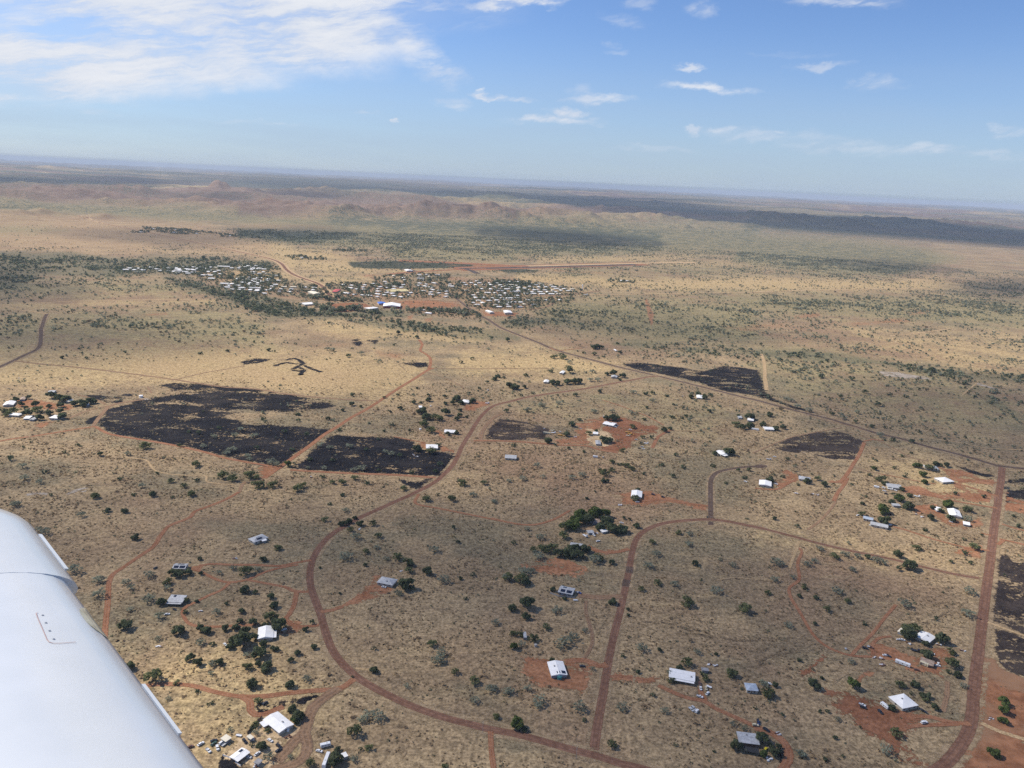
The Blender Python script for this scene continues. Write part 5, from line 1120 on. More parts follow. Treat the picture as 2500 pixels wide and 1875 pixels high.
def mast(c, x, y, hp, label):
    p = ground(*px(c, x, y)); p.z = float(terrain_z(np.array([p.x]), np.array([p.y]))[0]); h = pxsize(p, hp); root = empty('radio_mast', p); tag(root, label, 'mast'); mb = MB(); w = h * .018
    for i in range(3):
        a = i * 2.094; mb.cyl(w * math.cos(a), w * math.sin(a), 0, .35, h, 5)
    mb.build('legs', M_POST, root); b = MB()
    for k in range(9): b.cyl(0, 0, h * k / 9 + 2, w, .5, 6)
    b.build('bracing', M_POST, root); MB().cyl(0, 0, h, .3, h * .08, 5).build('aerial', M_POST, root)
mast('I', 722, 488, 19, 'lattice radio mast on the low hill at the far left'); mast('K', 1086, 1000, 12, 'thin radio mast on the plain right of the airstrip')
def pole(c, x, y, label):
    p = ground(*px(c, x, y)); root = empty('power_pole', p, 1.2); tag(root, label, 'power pole')
    MB().cyl(0, 0, 0, .16, 9.5, 8, r2=.11).build('post', M_CONC, root); MB().box(-1.1, 1.1, -.06, .06, 8.9, 9.05).build('crossarm', M_CONC, root)
    for k in (-1, 0, 1): MB().cyl(k * .9, 0, 9.05, .06, .22, 6).build('insulator', M_WHITE, root)
pole('C', 508, 1605, 'pale power pole beside the junction of the two roads'); pole('F', 1622, 1190, 'pale power pole in the corner of the burnt paddock')
pole('B', 1422, 1450, 'pale power pole above the narrow red track'); pole('F', 1690, 1060, 'pale power pole in front of the white house on burnt ground')

# ------------------------------------------------------------------ vehicles
PAINT = {'white': (.78, .78, .77), 'silver': (.48, .49, .50), 'dark': (.025, .027, .032), 'brown': (.16, .07, .04), 'yellow': (.62, .50, .02), 'blue': (.03, .07, .25), 'green': (.05, .10, .07), 'cream': (.62, .54, .36), 'red': (.30, .04, .03), 'orange': (.62, .32, .03), 'rust': (.17, .08, .05)}
_pm = {k: plain('paint_' + k, v, .3, 0, .05, 1.0, .5) for k, v in PAINT.items()}
M_TYRE = plain('tyre_rubber', (.02, .02, .02), .9); M_RIM = plain('steel_rim', (.4, .4, .4), .4, .6)
_cache = {}
def cached(key, fn):
    if key not in _cache: _cache[key] = fn()
    return _cache[key]
def wheel_mesh(r, w):
    return MB().cyl(0, -w / 2, 0, r, w, 12, 'y').mesh('wheel', M_TYRE)
def add_wheels(root, xs, half, r=.33):
    me = cached(('wheel', r), lambda: wheel_mesh(r, .22)); rim = cached(('rim', r), lambda: MB().cyl(0, -.12, 0, r * .55, .24, 10, 'y').mesh('rim', M_RIM))
    for x in xs:
        for s in (-1, 1):
            w = link('wheel', me, root, (x, s * half, r)); link('rim', rim, w)
def tapered(prof_lo, zs):
    """stacked outlines [(x0,x1,half width)] at heights zs"""
    mb = MB(); b = 0
    for (x0, x1, h), z in zip(prof_lo, zs): mb.v += [(x0, -h, z), (x1, -h, z), (x1, h, z), (x0, h, z)]
    for k in range(len(zs) - 1):
        for i in range(4): j = (i + 1) % 4; mb.f.append([k * 4 + i, k * 4 + j, k * 4 + 4 + j, k * 4 + 4 + i]); mb.mi.append(0)
    n = len(zs) * 4 - 4; mb.f.append([n, n + 1, n + 2, n + 3]); mb.f.append([3, 2, 1, 0]); mb.mi += [0, 0]
    return mb
def vehicle(kind, colour, c, x, y, dx, dy, label, scale=1.0, name=None):
    a = ground(*px(c, x - dx, y - dy)); b = ground(*px(c, x + dx, y + dy)); p = ground(*px(c, x, y), z=.6); p.z = 0
    rz = math.atan2(b.y - a.y, b.x - a.x); pm = _pm[colour]
    nm, cat = {'sedan': ('car', 'car'), 'wagon': ('four_wheel_drive', 'car'), 'ute': ('ute', 'ute'), 'caravan': ('caravan', 'caravan'), 'bus': ('bus', 'bus'), 'container': ('container', 'container'),
               'trailer': ('trailer', 'trailer'), 'boat': ('boat_on_trailer', 'boat'), 'truck': ('truck', 'truck'), 'digger': ('loader', 'machine'), 'junk': ('car_wreck', 'wreck'), 'scrap': ('scrap_heap', 'scrap')}[kind]
    root = empty(name or nm, (p.x, p.y, .12), rz); tag(root, label, cat); root.scale = (scale,) * 3; FOOT.append((p.x, p.y, 3))
    def add(part, key, fn, par=None, loc=None): return link(part, cached((kind, key, colour), fn), par or root, loc)
    if kind in ('sedan', 'junk'):
        add('body', 'body', lambda: tapered([(-2.25, 2.25, .78), (-2.35, 2.35, .88), (-2.3, 2.28, .88), (-2.2, 2.1, .80)], [.28, .5, .82, .95]).mesh('body', pm))
        add('window', 'win', lambda: tapered([(-1.75, 1.15, .76), (-1.2, .55, .62)], [.953, 1.36]).mesh('window', M_GLASS))
        add('roof', 'roof', lambda: tapered([(-1.28, .62, .65), (-1.1, .45, .58)], [1.363, 1.43]).mesh('roof', pm))
        if kind == 'sedan':
            add_wheels(root, (-1.4, 1.4), .78)
            for s in (-1, 1): add('headlight', 'hl', lambda: MB().box(-.03, .03, -.2, .2, -.08, .08).mesh('headlight', M_RIM), None, (2.33, s * .6, .66))
    elif kind == 'wagon':
        add('body', 'body', lambda: tapered([(-2.3, 2.35, .80), (-2.4, 2.4, .92), (-2.4, 2.35, .92), (-2.35, 2.2, .86)], [.42, .6, 1.0, 1.12]).mesh('body', pm))
        add('window', 'win', lambda: tapered([(-2.25, 1.0, .84), (-2.1, .5, .74)], [1.123, 1.66]).mesh('window', M_GLASS))
        add('roof', 'roof', lambda: tapered([(-2.15, .58, .76), (-2.05, .45, .70)], [1.663, 1.76]).mesh('roof', pm)); add_wheels(root, (-1.45, 1.45), .80, .38)
        for s in (-1, 1): add('headlight', 'hl', lambda: MB().box(-.03, .03, -.2, .2, -.08, .08).mesh('headlight', M_RIM), None, (2.39, s * .62, .82))
    elif kind == 'ute':
        add('body', 'body', lambda: tapered([(-.3, 2.4, .80), (-.3, 2.5, .92), (-.3, 2.42, .92), (-.3, 2.25, .86)], [.42, .6, 1.0, 1.12]).mesh('body', pm))
        add('window', 'win', lambda: tapered([(-.28, 1.15, .84), (-.25, .6, .74)], [1.123, 1.6]).mesh('window', M_GLASS))
        add('roof', 'roof', lambda: tapered([(-.28, .68, .76), (-.22, .55, .70)], [1.603, 1.7]).mesh('roof', pm))
        add('tray', 'tray', lambda: MB().box(-2.6, -.36, -.95, .95, .82, .92).box(-2.6, -.36, -.95, -.9, .92, 1.15).box(-2.6, -.36, .9, .95, .92, 1.15).box(-2.6, -2.55, -.9, .9, .92, 1.15).mesh('tray', _pm['silver'])); add_wheels(root, (-1.5, 1.55), .80, .38)
    elif kind in ('caravan', 'container', 'bus'):
        L = {'caravan': 3.2, 'container': 5.6, 'bus': 6.0}[kind]; H = {'caravan': 2.6, 'container': 2.9, 'bus': 3.1}[kind]
        add('body', 'body', lambda: tapered([(-L, L, 1.15), (-L - .08, L + .05, 1.22), (-L - .08, L + .1, 1.22), (-L + .15, L - .15, 1.1)], [.45, .7, H - .25, H]).mesh('body', pm))
        for s in (-1, 1):
            for k in range(3): add('window', 'w%d%d' % (s, k), lambda s=s, k=k: MB().box(-.5, .5, -.02, .02, -.3, .3).mesh('window', M_GLASS), None, (-L * .6 + L * .6 * k, s * 1.235, 1.65))
        add('roof_hatch', 'hatch', lambda: MB().box(-.35, .35, -.35, .35, 0, .18).mesh('roof_hatch', _pm['silver']), None, (L * .3, 0, H))
        add_wheels(root, (-L * .2, L * .15) if kind != 'bus' else (-L * .6, L * .62), 1.05, .38)
    elif kind in ('trailer', 'boat'):
        if kind == 'trailer':
            add('tray', 'tray', lambda: MB().box(-2.0, 2.0, -.9, .9, .55, .68).box(-2, 2, -.9, -.84, .68, .95).box(-2, 2, .84, .9, .68, .95).mesh('tray', pm))
        else:
            add('hull', 'hull', lambda: tapered([(-2.6, 2.2, .3), (-2.7, 2.7, .75), (-2.7, 3.0, .95)], [.5, .85, 1.2]).mesh('hull', pm)); add('console', 'con', lambda: MB().box(-.5, .4, -.4, .4, 1.2, 1.75).mesh('console', M_GLASS))
        add('drawbar', 'bar', lambda: MB().box(1.9, 3.3, -.05, .05, .5, .6).mesh('drawbar', M_POST)); add_wheels(root, (-.3,), .85)
    elif kind in ('truck', 'digger'):
        add('chassis', 'ch', lambda: MB().box(-3.5, 3.3, -.5, .5, .55, .85).mesh('chassis', _pm['dark']))
        add('cab', 'cab', lambda: tapered([(1.6, 3.3, 1.15), (1.6, 3.35, 1.2), (1.7, 3.0, 1.1)], [.85, 1.9, 2.7]).mesh('cab', pm)); add('window', 'win', lambda: MB().box(3.2, 3.32, -.95, .95, 1.85, 2.45).mesh('window', M_GLASS))
        add('tray' if kind == 'truck' else 'engine_cover', 'tr', lambda: MB().box(-3.6, 1.4, -1.2, 1.2, .9, 1.1 if kind == 'truck' else 1.9).mesh('tray', pm)); add_wheels(root, (-2.2, -1.0, 2.4), 1.0, .5)
        if kind == 'digger':
            add('loader_arm', 'arm', lambda: MB().box(2.5, 5.0, -.9, -.7, 1.0, 1.3).box(2.5, 5.0, .7, .9, 1.0, 1.3).mesh('loader_arm', pm)); add('bucket', 'bk', lambda: tapered([(4.9, 5.6, 1.2), (4.7, 6.1, 1.3)], [.35, 1.3]).mesh('bucket', pm))
    elif kind == 'scrap':
        rs = random.Random(int(x * 7 + y)); mb = MB()
        for k in range(7):
            u, v, s, h = rs.uniform(-2, 2), rs.uniform(-1.5, 1.5), rs.uniform(.35, 1.0), rs.uniform(.3, 1.0)
            mb.cur = k % 2; mb.box(u - s, u + s, v - s * .6, v + s * .6, 0, h)
        mb.build('sheet_metal', [pm, _pm['rust']], root)
    return root
V = vehicle
# yard at the bottom left
V('sedan', 'white', 'M', 1160, 872, 30, 18, 'white sedan facing the dark tree in the sandy yard'); V('wagon', 'dark', 'M', 1275, 950, 25, 18, 'black four wheel drive on the sandy track below the white house')
V('sedan', 'dark', 'M', 1272, 1005, 25, -14, 'black sedan in shade right of the feathery tree'); V('sedan', 'white', 'M', 985, 1052, 30, -22, 'white sedan parked beside the rusty-roofed house'); V('sedan', 'silver', 'M', 865, 1098, 25, 5, 'silver car at the front corner of the rusty-roofed house')
V('wagon', 'dark', 'M', 815, 885, 20, 24, 'dark car left of the cream lean-to'); V('wagon', 'white', 'M', 505, 905, 25, -20, 'white four wheel drive with dark windows in front of the shed'); V('sedan', 'green', 'M', 395, 915, 28, -22, 'dark green car in the row of wrecks')
V('junk', 'dark', 'M', 400, 875, 28, -8, 'dark wheel-less wreck behind the dark green car'); V('ute', 'white', 'M', 325, 1010, 28, 26, 'white ute at the front of the wrecks'); V('wagon', 'white', 'M', 448, 975, 6, 26, 'white van end-on beside the white ute')
V('junk', 'white', 'M', 222, 918, 26, -16, 'white stripped wreck farther left with its shadow beside it'); V('junk', 'rust', 'M', 78, 958, 24, -8, 'rusty wreck at the left end of the wrecks'); V('junk', 'dark', 'M', 1090, 368, 34, -20, 'burnt out car on the black patch behind the carport house')
V('trailer', 'white', 'M', 735, 805, 24, 4, 'white trailer above the cream lean-to'); V('trailer', 'silver', 'M', 540, 925, 25, -18, 'silver box trailer beside the four wheel drive at the shed'); V('scrap', 'white', 'M', 945, 1215, 20, -10, 'white scrap piled at the bottom edge of the yard')
V('scrap', 'brown', 'M', 1385, 820, 20, -10, 'small heap of timber on the sand in front of the white house'); V('scrap', 'white', 'M', 920, 850, 20, -6, 'white clutter beside the cream lean-to')
V('caravan', 'white', 'M', 1905, 945, 60, -14, 'white caravan parked on the grass above a white car'); V('sedan', 'white', 'M', 1822, 1015, 32, 8, 'white hatchback just below the caravan'); V('bus', 'white', 'M', 1915, 1155, -30, 80, 'long white bus parked beside the dark tree at the bottom edge')
V('sedan', 'white', 'A', 1002, 736, 14, -2, 'white sedan on the grass below the grey house on the red track'); V('junk', 'dark', 'A', 932, 458, 10, -6, 'dark wreck in the bushes left of the solar house'); V('sedan', 'dark', 'A', 1080, 677, 14, -2, 'dark car at the front of the grey house on the red track')
V('trailer', 'dark', 'A', 1046, 706, 10, 3, 'dark trailer just below the grey house on the red track'); V('scrap', 'white', 'A', 1202, 716, 8, 0, 'white scrap lying in the grass inside the red loop'); V('junk', 'white', 'A', 1352, 918, 14, 10, 'white wreck under the dark trees left of the cross-gabled house')
V('scrap', 'white', 'A', 955, 925, 8, 0, 'white sheet of scrap lying on open grass'); V('sedan', 'white', 'B', 229, 828, 12, -4, 'white car half under the tree right of the cross-gabled house'); V('scrap', 'silver', 'A', 1412, 398, 6, 0, 'pale scrap on the grass below the lone hip-roofed house')
V('sedan', 'white', 'B', 829, 573, 14, 2, 'white sedan in front of the grey house on the red drive'); V('scrap', 'white', 'B', 936, 475, 12, 0, 'white junk behind the grey house on the red drive'); V('scrap', 'white', 'B', 682, 222, 8, -4, 'white litter in the culvert beside the curved road')
# middle
V('sedan', 'dark', 'C', 545, 1048, 14, 0, 'dark car on the red yard right of the solar white house'); V('ute', 'blue', 'C', 524, 608, 12, 4, 'blue ute parked beside the fenced deck'); V('trailer', 'white', 'C', 504, 652, 8, 0, 'white trailer in front of the fenced deck house')
V('ute', 'white', 'N', 632, 587, 40, 12, 'white ute standing on the red track'); V('sedan', 'white', 'N', 742, 540, 24, -26, 'white car with dark window right of the white ute'); V('sedan', 'white', 'N', 645, 468, 4, 26, 'white car end-on above the white ute'); V('junk', 'rust', 'N', 633, 402, 6, 24, 'rusty wreck at the corner of the long white house')
V('junk', 'cream', 'N', 722, 466, 6, 24, 'cream wreck beside the long white pole'); V('trailer', 'white', 'N', 762, 446, 42, 18, 'long white trailer frame in the grass'); V('ute', 'silver', 'N', 512, 770, 30, 24, 'silver ute at the left of three parked side by side'); V('wagon', 'silver', 'N', 545, 755, 30, 24, 'silver wagon in the middle of three parked side by side')
V('wagon', 'white', 'N', 590, 795, 16, -22, 'white wagon at the right of three parked side by side'); V('scrap', 'white', 'N', 770, 120, 14, 0, 'white scrap above the small grey shed'); V('scrap', 'white', 'N', 858, 142, 14, 0, 'white scrap to the right of the small grey shed'); V('wagon', 'dark', 'N', 1458, 945, 4, 26, 'dark blue four wheel drive above the white van')
V('wagon', 'cream', 'N', 1422, 995, 24, 2, 'cream van on the red track above the dark tree'); V('wagon', 'dark', 'N', 1572, 1060, 34, 20, 'dark four wheel drive on the red track behind the dark tree'); V('sedan', 'yellow', 'N', 1565, 1338, 18, -30, 'bright yellow car under the trees by the grey house'); V('scrap', 'silver', 'N', 1745, 1108, 14, -6, 'silver scrap on the grass right of the red track')
V('scrap', 'white', 'N', 1630, 398, 16, 0, 'white scrap beside the dark bush right of the blue-grey roof'); V('scrap', 'white', 'N', 1622, 1472, 10, 0, 'white litter at the edge of the black patch')
V('truck', 'white', 'C', 562, 267, 12, 8, 'long white truck at the left of the tree-filled yard'); V('wagon', 'white', 'C', 614, 262, 10, 8, 'white van in the front of the tree-filled yard'); V('sedan', 'white', 'C', 640, 297, 12, -2, 'white car below the tree-filled yard'); V('sedan', 'white', 'C', 780, 188, 12, 2, 'white car on the red ground right of the tree-filled yard')
V('wagon', 'white', 'C', 638, 186, 12, 4, 'white car beside the dark hut of the tree-filled yard'); V('wagon', 'silver', 'C', 595, 185, 10, 0, 'silver car left of the dark hut of the tree-filled yard'); V('scrap', 'white', 'C', 628, 248, 10, 0, 'white clutter in the middle of the tree-filled yard'); V('scrap', 'white', 'C', 770, 78, 14, 0, 'white scrap on the edge of the red yard')
V('wagon', 'dark', 'G', 1342, 1386, 22, 4, 'dark wreck on the red drive right of the white house'); V('wagon', 'dark', 'G', 1425, 1408, 22, 4, 'dark wreck farther along the red drive'); V('sedan', 'white', 'G', 1213, 1448, 10, 0, 'white car in front of the pale tree on the red yard'); V('scrap', 'white', 'G', 1070, 1470, 18, 0, 'white scrap at the left end of the red yard')
for x_, y_, k_, c_, l_ in ((1030, 826, 'wagon', 'white', 'white four wheel drive in front of the house in the red earth yard'), (1042, 812, 'sedan', 'silver', 'silver car beside the house in the red earth yard'), (942, 746, 'caravan', 'white', 'white caravan left of the bushes in the red earth yard'), (1152, 848, 'wagon', 'white', 'white truck cab at the top of the yellow machines'),
    (1130, 872, 'digger', 'orange', 'yellow loader at the top of the row of machines'), (1150, 886, 'digger', 'orange', 'yellow loader in the middle of the row of machines'), (1136, 898, 'truck', 'cream', 'cream truck at the front of the row of machines'), (570, 896, 'digger', 'orange', 'yellow loader at the left end of the red earth yard'),
    (505, 856, 'truck', 'cream', 'cream truck at the edge of the burnt ground'), (515, 874, 'truck', 'white', 'white truck at the edge of the burnt ground'), (460, 880, 'container', 'cream', 'cream container on the edge of the burnt ground'), (568, 862, 'trailer', 'white', 'white trailer left of the round dark tree'), (440, 838, 'scrap', 'white', 'pale scrap at the top edge of the burnt ground'),
    (696, 908, 'scrap', 'white', 'white scrap right of the round dark tree'), (1202, 930, 'junk', 'silver', 'silver wreck at the top of the scrap line'), (1285, 962, 'truck', 'white', 'white truck wreck at the right of the scrap line'), (1250, 988, 'junk', 'silver', 'silver wreck in the middle of the scrap line'), (1262, 1006, 'junk', 'white', 'white wreck at the front of the scrap line'),
    (1300, 910, 'scrap', 'rust', 'rusty scrap at the back of the scrap line'), (1228, 1002, 'junk', 'dark', 'dark wreck at the left of the scrap line'), (912, 918, 'wagon', 'white', 'white car behind the grey shed in the red earth yard'), (740, 836, 'scrap', 'silver', 'pale scrap at the left edge of the red earth yard'), (862, 1076, 'caravan', 'white', 'small white caravan alone on the grass below the red earth yard')):
    V(k_, c_, 'G', x_, y_, 14, 2, l_)
# right
V('sedan', 'white', 'O', 620, 552, 18, 2, 'white car nose to the red track in the large red yard'); V('junk', 'dark', 'O', 655, 558, 18, 8, 'dark wreck just right of the white car in the red yard'); V('container', 'white', 'O', 850, 672, 60, 22, 'long white container on the red track'); V('caravan', 'cream', 'O', 1140, 678, 50, 22, 'cream caravan in front of the brown shed')
V('wagon', 'dark', 'O', 345, 458, 26, 6, 'dark four wheel drive at the left of the red yard'); V('ute', 'rust', 'O', 412, 444, 24, 8, 'red-brown ute at the left of the red yard'); V('truck', 'dark', 'O', 1020, 490, 30, 8, 'dark truck behind the brown shed'); V('wagon', 'white', 'O', 1245, 528, 30, 14, 'white van behind the brown shed'); V('sedan', 'white', 'O', 1330, 668, 4, -22, 'white car standing right of the brown shed')
V('sedan', 'white', 'O', 1322, 692, 16, 2, 'second white car just below the first beside the brown shed'); V('junk', 'rust', 'O', 1040, 748, 20, 4, 'rusty wreck on the red track below the caravan'); V('scrap', 'white', 'O', 460, 584, 12, 0, 'white scrap at the edge of the red yard'); V('scrap', 'white', 'O', 548, 586, 14, 0, 'white scrap on the grass below the white car'); V('scrap', 'white', 'O', 580, 678, 10, 0, 'white litter below the red yard')
V('caravan', 'white', 'O', 788, 338, 12, 0, 'small white box in the grass left of the gabled house', .4); V('sedan', 'white', 'O', 845, 342, 10, 2, 'white car left of the gabled house by the round trees'); V('scrap', 'white', 'O', 1350, 408, 12, 2, 'white clutter in front of the round dark tree'); V('scrap', 'silver', 'O', 90, 460, 14, 4, 'pale scrap beside the dirt trail'); V('scrap', 'white', 'O', 940, 388, 8, 0, 'white scrap on the red ground by the gabled house')
V('ute', 'white', 'O', 305, 1222, 34, 14, 'white ute parked on the dark red yard'); V('wagon', 'dark', 'O', 318, 1258, 34, 10, 'dark blue car beside the white ute'); V('caravan', 'white', 'O', 608, 1242, 40, 30, 'white caravan beside the pyramid-roofed house'); V('wagon', 'dark', 'O', 548, 1318, 24, 24, 'black four wheel drive below the caravan'); V('wagon', 'white', 'O', 1138, 1462, 44, -10, 'white four wheel drive on the red loop drive', 1.15); V('boat', 'dark', 'O', 1128, 1306, 30, 18, 'dark boat on a trailer right of the pyramid-roofed house')
V('sedan', 'blue', 'D', 3, 1386, 3, 12, 'dark blue car at the head of the red track'); V('wagon', 'dark', 'D', 50, 1430, 14, 7, 'dark car on the red track bend'); V('scrap', 'white', 'D', 1400, 1362, 5, 0, 'white litter on the cleared red ground'); V('scrap', 'white', 'D', 1228, 952, 6, 0, 'white litter beside the wide road')
V('sedan', 'white', 'D', 1160, 181, 10, 3, 'white car in front of the gabled house on the red loop'); V('truck', 'white', 'D', 957, 30, 12, 3, 'white truck on the red ground at the top'); V('wagon', 'white', 'D', 795, 202, 8, -3, 'white car at the end of the long grey house'); V('sedan', 'white', 'D', 600, 142, 8, -3, 'white car left of the blue-grey long house'); V('sedan', 'white', 'D', 680, 204, 10, 3, 'white car in front of the long grey house'); V('scrap', 'white', 'D', 950, 135, 12, 2, 'white scrap on the red loop'); V('scrap', 'white', 'D', 988, 152, 8, 2, 'small white scrap on the grass below the red loop')
V('ute', 'white', 'H', 152, 1299, 20, 5, 'white ute right of the long white house'); V('caravan', 'white', 'H', 986, 1327, 14, 3, 'white caravan left of the long grey house'); V('wagon', 'white', 'H', 1045, 1330, 16, 5, 'white van at the front corner of the long grey house'); V('truck', 'white', 'H', 1100, 1342, 16, 4, 'white truck in front of the long grey house'); V('wagon', 'white', 'H', 1142, 1352, 14, 4, 'white car right of the truck at the long grey house'); V('wagon', 'dark', 'H', 1065, 1380, 12, 2, 'dark car below the long grey house')
V('sedan', 'white', 'H', 1052, 1356, 10, 2, 'white sedan below the van at the long grey house'); V('truck', 'white', 'H', 1322, 1402, 14, 3, 'white truck on the red track'); V('truck', 'silver', 'H', 92, 1094, 26, 4, 'long pale truck on the grass above the turning circle'); V('sedan', 'white', 'H', 140, 1072, 12, 2, 'white car above the long pale truck'); V('scrap', 'white', 'H', 450, 1378, 10, 0, 'white rock-like scrap on the grass'); V('scrap', 'white', 'H', 500, 1388, 10, 0, 'second white scrap lying on the grass'); V('junk', 'dark', 'H', 374, 1116, 12, 2, 'dark wreck lying in the grass below the burnt block'); V('wagon', 'white', 'H', 370, 1268, 14, 3, 'white car in front of the grey house by the red clearing')
V('container', 'white', 'G', 2190, 848, 22, 4, 'white container beside the trees below the highway'); V('truck', 'white', 'G', 2060, 742, 14, 2, 'white truck in the tree clump below the highway'); V('sedan', 'white', 'G', 1666, 570, 12, 2, 'white car left of the house near the highway'); V('sedan', 'white', 'G', 2110, 1278, 14, 4, 'white car left of the long white house'); V('scrap', 'white', 'G', 1594, 566, 6, 0, 'white scrap beside the track near the highway'); V('scrap', 'white', 'G', 925, 1072, 10, 0, 'white litter on the grass beside the small caravan')
V('truck', 'white', 'F', 2006, 628, 22, 2, 'white truck on the red clearing beside the curved road'); V('sedan', 'white', 'F', 1536, 649, 6, 6, 'white car on the grass above the bushes'); V('sedan', 'white', 'F', 2012, 518, 12, -4, 'white car on the plain above the curved road'); V('scrap', 'white', 'F', 1398, 1056, 6, 0, 'white scrap on the burnt ground in front of the house'); V('scrap', 'white', 'F', 1418, 1070, 6, 0, 'second white scrap on the burnt ground'); V('scrap', 'white', 'F', 543, 1240, 8, 0, 'white scrap on the grass below the burnt paddock')
V('scrap', 'white', 'E', 150, 1218 - 800, 8, 0, 'white speck of scrap on the pale grass left of the track'); V('scrap', 'brown', 'E', 565, 530, 14, -6, 'brown scrap beside the track on the pale grass'); V('scrap', 'brown', 'E', 280, 522, 14, 0, 'brown heap on the pale grass behind the cluster')
V('scrap', 'white', 'D', 230, 10, 10, 0, 'white heap on the grass beside the faint trail'); V('truck', 'white', 'K', 782, 1159, 14, 1, 'white truck on the track at the right end of the town', 2.0)

# ------------------------------------------------------------------ trees and shrubs
def leafy(t, b, c):
    """leaves pass some light on to their far side"""
    out = t.n['Material Output']; t.n.remove(b); d = t.n.new('ShaderNodeBsdfDiffuse'); l = t.n.new('ShaderNodeBsdfTranslucent'); mx = t.n.new('ShaderNodeMixShader')
    t.put(d.inputs[0], c); t.put(l.inputs[0], c); mx.inputs[0].default_value = .52; t.l.new(d.outputs[0], mx.inputs[1]); t.l.new(l.outputs[0], mx.inputs[2]); t.l.new(mx.outputs[0], out.inputs[0])
def leaf_mat(name, a, b_, trans=.25):
    m, t, b = new_mat(name); p = t.pos()
    n = t.noise(p, 1.1, 2, .6); n2 = t.noise(p, .09, 2, .5)
    c = t.mix(t.ss(n, .3, .7), a, b_); k = t.ss(n2, .3, .7, .78, 1.25); c = t.vm('MULTIPLY', c, t.comb(k, k, k))
    leafy(t, b, c); return m
LEAF = {'d': leaf_mat('dark_green_leaves', (.094, .114, .064), (.170, .192, .102)), 'o': leaf_mat('olive_leaves', (.13, .148, .070), (.215, .23, .11)),
        'p': leaf_mat('grey_green_leaves', (.23, .245, .175), (.345, .36, .265)), 'g': leaf_mat('bright_green_leaves', (.100, .138, .044), (.170, .210, .074))}
M_BARK = plain('grey_bark', (.20, .165, .13), .9, 0, .2, 2.0)
def crown_mesh(kind, seed):
    rs = np.random.default_rng(seed)
    n, size, lobes, squash = {'d': (330, .235, 6, .80), 'o': (165, .20, 7, .74), 'p': (105, .165, 9, .66), 'g': (320, .23, 7, .85)}[kind]
    C = []; ang = rs.uniform(0, 6.28)
    for i in range(lobes):
        a = ang + i * 2.4; r = .12 + .55 * math.sqrt(i / lobes)
        C.append((r * math.cos(a), r * math.sin(a), .85 + rs.uniform(-.22, .28) - .35 * r, rs.uniform(.30, .46) * (.85 if kind == 'p' else 1.05)))
    C = np.array(C); pick = rs.integers(0, lobes, n); d = rs.normal(size=(n, 3)); d /= np.linalg.norm(d, axis=1)[:, None]
    rad = C[pick, 3] * (rs.uniform(.45, 1.0, n) ** .40)
    P = C[pick, :3] + d * rad[:, None] * np.array([1, 1, squash]); P[:, 2] = np.maximum(P[:, 2], .16)
    nrm = d + np.array([0, 0, .35]) + rs.normal(size=(n, 3)) * .38; nrm /= np.linalg.norm(nrm, axis=1)[:, None]
    u = np.cross(nrm, rs.normal(size=(n, 3))); u /= np.linalg.norm(u, axis=1)[:, None]; w = np.cross(nrm, u)
    s = size * rs.uniform(.55, 1.15, n)[:, None]
    b = nrm * s * .28
    V = np.stack([P - u * s - b, P - w * s * .7, P + u * s - b, P + w * s * .7], 1).reshape(-1, 3)
    F = np.arange(n * 4).reshape(n, 4)
    return mesh_np('crown', V, F, LEAF[kind])
def trunk_mesh(seed):
    rs = random.Random(seed); mb = MB(); mb.cyl(0, 0, -.05, .075, .55, 7, r2=.05)
    for k in range(4):
        a = k * 1.6 + rs.uniform(-.4, .4); c, s = math.cos(a), math.sin(a); b = len(mb.v); e = (.42 * c, .42 * s, .5 + rs.uniform(.3, .5))
        for i in range(5):
            q = 6.283 * i / 5; mb.v.append((.035 * math.cos(q), .035 * math.sin(q), .42 + .0 * i))
        for i in range(5):
            q = 6.283 * i / 5; mb.v.append((e[0] + .014 * math.cos(q), e[1] + .014 * math.sin(q), e[2]))
        for i in range(5): j = (i + 1) % 5; mb.f.append([b + i, b + j, b + 5 + j, b + 5 + i]); mb.mi.append(0)
    return mb.mesh('trunk', M_BARK)
CROWNS = {k: [crown_mesh(k, 100 * i + ord(k)) for i in range(5)] for k in 'dopg'}; TRUNKS = [trunk_mesh(i) for i in range(3)]
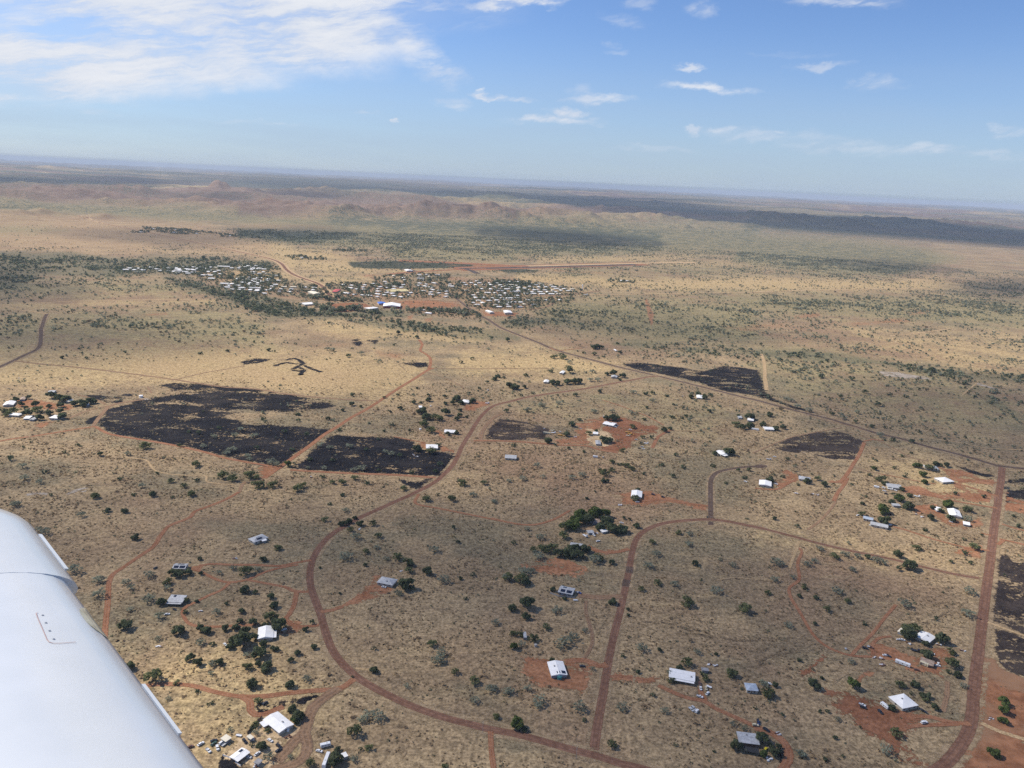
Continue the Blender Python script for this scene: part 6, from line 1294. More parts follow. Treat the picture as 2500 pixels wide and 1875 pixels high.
# crop: x y width[kind] ... ; no letter = the list's own kind
TREES = {
 'A': 'd 968 660 58|1118 652 36|1030 482 50|1075 490 60|1125 482 50|755 800 74|1072 830 76|1205 820 52|1240 828 60|1350 820 45|1415 810 50|1455 885 115|1400 890 62|1468 835 62|1530 870 48|1520 780 55|1620 748 90o|1670 800 98|1592 800 40|1140 995 56|1187 1022 56|1560 965 86|1480 980 52p|1548 1032 40|1600 1045 62|1590 1068 50|1485 1045 62o|1512 1150 62|1275 1030 62p|1315 1020 46|1200 898 68p|1470 585 60|1530 603 30|1625 628 40|1645 680 46|1450 715 40|1357 670 25|1440 775 40|1005 540 60o|1000 575 60p|785 575 56p|755 540 60p|895 495 72p|890 640 84p|955 745 74p|1120 720 40o|1300 720 62p|1180 655 25|1205 490 30|1310 485 46p|1400 455 50p|1470 475 82o|1545 465 52p|445 465 112p|590 525 80p|590 610 92p|775 1045 60|915 1105 112o|1060 1145 42o|1180 1195 30o|1265 1090 42p|810 272 46|1200 400 30|1580 405 40o|1670 335 46o|575 25 52o|95 75 62p|485 135 60p|915 15 42|1145 15 50o|740 115 42o|635 115 40o|225 228 60p|270 238 70p|945 880 46p|1380 925 50|780 705 50p|1265 915 38p|1640 940 40|1250 1275 24o|1010 1240 40p',
 'M': 'd 995 330 110o|1050 900 10|1045 935 155|1135 1090 175p|960 660 105o|965 760 110p|905 710 70o|920 110 135|1430 110 130|1655 30 140p|1460 440 120|1525 530 170|1490 600 110g|1570 560 110|2045 1110 200|2070 985 85|1700 1170 150o|1430 1090 90p|370 370 70p|175 205 70o|620 720 90p|1130 730 90o|920 930 80o',
 'B': 'p 960 550 88d|995 575 42d|915 605 52|980 470 56o|915 390 66o|975 420 70o|990 432 40d|1090 477 62d|718 438 30d|720 355 46o|660 268 72|600 385 92|765 190 50o|595 190 40d|570 192 36d|620 175 42d|655 155 30d|685 190 42d|628 228 42o|475 165 46o|795 262 46o|845 400 42|1130 345 72|1250 215 36o|1275 300 26d|1085 40 50o|1235 40 56o|1190 525 82|1570 510 72o|1290 520 26d|1590 700 40d|1500 780 62|1175 960 70|1155 1000 90|1120 910 62o|770 1067 52d|1375 1135 66o|1255 1080 50o|965 1165 42|1470 1180 72|1570 1200 62|1505 1350 42o|1375 1250 62|800 1345 92|730 1345 92|690 1370 60|650 1435 96o|740 1535 52o|685 1545 30o|650 1600 62|358 825 36d|410 930 40d|188 943 36d|310 965 42d|105 910 46d|1195 1650 50o|150 627 40d|170 680 52d|195 335 46o|105 405 40d|390 785 36o|565 610 18d|445 455 20d|270 1010 36d|785 330 44|1360 500 36|1320 640 30o|780 940 34|600 110 50|640 1110 20|1180 1020 50',
 'C': 'p 210 665 88d|130 697 56d|207 747 56d|330 810 52o|255 880 66o|135 928 50g|180 915 56|130 850 52o|175 855 50o|390 710 72|440 900 100|490 870 82|410 935 52|727 660 46d|820 705 24d|820 740 22d|900 585 42o|605 1062 40|215 1180 62|110 1195 72|20 1180 62|530 1290 94|290 1250 92|280 1285 62|155 1395 82g|200 1425 40d|30 1350 42o|725 1515 62o|785 1290 74|905 935 76|880 1080 30d|1010 950 30d|1235 960 56|1175 1025 72o|1350 975 24d|1440 1090 74o|1180 660 84o|1350 590 82|1520 700 82o|1000 545 56o|1100 555 62|945 440 72|990 370 62|965 300 42o|1225 427 46d|1450 440 52|1125 245 42o|1190 250 52|1185 310 62|725 422 42d|620 405 94|645 395 62o|280 380 82|365 330 62o|330 345 72o|300 340 62o|400 368 60d|440 365 70d|480 372 70d|530 376 60d|250 345 42o|562 342 62d|492 340 70d|200 480 100|95 510 72|175 520 82o|205 540 62d|240 470 52|295 270 62|215 222 42|130 303 36o|435 262 62o|480 200 120g|540 140 125g|620 125 115g|670 125 70g|440 205 80o|510 170 92g|575 160 82d|700 190 90d|720 215 72d|745 235 62d|790 225 62d|655 210 62d|680 170 62d|870 203 42d|830 165 20d|795 155 30o|575 40 20d|865 40 56|365 1010 36d|1130 1055 42d|1110 1120 32d|560 1370 36|440 640 30d|370 585 38d|475 400 20d|560 830 44|780 980 36o|1040 1310 60|1080 1090 60|1500 1470 50',
 'N': 'd 1140 1275 170|1525 1165 185|1640 1275 100o|1700 1370 150|1540 1400 110g|1620 1340 80o|720 320 130o|660 250 90o|1095 260 140o|1600 560 130o|1530 380 110p|1700 415 90|310 330 80p|210 360 110o|1260 1330 120p|1100 970 110p|1265 1030 130p|1750 1290 90|2075 1400 140p|1240 480 60p|1835 840 70o|2195 400 40|370 175 90p|1420 745 80o',
 'D': 'p 905 845 92d|945 820 84o|890 815 60o|1107 880 84d|1010 910 44d|885 670 88|570 465 56|475 590 72|415 705 52o|540 655 46o|350 635 36d|280 570 42o|250 625 30d|210 510 46|105 525 56|60 605 42o|115 420 100|345 415 52|300 430 62|460 385 56o|525 375 62|600 385 56|660 390 36d|720 410 72|760 425 52|845 375 56d|920 440 84d|855 465 42o|1260 730 84|1275 595 76|1075 765 36o|955 335 52o|1165 1025 98o|1165 960 52o|1205 1098 52d|1145 1080 42o|1018 975 72d|560 1015 52|340 1158 72d|575 1150 74g|855 1155 62o|950 1160 56d|990 1220 42d|1020 1225 42d|1010 1250 44o|805 1295 46d|1065 1295 46d|925 1215 30o|1240 1165 52|1480 1260 64g|1480 1310 64g|1475 1370 56g|1420 1565 66g|775 1550 92|260 1570 74|405 1605 26d|515 1590 26o|465 1475 30d|835 1450 74o|480 1365 46|370 1320 32o|415 1320 32o|385 1118 26d|60 1210 84o|35 1150 62|105 1160 30d|905 85 58d|850 40 52g|755 112 64g|625 130 44o|760 170 64d|1040 155 46d|1140 75 56g|1260 105 58o|1160 160 52d|1260 160 62|1095 110 36d|1050 95 32d|1000 230 42|1300 330 64o|1345 260 26o|1240 285 26o|1155 415 32|1285 430 36|1250 370 42|915 20 42o|800 55 42o|100 160 26d|630 70 26d|230 205 36|375 340 52|1565 210 32o|1535 145 22d|345 790 28d|250 1010 26d|185 800 60|640 790 40o',
 'H': 'o 410 1272 62d|500 1250 62|555 1297 56d|345 1300 42p|210 1235 42p|135 1220 32|455 1215 26|1025 1255 84|1050 1290 46d|1325 1140 64g|1435 1160 84|1480 1128 52d|1375 1215 64g|1390 1280 52g|1225 1235 42|1200 1340 44d|1125 1380 36|1270 1395 42|1180 1415 74g|1250 1480 78d|1580 1460 80g|1040 1500 84g|1110 1440 60|1450 1490 42d|1645 1375 46|1870 1400 46|1740 1500 64|930 1220 42p|970 1165 46g|980 1100 36p|785 1300 32|1015 890 90p|1125 925 60p|1285 940 54p|715 745 80p|600 710 56p|830 780 44p|950 815 54p|1055 825 40p|1330 860 38p|100 720 52d|150 835 52d|45 800 62d|215 825 50d|1000 635 44d|880 530 56p|1230 570 50p|1080 550 50p|280 600 90p|240 590 60p|430 680 90p|330 650 70p|1130 1160 44p|870 1460 36p|1200 1060 44p|640 1230 30p|1570 1140 50d|1520 1140 40d|100 1260 60d|250 1090 40|1910 1360 36|900 1400 30|780 420 60p|520 400 60p|640 300 70p|1450 350 70d|690 570 36d',
 'G': 'd 1005 745 105|960 745 60|1050 748 50|670 800 58|810 875 58o|870 855 30|935 930 76|980 930 66|625 880 58|470 935 66|1175 820 56o|1435 845 58|1485 835 36|1090 1015 56o|1720 548 50|1770 573 50|1660 570 50|1970 1025 95|2000 1035 60|1855 1040 52|2050 730 32|2150 735 84|2035 800 78o|2090 820 64|2150 810 74|1190 1415 76o|1215 1345 40|930 1270 44|960 1272 40|190 490 62|215 495 50|275 490 38|150 475 62|510 450 72|550 460 52|630 445 72|690 445 92|725 440 62|1010 375 72|960 380 42|1090 395 52|1065 430 30|650 285 92p|640 330 80o|650 355 72|500 360 42p|840 360 92p|520 240 80o|560 225 90o|600 245 60o|880 155 56|915 160 44|850 160 50|260 1250 72p|430 1235 54p|670 1240 74p|755 1220 76p|945 1205 86o|1000 1110 56o|910 1190 56o|1000 1180 60o|1165 1165 64o|1120 1140 64o|1060 1130 50p|1250 1215 42p|1410 1135 54p|1590 1160 54p|1500 1230 54p|1830 1140 54p|145 1270 54p|25 1440 54p|790 1415 26|860 1360 20|380 1140 74p|180 980 44p|645 1000 32|540 975 36p|770 1030 40p|1270 760 44p|1160 700 60p|1000 690 60p|850 690 70p|420 640 80p|560 620 60p|300 680 70p|730 760 46p|1340 600 60p|1460 560 46p|1180 530 64p|1280 545 56p|1350 540 50p|820 430 60p|880 430 60p|700 560 50p|900 530 36|1290 660 30|1510 740 50p|1620 730 44p|1810 690 40|1520 635 34p|1540 1050 50p|960 190 20|770 205 34p|860 215 50p|1070 205 36|2050 1180 34|2130 1180 50p|2110 1240 50p|1950 1290 40p|240 560 40p|130 100 60p|30 420 40|60 400 50p|280 390 50p|110 690 50p|1330 905 50o|1260 905 50o',
 'F': 'd 1520 595 48|1395 617 42|1455 620 26|1280 665 42|1200 695 26|880 632 46|955 652 30|805 682 36|680 752 38|890 555 48o|960 548 26o|1270 552 36p|1150 580 36p|780 845 48p|1425 500 26|1655 570 36|1760 580 62|1740 595 50|1720 622 46|1660 628 36|1790 620 50|1885 605 58|1780 683 36|1835 740 26|1775 725 46|1755 755 46|1465 690 92|1500 735 78|1560 740 84o|1610 750 72o|1475 800 92o|1540 850 112o|1490 775 42|1665 700 74|1210 800 52p|1150 855 26|1360 850 26|1425 1000 74|1540 1020 84o|1600 970 52o|1680 880 42|1750 870 42|435 715 54p|435 770 42p|140 750 52p|1610 1130 54p|1565 1190 54p|960 1160 90p|900 1180 70p|215 1110 90p|260 1130 70p|30 1090 62p|350 1130 62g|650 1165 62p|1160 1025 62p|1210 1045 74p|1285 1060 54p|640 1235 46o|720 1280 60o|800 1280 70o|905 1245 62o|1310 1330 62o|1020 1285 52o|430 1330 90o|470 1310 70o|225 1300 90o|40 1220 80o|90 1240 60o|1800 1285 84o|1980 1285 62o|1890 1385 72p|1600 1385 42p|1500 1420 74o|1705 1410 62p|2065 1440 62p|800 1390 52o|700 1460 42o|1100 920 36p|620 970 70p|700 990 60p|860 980 70p|1000 1010 44p|320 860 50p|510 880 50p|380 1010 50p|90 1000 50p|80 890 60p|730 1100 44p|1100 1180 44p|530 1090 50p|1370 1200 46p|1520 560 30|2010 450 40p|2100 405 44p|2150 410 36p|2065 430 36p|1950 500 36p|1860 545 36p|190 182 34|720 180 70p|680 175 60p|1500 1080 10|1270 40 40|1420 75 36|1880 255 44p|1790 285 44p|1240 140 36p|860 230 50p|960 210 60p',
 'E': 'd 130 595 52|180 635 48|290 635 68|220 660 36|430 560 74|490 585 74|560 590 76|620 625 64|660 620 70o|700 625 76|760 605 70|735 610 62|505 640 54|405 650 48|310 675 92o|30 690 82o|110 690 84o|60 715 70o|220 705 78|330 745 62|410 705 62|510 735 68|500 690 52|215 580 42|345 690 54o|1205 980 100o|1060 1045 62p|1625 1130 84o|1420 1270 62o|1850 1220 110o|1930 1250 90o|790 1395 74o|1270 1380 52o|1590 1375 62o|130 1460 84p|330 1275 74p|185 1145 84p|75 1090 62o|380 1190 62p|200 1245 84p|830 1048 46|1645 1260 52o|1310 1205 42o|1530 1310 62o|1180 1310 74p|2070 1220 100o|2150 1300 100o|1500 975 54p|1690 980 60p|1780 900 60p|1950 890 70p|1920 1010 90p|2060 1060 70p|1880 1040 80p|2000 840 60p|1820 830 50p|2100 900 60p|1660 870 50p|1560 860 40p|420 1390 40p|1430 1400 40p|1120 1380 50p|900 1510 50|1040 1520 50|530 1030 40p|200 990 30p|640 970 40p|1000 1250 50p|515 245 34|600 362 22|335 235 22|1890 190 30|1660 210 40p|720 250 40p',
}
def parse_trees():
    out = []
    for c, s in TREES.items():
        d = s[0]
        for e in s[2:].split('|'):
            x, y, w = e.split(); k = d
            if w[-1] in 'dopg': k = w[-1]; w = w[:-1]
            if float(w) < 15: continue
            out.append((c, float(x), float(y), float(w), k))
    return out
_tl = []
for (c, x, y, w, k) in parse_trees():
    X, Y = px(c, x, y); g = ground(X, Y); wm = min(max(pxsize(g, w * CROP[c][2]), 2.0), 15.0); h = wm * {'d': .80, 'g': .8, 'o': .64, 'p': .58}[k]
    g = ground(X, Y, h * .45); _tl.append([g.x, g.y, wm, h, k, math.hypot(g.x, g.y)])
# keep trunks out of walls: shift any tree that stands inside a house
for t_ in _tl:
    for (ref, hx, hy, hr) in HOUSES:
        d = math.hypot(t_[0] - hx, t_[1] - hy)
        if d < hr * .8 + .5:
            f = (hr * .8 + .8) / max(d, .1); t_[0] = hx + (t_[0] - hx) * f; t_[1] = hy + (t_[1] - hy) * f
def side_of(tx, ty, hx, hy):
    """where the tree is seen from the camera, relative to the house"""
    X1, Y1, _ = project(np.array([tx, hx]), np.array([ty, hy])); dx, dy = X1[0] - X1[1], Y1[0] - Y1[1]
    if abs(dx) > 1.2 * abs(dy): return 'right of' if dx > 0 else 'left of'
    return 'in front of' if dy > 0 else 'behind'
AREAS = [('P', '0 1150 640 1180 760 1320 760 1560 330 1560 0 1400', 'in the grass left of the curved road'), ('P', '330 1500 900 1600 1420 1900 380 1900', 'on the grass below the curved road'), ('P', '740 1200 1300 1150 1540 1280 1500 1700 1400 1850 800 1620', 'in the paddock enclosed by the curved road'),
         ('P', '1540 1280 2400 1420 2330 1900 1430 1900 1500 1600', 'in the block right of the central road'), ('P', '180 1000 1120 1180 860 1260 600 1170 0 1160 0 1000', 'on the slope below the burnt paddocks'), ('P', '180 920 1130 1080 1100 1180 400 1110', 'on the black burnt ground'),
         ('P', '1120 900 2200 1100 2150 1420 1540 1280 1100 1220', 'on the middle blocks below the highway'), ('P', '2350 1100 2500 1100 2500 1900 2300 1900', 'right of the wide road'), ('P', '1050 780 2500 1150 2500 900 1500 800', 'along the highway'), ('P', '-50 900 300 950 200 1120 -50 1120', 'by the cluster of houses on the left'), ('P', '640 880 1130 900 1120 1080 800 1050', 'on the plain above the burnt paddocks')]
_ar = [(np.array(pts(c, s)), n) for c, s, n in AREAS]
KN = {'d': 'dark green', 'o': 'olive green', 'p': 'grey-green', 'g': 'bright green'}
def tree_desc(t):
    x, y, wm, h, k, _ = t
    best = min(HOUSES, key=lambda q: math.hypot(x - q[1], y - q[2]) - q[3]); d = math.hypot(x - best[1], y - best[2]) - best[3]
    sz = 'big' if wm > 10 else ('small' if wm < 5.5 else ''); noun = 'tree' if k in 'dg' else 'shrub'
    if d < 26: return f'{sz} {KN[k]} {noun} {side_of(x, y, best[1], best[2])} the {best[0]}'.strip()
    X, Y, _d = project(np.array([x]), np.array([y]))
    for P, n in _ar:
        if sdf_poly(X, Y, P)[0] > 0: return f'{sz} {KN[k]} {noun} {n}'.strip()
    return f'{sz} {KN[k]} {noun} on the far dry plain'.strip()
ORDINALS = '- second third fourth fifth sixth seventh eighth ninth tenth eleventh twelfth thirteenth fourteenth fifteenth sixteenth seventeenth eighteenth nineteenth twentieth'.split()
def plant_trees():
    tl = sorted(_tl, key=lambda t: t[2] / t[5], reverse=True)
    cnt = {'tree': 0, 'shrub': 0}; keep = []; rest = []
    for t in tl:
        nm = 'tree' if t[4] in 'dg' else 'shrub'
        if cnt[nm] < 296: cnt[nm] += 1; keep.append(t)
        else: rest.append(t)
    desc = {}
    for t in keep:
        t.append(tree_desc(t)); desc.setdefault(t[6], []).append(t)
    ORD = ['', 'second', 'third', 'fourth', 'fifth', 'sixth', 'seventh', 'eighth', 'ninth', 'tenth', 'eleventh', 'twelfth', 'thirteenth', 'fourteenth', 'fifteenth', 'sixteenth', 'seventeenth', 'eighteenth', 'nineteenth', 'twentieth']
    rs = random.Random(3)
    for dsc, L in desc.items():
        L.sort(key=lambda t: float(project(np.array([t[0]]), np.array([t[1]]))[0][0]))
        for i, t in enumerate(L):
            lab = dsc; n = len(L)
            if n > 1 and n <= 21: lab += ', ' + ('leftmost of them' if i == 0 else ('rightmost of them' if i == n - 1 else ORD[i] + ' from left'))
            x, y, wm, h, k, r = t[:6]; nm = 'tree' if k in 'dg' else 'shrub'
            root = empty(nm, (x, y, 0), rs.uniform(0, 6.28)); sx = wm / 2 / .86
            root.scale = (sx * rs.uniform(.92, 1.08), sx * rs.uniform(.92, 1.08), h / 1.32)
            tag(root, lab, nm, dsc.replace(' tree ', ' trees ').replace(' shrub ', ' shrubs ') if n > 1 else None)
            link('crown', rs.choice(CROWNS[k]), root); link('trunk', rs.choice(TRUNKS), root)
    return rest
TREE_REST = plant_trees()
def order_town():
    g = {}
    for o in list(COL.objects):
        if o.name.startswith('town_house') and o.parent is None: g.setdefault(o['label'], []).append(o)
    for lab, L in g.items():
        L.sort(key=lambda o: float(project(np.array([o.location.x]), np.array([o.location.y]))[0][0])); n = len(L)
        for i, o in enumerate(L):
            if 1 < n <= 21: o['label'] = lab.replace('distant ', '') + ', ' + ('leftmost of them' if i == 0 else ('rightmost of them' if i == n - 1 else ORDINALS[i] + ' from left'))
order_town()

# ------------------------------------------------------------------ the countless scrub of the plain, and the town's greenery
def scrub_mat(name):
    m, t, b = new_mat(name); tn = t.attr('tint'); n = t.noise(t.pos(), .9, 2, .6)
    a = t.mix(t.ss(n, .3, .7), (.070, .092, .052), (.125, .15, .085)); g = t.mix(t.ss(n, .3, .7), (.21, .222, .150), (.33, .335, .230)); br = t.mix(t.ss(n, .3, .7), (.15, .115, .072), (.24, .185, .115))
    c = t.mix(t.ss(tn, .15, .55), a, g); c = t.mix(t.ss(tn, .80, .92), c, br)
    leafy(t, b, c); return m
def clump_mesh(name, P, W, H, tint, nq, mat, seed):
    """P (n,3) bases; every plant is nq leaf-clump faces"""
    rs = np.random.default_rng(seed); n = len(P)
    d = rs.normal(size=(n, nq, 3)); d /= np.linalg.norm(d, axis=2)[..., None]
    off = d * (rs.uniform(.25, 1, (n, nq, 1)) ** .5) * .5
    lob = rs.normal(size=(n, 1, 3)) * .12
    C = (off + lob) * np.stack([W, W, H * .8], 1)[:, None, :]; C[..., 2] += (H * .55)[:, None]; C[..., 2] = np.maximum(C[..., 2], (H * .12)[:, None]); C += P[:, None, :]
    nr = d + np.array([0, 0, .4]) + rs.normal(size=(n, nq, 3)) * .35; nr /= np.linalg.norm(nr, axis=2)[..., None]
    u = np.cross(nr, rs.normal(size=(n, nq, 3))); u /= np.linalg.norm(u, axis=2)[..., None]; w = np.cross(nr, u)
    s = (W[:, None] * rs.uniform(.16, .34, (n, nq)) * math.sqrt(12 / nq))[..., None]
    V = np.stack([C - u * s, C - w * s * .75, C + u * s, C + w * s * .75], 2).reshape(-1, 3)
    F = np.arange(n * nq * 4).reshape(-1, 4)
    return V, F, np.repeat(tint, nq * 4)
def scatter_scrub():
    rs = np.random.default_rng(21)
    N = 900000; R1 = 5200.0
    r = np.sqrt(rs.uniform(380.0 ** 2, R1 ** 2, N)); a = rs.uniform(-R_(40), R_(40), N); x, y = r * np.sin(a), r * np.cos(a)
    X, Y, D = project(x, y); ok = (X > -150) & (X < 2650) & (Y < 1990); x, y, X, Y, r = x[ok], y[ok], X[ok], Y[ok], r[ok]
    zw = zone_weights(X, Y, np.ones(X.shape, bool), ('straw', 'pink', 'green', 'wood_shade', 'redsoil'))
    cl = fbm(x / 120, y / 120, 61, 3); cl2 = fbm(x / 38, y / 38, 62, 2)
    dens = .0011 * np.ones_like(x)                                    # plants per square metre
    dens = np.where(r > 1300, .0046, dens)
    dens = np.maximum(dens, .0105 * zw['green']); dens = np.maximum(dens, .011 * zw['wood_shade'])
    bare = np.maximum(zw['pink'], zw['straw'] * np.where(X > 1300, .45, .93)); dens *= 1 - .93 * bare * (1 - zw['wood_shade'])
    dens *= np.clip((cl - .30) * 4.2, .08, 2.0) * np.clip((cl2 - .2) * 2.2, .2, 1.6) * (1 - .6 * zw['redsoil'])
    # clumps of taller scrub along drains
    cell = R_(80) / 2 * (R1 ** 2 - 380.0 ** 2) / N                      # area each trial point stands for
    k = rs.uniform(0, 1, len(x)) < dens * cell; x, y, X, Y, r = [v[k] for v in (x, y, X, Y, r)]; wood_shade = zw['wood_shade'][k]; green = zw['green'][k]; cl = cl[k]
    good = np.ones(len(x), bool); burnt = np.zeros(len(x), bool)
    for kind, P, b in SHEETS:
        m = good & (x > P[:, 0].min() - 12) & (x < P[:, 0].max() + 12) & (y > P[:, 1].min() - 12) & (y < P[:, 1].max() + 12)
        if not m.any(): continue
        if kind == 'line': bad = dist_line(x[m], y[m], P) < b * 1.25 + 2.2; good[np.where(m)[0][bad]] = False
        else:
            s = sdf_poly(x[m], y[m], P) > -1
            if b: good[np.where(m)[0][s & (rs.uniform(0, 1, s.size) < .86)]] = False
    for fx, fy, fr in FOOT: good &= (x - fx) ** 2 + (y - fy) ** 2 > (fr + 2.5) ** 2
    for P in TOWN_OK: good &= ~((sdf_poly(x, y, P) > 0) & (rs.uniform(0, 1, len(x)) < .5))
    x, y, r, wood_shade, green, cl = [v[good] for v in (x, y, r, wood_shade, green, cl)]
    n = len(x); sz = rs.lognormal(0, .33, n)
    W = np.clip(np.where(r < 1100, 2.0, np.where(r < 1700, 3.3, 4.1)) * sz, 1.2, 9) * (1 + .5 * wood_shade + .35 * green * (r > 1200)); H = W * rs.uniform(.5, .85, n)
    tint = np.clip(.50 + rs.normal(0, .24, n) - .25 * wood_shade, .02, 1)
    z = terrain_z(x, y); P = np.stack([x, y, z], 1); mat = scrub_mat('scrub_leaves')
    Vs, Fs, Ts = [], [], []; b = 0
    for lo, hi, nq in ((0, 1100, 22), (1100, 2200, 12), (2200, 9e9, 7)):
        m = (r >= lo) & (r < hi)
        if not m.any(): continue
        V_, F_, T_ = clump_mesh('s', P[m], W[m], H[m], tint[m], nq, mat, int(lo) + 5); Vs.append(V_); Fs.append(F_ + b); Ts.append(T_); b += len(V_)
    o = link('scrub', mesh_np('scrub', np.concatenate(Vs), np.concatenate(Fs), mat, {'tint': np.concatenate(Ts)}))
    tag(o, 'countless grey-green scrub bushes dotted over the dry plain', 'scrub', kind='stuff')
    return n
def grass_tussocks():
    rs = np.random.default_rng(77); N = 115000; R0, R1 = 400.0, 1550.0
    r = np.sqrt(rs.uniform(R0 ** 2, R1 ** 2, N)); a = rs.uniform(-R_(39), R_(39), N); x, y = r * np.sin(a), r * np.cos(a)
    X, Y, D = project(x, y); ok = (X > -60) & (X < 2560) & (Y < 1930); x, y, r = x[ok], y[ok], r[ok]
    cl = fbm(x / 26, y / 26, 81, 3); zw = zone_weights(X[ok], Y[ok], np.ones(len(x), bool), ('straw', 'pink')); k = rs.uniform(0, 1, len(x)) < np.clip((cl - .36) * 5, .05, 1) * (1 - .8 * np.maximum(zw['straw'], zw['pink']) * (r > 900)) * np.clip((1560 - r) / 500, 0, 1); x, y, r = x[k], y[k], r[k]
    good = np.ones(len(x), bool)
    for kind, P, b in SHEETS:
        m = good & (x > P[:, 0].min() - 12) & (x < P[:, 0].max() + 12) & (y > P[:, 1].min() - 12) & (y < P[:, 1].max() + 12)
        if not m.any(): continue
        if kind == 'line': bad = dist_line(x[m], y[m], P) < b * 1.25 + 1.3; good[np.where(m)[0][bad]] = False
        else:
            s = sdf_poly(x[m], y[m], P) > 0; good[np.where(m)[0][s & (rs.uniform(0, 1, s.size) < .85)]] = False
    for fx, fy, fr in FOOT: good &= (x - fx) ** 2 + (y - fy) ** 2 > (fr + .5) ** 2
    x, y, r = x[good], y[good], r[good]; n = len(x)
    W = rs.lognormal(.25, .38, n) * (1 + .35 * (r > 900)); H = W * rs.uniform(.22, .40, n); P = np.stack([x, y, np.zeros(n)], 1)
    m, t, b = new_mat('dry_tussock'); tn = t.attr('tint'); c = t.mix(t.ss(tn, .1, .6), (.31, .226, .142), (.44, .33, .20)); c = t.mix(t.ss(tn, .74, .9), c, (.24, .225, .135)); leafy(t, b, c)
    V_, F_, T_ = clump_mesh('g', P, W, H, rs.uniform(0, 1, n), 5, m, 9)
    o = link('grass_tussocks', mesh_np('grass_tussocks', V_, F_, m, {'tint': T_})); tag(o, 'dry grass tussocks covering the near paddocks', 'grass', kind='stuff')
    return n
def town_greenery():
    rs = np.random.default_rng(5); X = []; 
    for (x, y, wm, h, k, r) in [t[:6] for t in TREE_REST]: X.append((x, y, wm, h, .1))
    for P in TOWN_OK:
        lo, hi = P.min(0) - 25, P.max(0) + 25; A = (hi - lo).prod(); n = int(A * .0050); q = rs.uniform(lo, hi, (n, 2))
        q = q[sdf_poly(q[:, 0], q[:, 1], P) > -18]; keep = np.ones(len(q), bool)
        for fx, fy, fr in FOOT: keep &= (q[:, 0] - fx) ** 2 + (q[:, 1] - fy) ** 2 > (fr * .8 + 2.5) ** 2
        for a in q[keep]: w = float(np.clip(rs.lognormal(1.95, .32), 4, 15)); X.append((a[0], a[1], w, w * .8, float(np.clip(rs.normal(.20, .18), 0, .7))))
    # belts of tall trees: along the creek and around the oval
    for c, s, n, wm in (('J', '-20 1150 200 1210 380 1260 560 1310 800 1330 1000 1350 1200 1370 1500 1430 1700 1500', 200, 9), ('J', '0 1240 150 1290 350 1330 620 1330', 130, 9), ('J', '600 1235 620 1262 700 1285 780 1292 960 1300 1100 1310 1250 1315', 70, 13), ('J', '560 1190 700 1200 800 1205 960 1215', 44, 13), ('J', '1380 1290 1600 1290 1880 1320', 90, 11),
                        ('I', '1400 1040 1650 1090 1850 1160 2000 1210 2200 1280', 110, 10), ('I', '800 950 1300 930 1900 920 2260 905', 40, 10), ('J', '350 840 640 862', 22, 12), ('J', '750 790 900 785', 14, 12), ('I', '1200 600 1480 615 1700 640 2200 690', 120, 12), ('I', '1690 865 1900 870', 20, 14), ('J', '860 1275 930 1290', 8, 20), ('J', '1180 1100 1250 1080', 8, 22), ('K', '0 1060 200 1070 420 1080', 60, 12)):
        L = np.array([tuple(ground(*q)[:2]) for q in pts(c, s)]); seg = np.hypot(*(L[1:] - L[:-1]).T); t = rs.uniform(0, seg.sum(), n); cs = np.concatenate([[0], np.cumsum(seg)])
        i = np.clip(np.searchsorted(cs, t) - 1, 0, len(seg) - 1); f = (t - cs[i]) / seg[i]; p = L[i] + (L[i + 1] - L[i]) * f[:, None] + rs.normal(0, 15 if n > 60 else 9, (n, 2))
        for a in p:
            if any((a[0] - fx) ** 2 + (a[1] - fy) ** 2 < (fr + 1) ** 2 for fx, fy, fr in FOOT): continue
            w = float(np.clip(wm * rs.lognormal(0, .25), 4, 24)); X.append((a[0], a[1], w, w * .8, float(np.clip(rs.normal(.26, .16), 0, .6))))
    X = np.array(X); P = np.stack([X[:, 0], X[:, 1], terrain_z(X[:, 0], X[:, 1])], 1); mat = scrub_mat('town_tree_leaves')
    V_, F_, T_ = clump_mesh('t', P, X[:, 2], X[:, 3], X[:, 4], 26, mat, 4)
    o = link('town_trees', mesh_np('town_trees', V_, F_, mat, {'tint': T_})); tag(o, 'mass of dark green trees between the roofs of the distant town and along the creek', 'trees', kind='stuff')
    return len(X)
print('TOWN', N_TOWN, 'SCRUB', scatter_scrub(), 'TUSSOCKS', grass_tussocks(), 'TOWNTREES', town_greenery(), 'HAND', len(_tl), 'REST', len(TREE_REST))

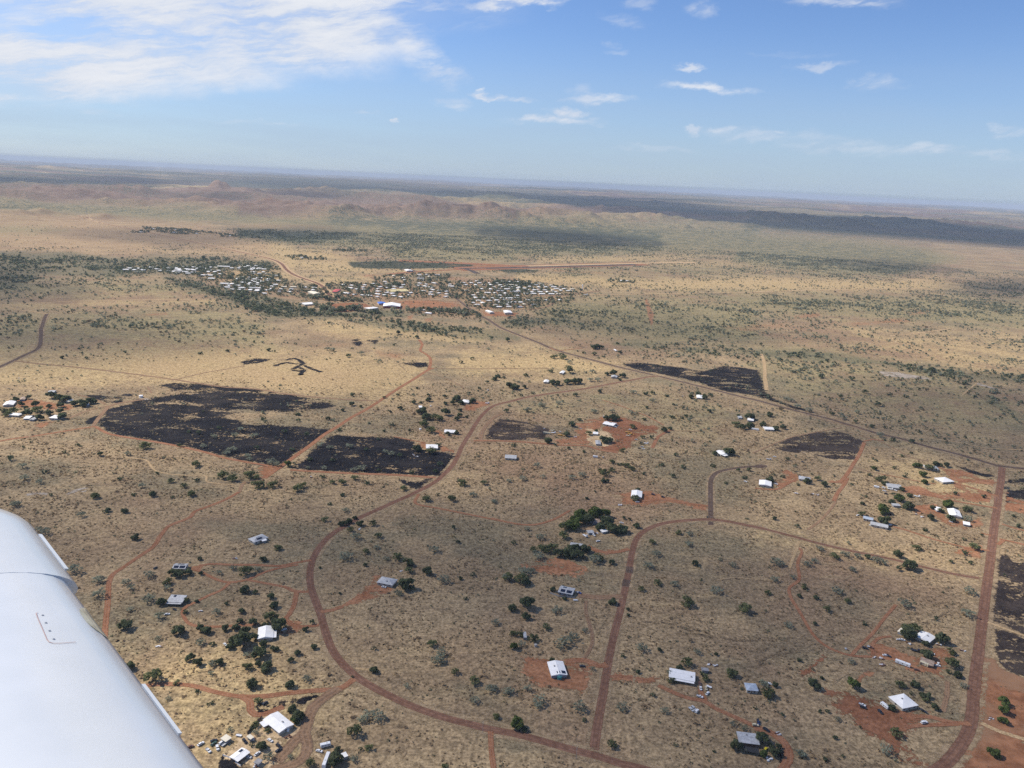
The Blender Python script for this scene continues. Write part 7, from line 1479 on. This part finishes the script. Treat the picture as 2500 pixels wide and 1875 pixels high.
# ------------------------------------------------------------------ the aircraft's wing, seen from its window
def wing():
    drop = 1.45                                     # eye height above the wing
    m, t, b = new_mat('white_wing_paint')
    n = t.noise(t.pos(), 2.2, 3, .6); c = t.mix(t.ss(n, .3, .7), (.68, .705, .70), (.75, .77, .765)); t.put(b.inputs['Base Color'], c)
    b.inputs['Roughness'].default_value = .22; b.inputs['Specular IOR Level'].default_value = .5; b.inputs['Coat Weight'].default_value = .4; b.inputs['Coat Roughness'].default_value = .08
    def onplane(X, Y, dz=0.0):
        d = ray(X, Y); s = (drop - dz) / -d.z; return Vector((d.x * s, d.y * s, 0))
    pin, pstep, ptip = onplane(545, 1872), onplane(160, 1374), onplane(-40, 1160)
    S = (pstep - pin).normalized(); Cd = Vector((-S.y, S.x, 0)); Cd = Cd if Cd.x < 0 else -Cd     # chord runs aft, to the left
    L = (pstep - pin).length; Lt = (ptip - pin).dot(S)
    root = empty('aircraft_wing', CAMP + pin + Vector((0, 0, -drop))); tag(root, 'white aircraft wing with a stepped leading edge reaching in from the corner', 'aircraft wing')
    org = pin
    def prof(chord, th, droop, fwd, n=26):
        P = []
        for i in range(n + 1):
            q = (1 - math.cos(math.pi * i / n)) / 2
            yt = 5 * th * (.2969 * math.sqrt(q) - .126 * q - .3516 * q * q + .2843 * q ** 3 - .1036 * q ** 4)
            cam_ = .035 * (2 * .4 * q - q * q) / .16 if q < .4 else .035 * (.2 + .8 * q - q * q) / .36
            k = max(0.0, 1 - q / .22) ** 2
            P.append((q * chord - fwd * k, (cam_ + yt) * chord - droop * k, (cam_ - yt) * chord - droop * k))
        return P
    CH, TH = 1.45, .155
    def station(s, chord, th, droop, fwd, lift=0.0, aft=0.0):
        P = prof(chord, th, droop, fwd); base = Vector((0, 0, 0)) + S * s + Cd * aft
        up = [base + Cd * a + Vector((0, 0, u + lift - .10)) for a, u, l in P]; lo = [base + Cd * a + Vector((0, 0, l + lift - .10)) for a, u, l in P]
        return up[::-1] + lo[1:]
    def skin(stations, name, mat, caps=(True, True)):
        mb = MB(); k = len(stations[0])
        for st in stations: mb.v += [tuple(v) for v in st]
        for i in range(len(stations) - 1):
            for j in range(k - 1): mb.f.append([i * k + j, i * k + j + 1, (i + 1) * k + j + 1, (i + 1) * k + j]); mb.mi.append(0)
        nf = len(mb.f)
        if caps[0]: mb.poly([tuple(v) for v in stations[0]][::-1])
        if caps[1]: mb.poly([tuple(v) for v in stations[-1]])
        me = mb.mesh(name, mat); me.polygons.foreach_set('use_smooth', [i < nf for i in range(len(me.polygons))]); return me
    inner = [station(s, CH + .12 * (1 - s / L), TH, 0, 0) for s in np.linspace(-1.6, L, 14)]
    link('inner_panel', skin(inner, 'inner_panel', m), root)
    outs = []
    for q in np.linspace(0, 1, 22):
        s = L + (Lt - L) * q; e = max(0.0, (q - .55) / .45); aft = .5 * (1 - math.sqrt(max(0, 1 - e * e))); ch = CH * (1 - .06 * q) - aft
        outs.append(station(s, max(ch, .2), TH * (1.0 - .25 * e * e), .016, .032, .0022, aft))
    link('outer_panel', skin(outs, 'outer_panel', m), root)
    def on_le(s, fwd, dz): return S * s - Cd * fwd + Vector((0, 0, dz))
    # triangular stall strips along the nose
    sv = lambda X, Y: (onplane(X, Y, -.09) - pin).dot(S)
    for a, b_, f, dz in ((sv(427, 1797), sv(337, 1676), -.002, .0), (sv(158, 1384), sv(80, 1303), .030, -.012)):
        mb = MB(); A, B = on_le(a, f, -.088 + dz), on_le(b_, f, -.088 + dz); up, fw = Vector((0, 0, .007)), -Cd * .011
        tri = lambda p: [p + up + Cd * .012, p + fw - up * .3, p - up * 2 + Cd * .004]
        t0, t1 = tri(A), tri(B); mb.v = [tuple(v) for v in t0 + t1]; mb.f = [[0, 1, 2], [5, 4, 3], [0, 3, 4, 1], [1, 4, 5, 2], [2, 5, 3, 0]]; mb.mi = [0] * 5
        mb.build('stall_strip', m, root)
    # landing light lens let into the nose, and the access panel with its screws
    ml = plain('yellowed_clear_lens', (.60, .58, .44), .08, 0, .2, 8, .5)
    def upper(s, a):
        P = prof(CH + .12 * (1 - s / L), TH, 0, 0, 60); pr = [(p[0], p[1]) for p in P]
        for (x0, y0), (x1, y1) in zip(pr[:-1], pr[1:]):
            if x0 <= a <= x1: z = y0 + (y1 - y0) * (a - x0) / max(x1 - x0, 1e-6); break
        else: z = pr[0][1]
        return S * s + Cd * a + Vector((0, 0, z - .10))
    mb = MB(); n1, n2 = 8, 6
    for i in range(n1 + 1):
        for j in range(n2 + 1):
            s = sv(262, 1570) + (sv(203, 1500) - sv(262, 1570)) * i / n1; edge = 1 - abs(2 * i / n1 - 1) ** 3; a = .001 + .044 * (j / n2) * (.30 + .70 * edge)
            p = upper(s, a); mb.v.append(tuple(p + Vector((0, 0, .0012)) - Cd * .0015))
    for i in range(n1):
        for j in range(n2): q = i * (n2 + 1) + j; mb.f.append([q, q + 1, q + n2 + 2, q + n2 + 1]); mb.mi.append(0)
    mb.build('landing_light', ml, root, smooth=True)
    mseam = plain('panel_seam', (.45, .30, .27), .6); mscrew = plain('screw_head', (.30, .32, .35), .4, .6)
    seam = []
    def hit(X, Y):
        """where the sight line through a photo pixel meets the wing's upper skin"""
        d = ray(X, Y).normalized(); lo = .3
        for k in range(1200):
            p = d * (lo + k * .003) - (org - Vector((0, 0, drop))); s = p.dot(S); a = p.dot(Cd)
            if a < 0: continue
            if p.z < upper(min(max(s, -1.5), L), min(a, CH * .98)).z: return p
        return None
    sp = [hit(*px('P', 60 + x * .25612, 1450 + y * .25612)) for x, y in ((125, 180), (110, 188), (128, 240), (155, 300), (185, 370), (215, 440), (235, 463), (270, 474), (340, 474), (420, 468), (490, 462))]
    sp = [p for p in sp if p is not None]; mb = MB()
    for a, b_ in zip(sp[:-1], sp[1:]):
        d = (b_ - a); n = d.cross(Vector((0, 0, 1)))  .normalized() * .0011; up = Vector((0, 0, .0022)); mb.poly([a - n + up, b_ - n + up, b_ + n + up, a + n + up])
    mb.build('access_panel_seam', mseam, root)
    for x, y in ((172, 204), (203, 276), (238, 352), (278, 431)):
        p = hit(60 + x * .25612, 1450 + y * .25612)
        if p is not None: MB().cyl(p.x, p.y, p.z, .0034, .0015, 10).build('screw', mscrew, root)
wing()
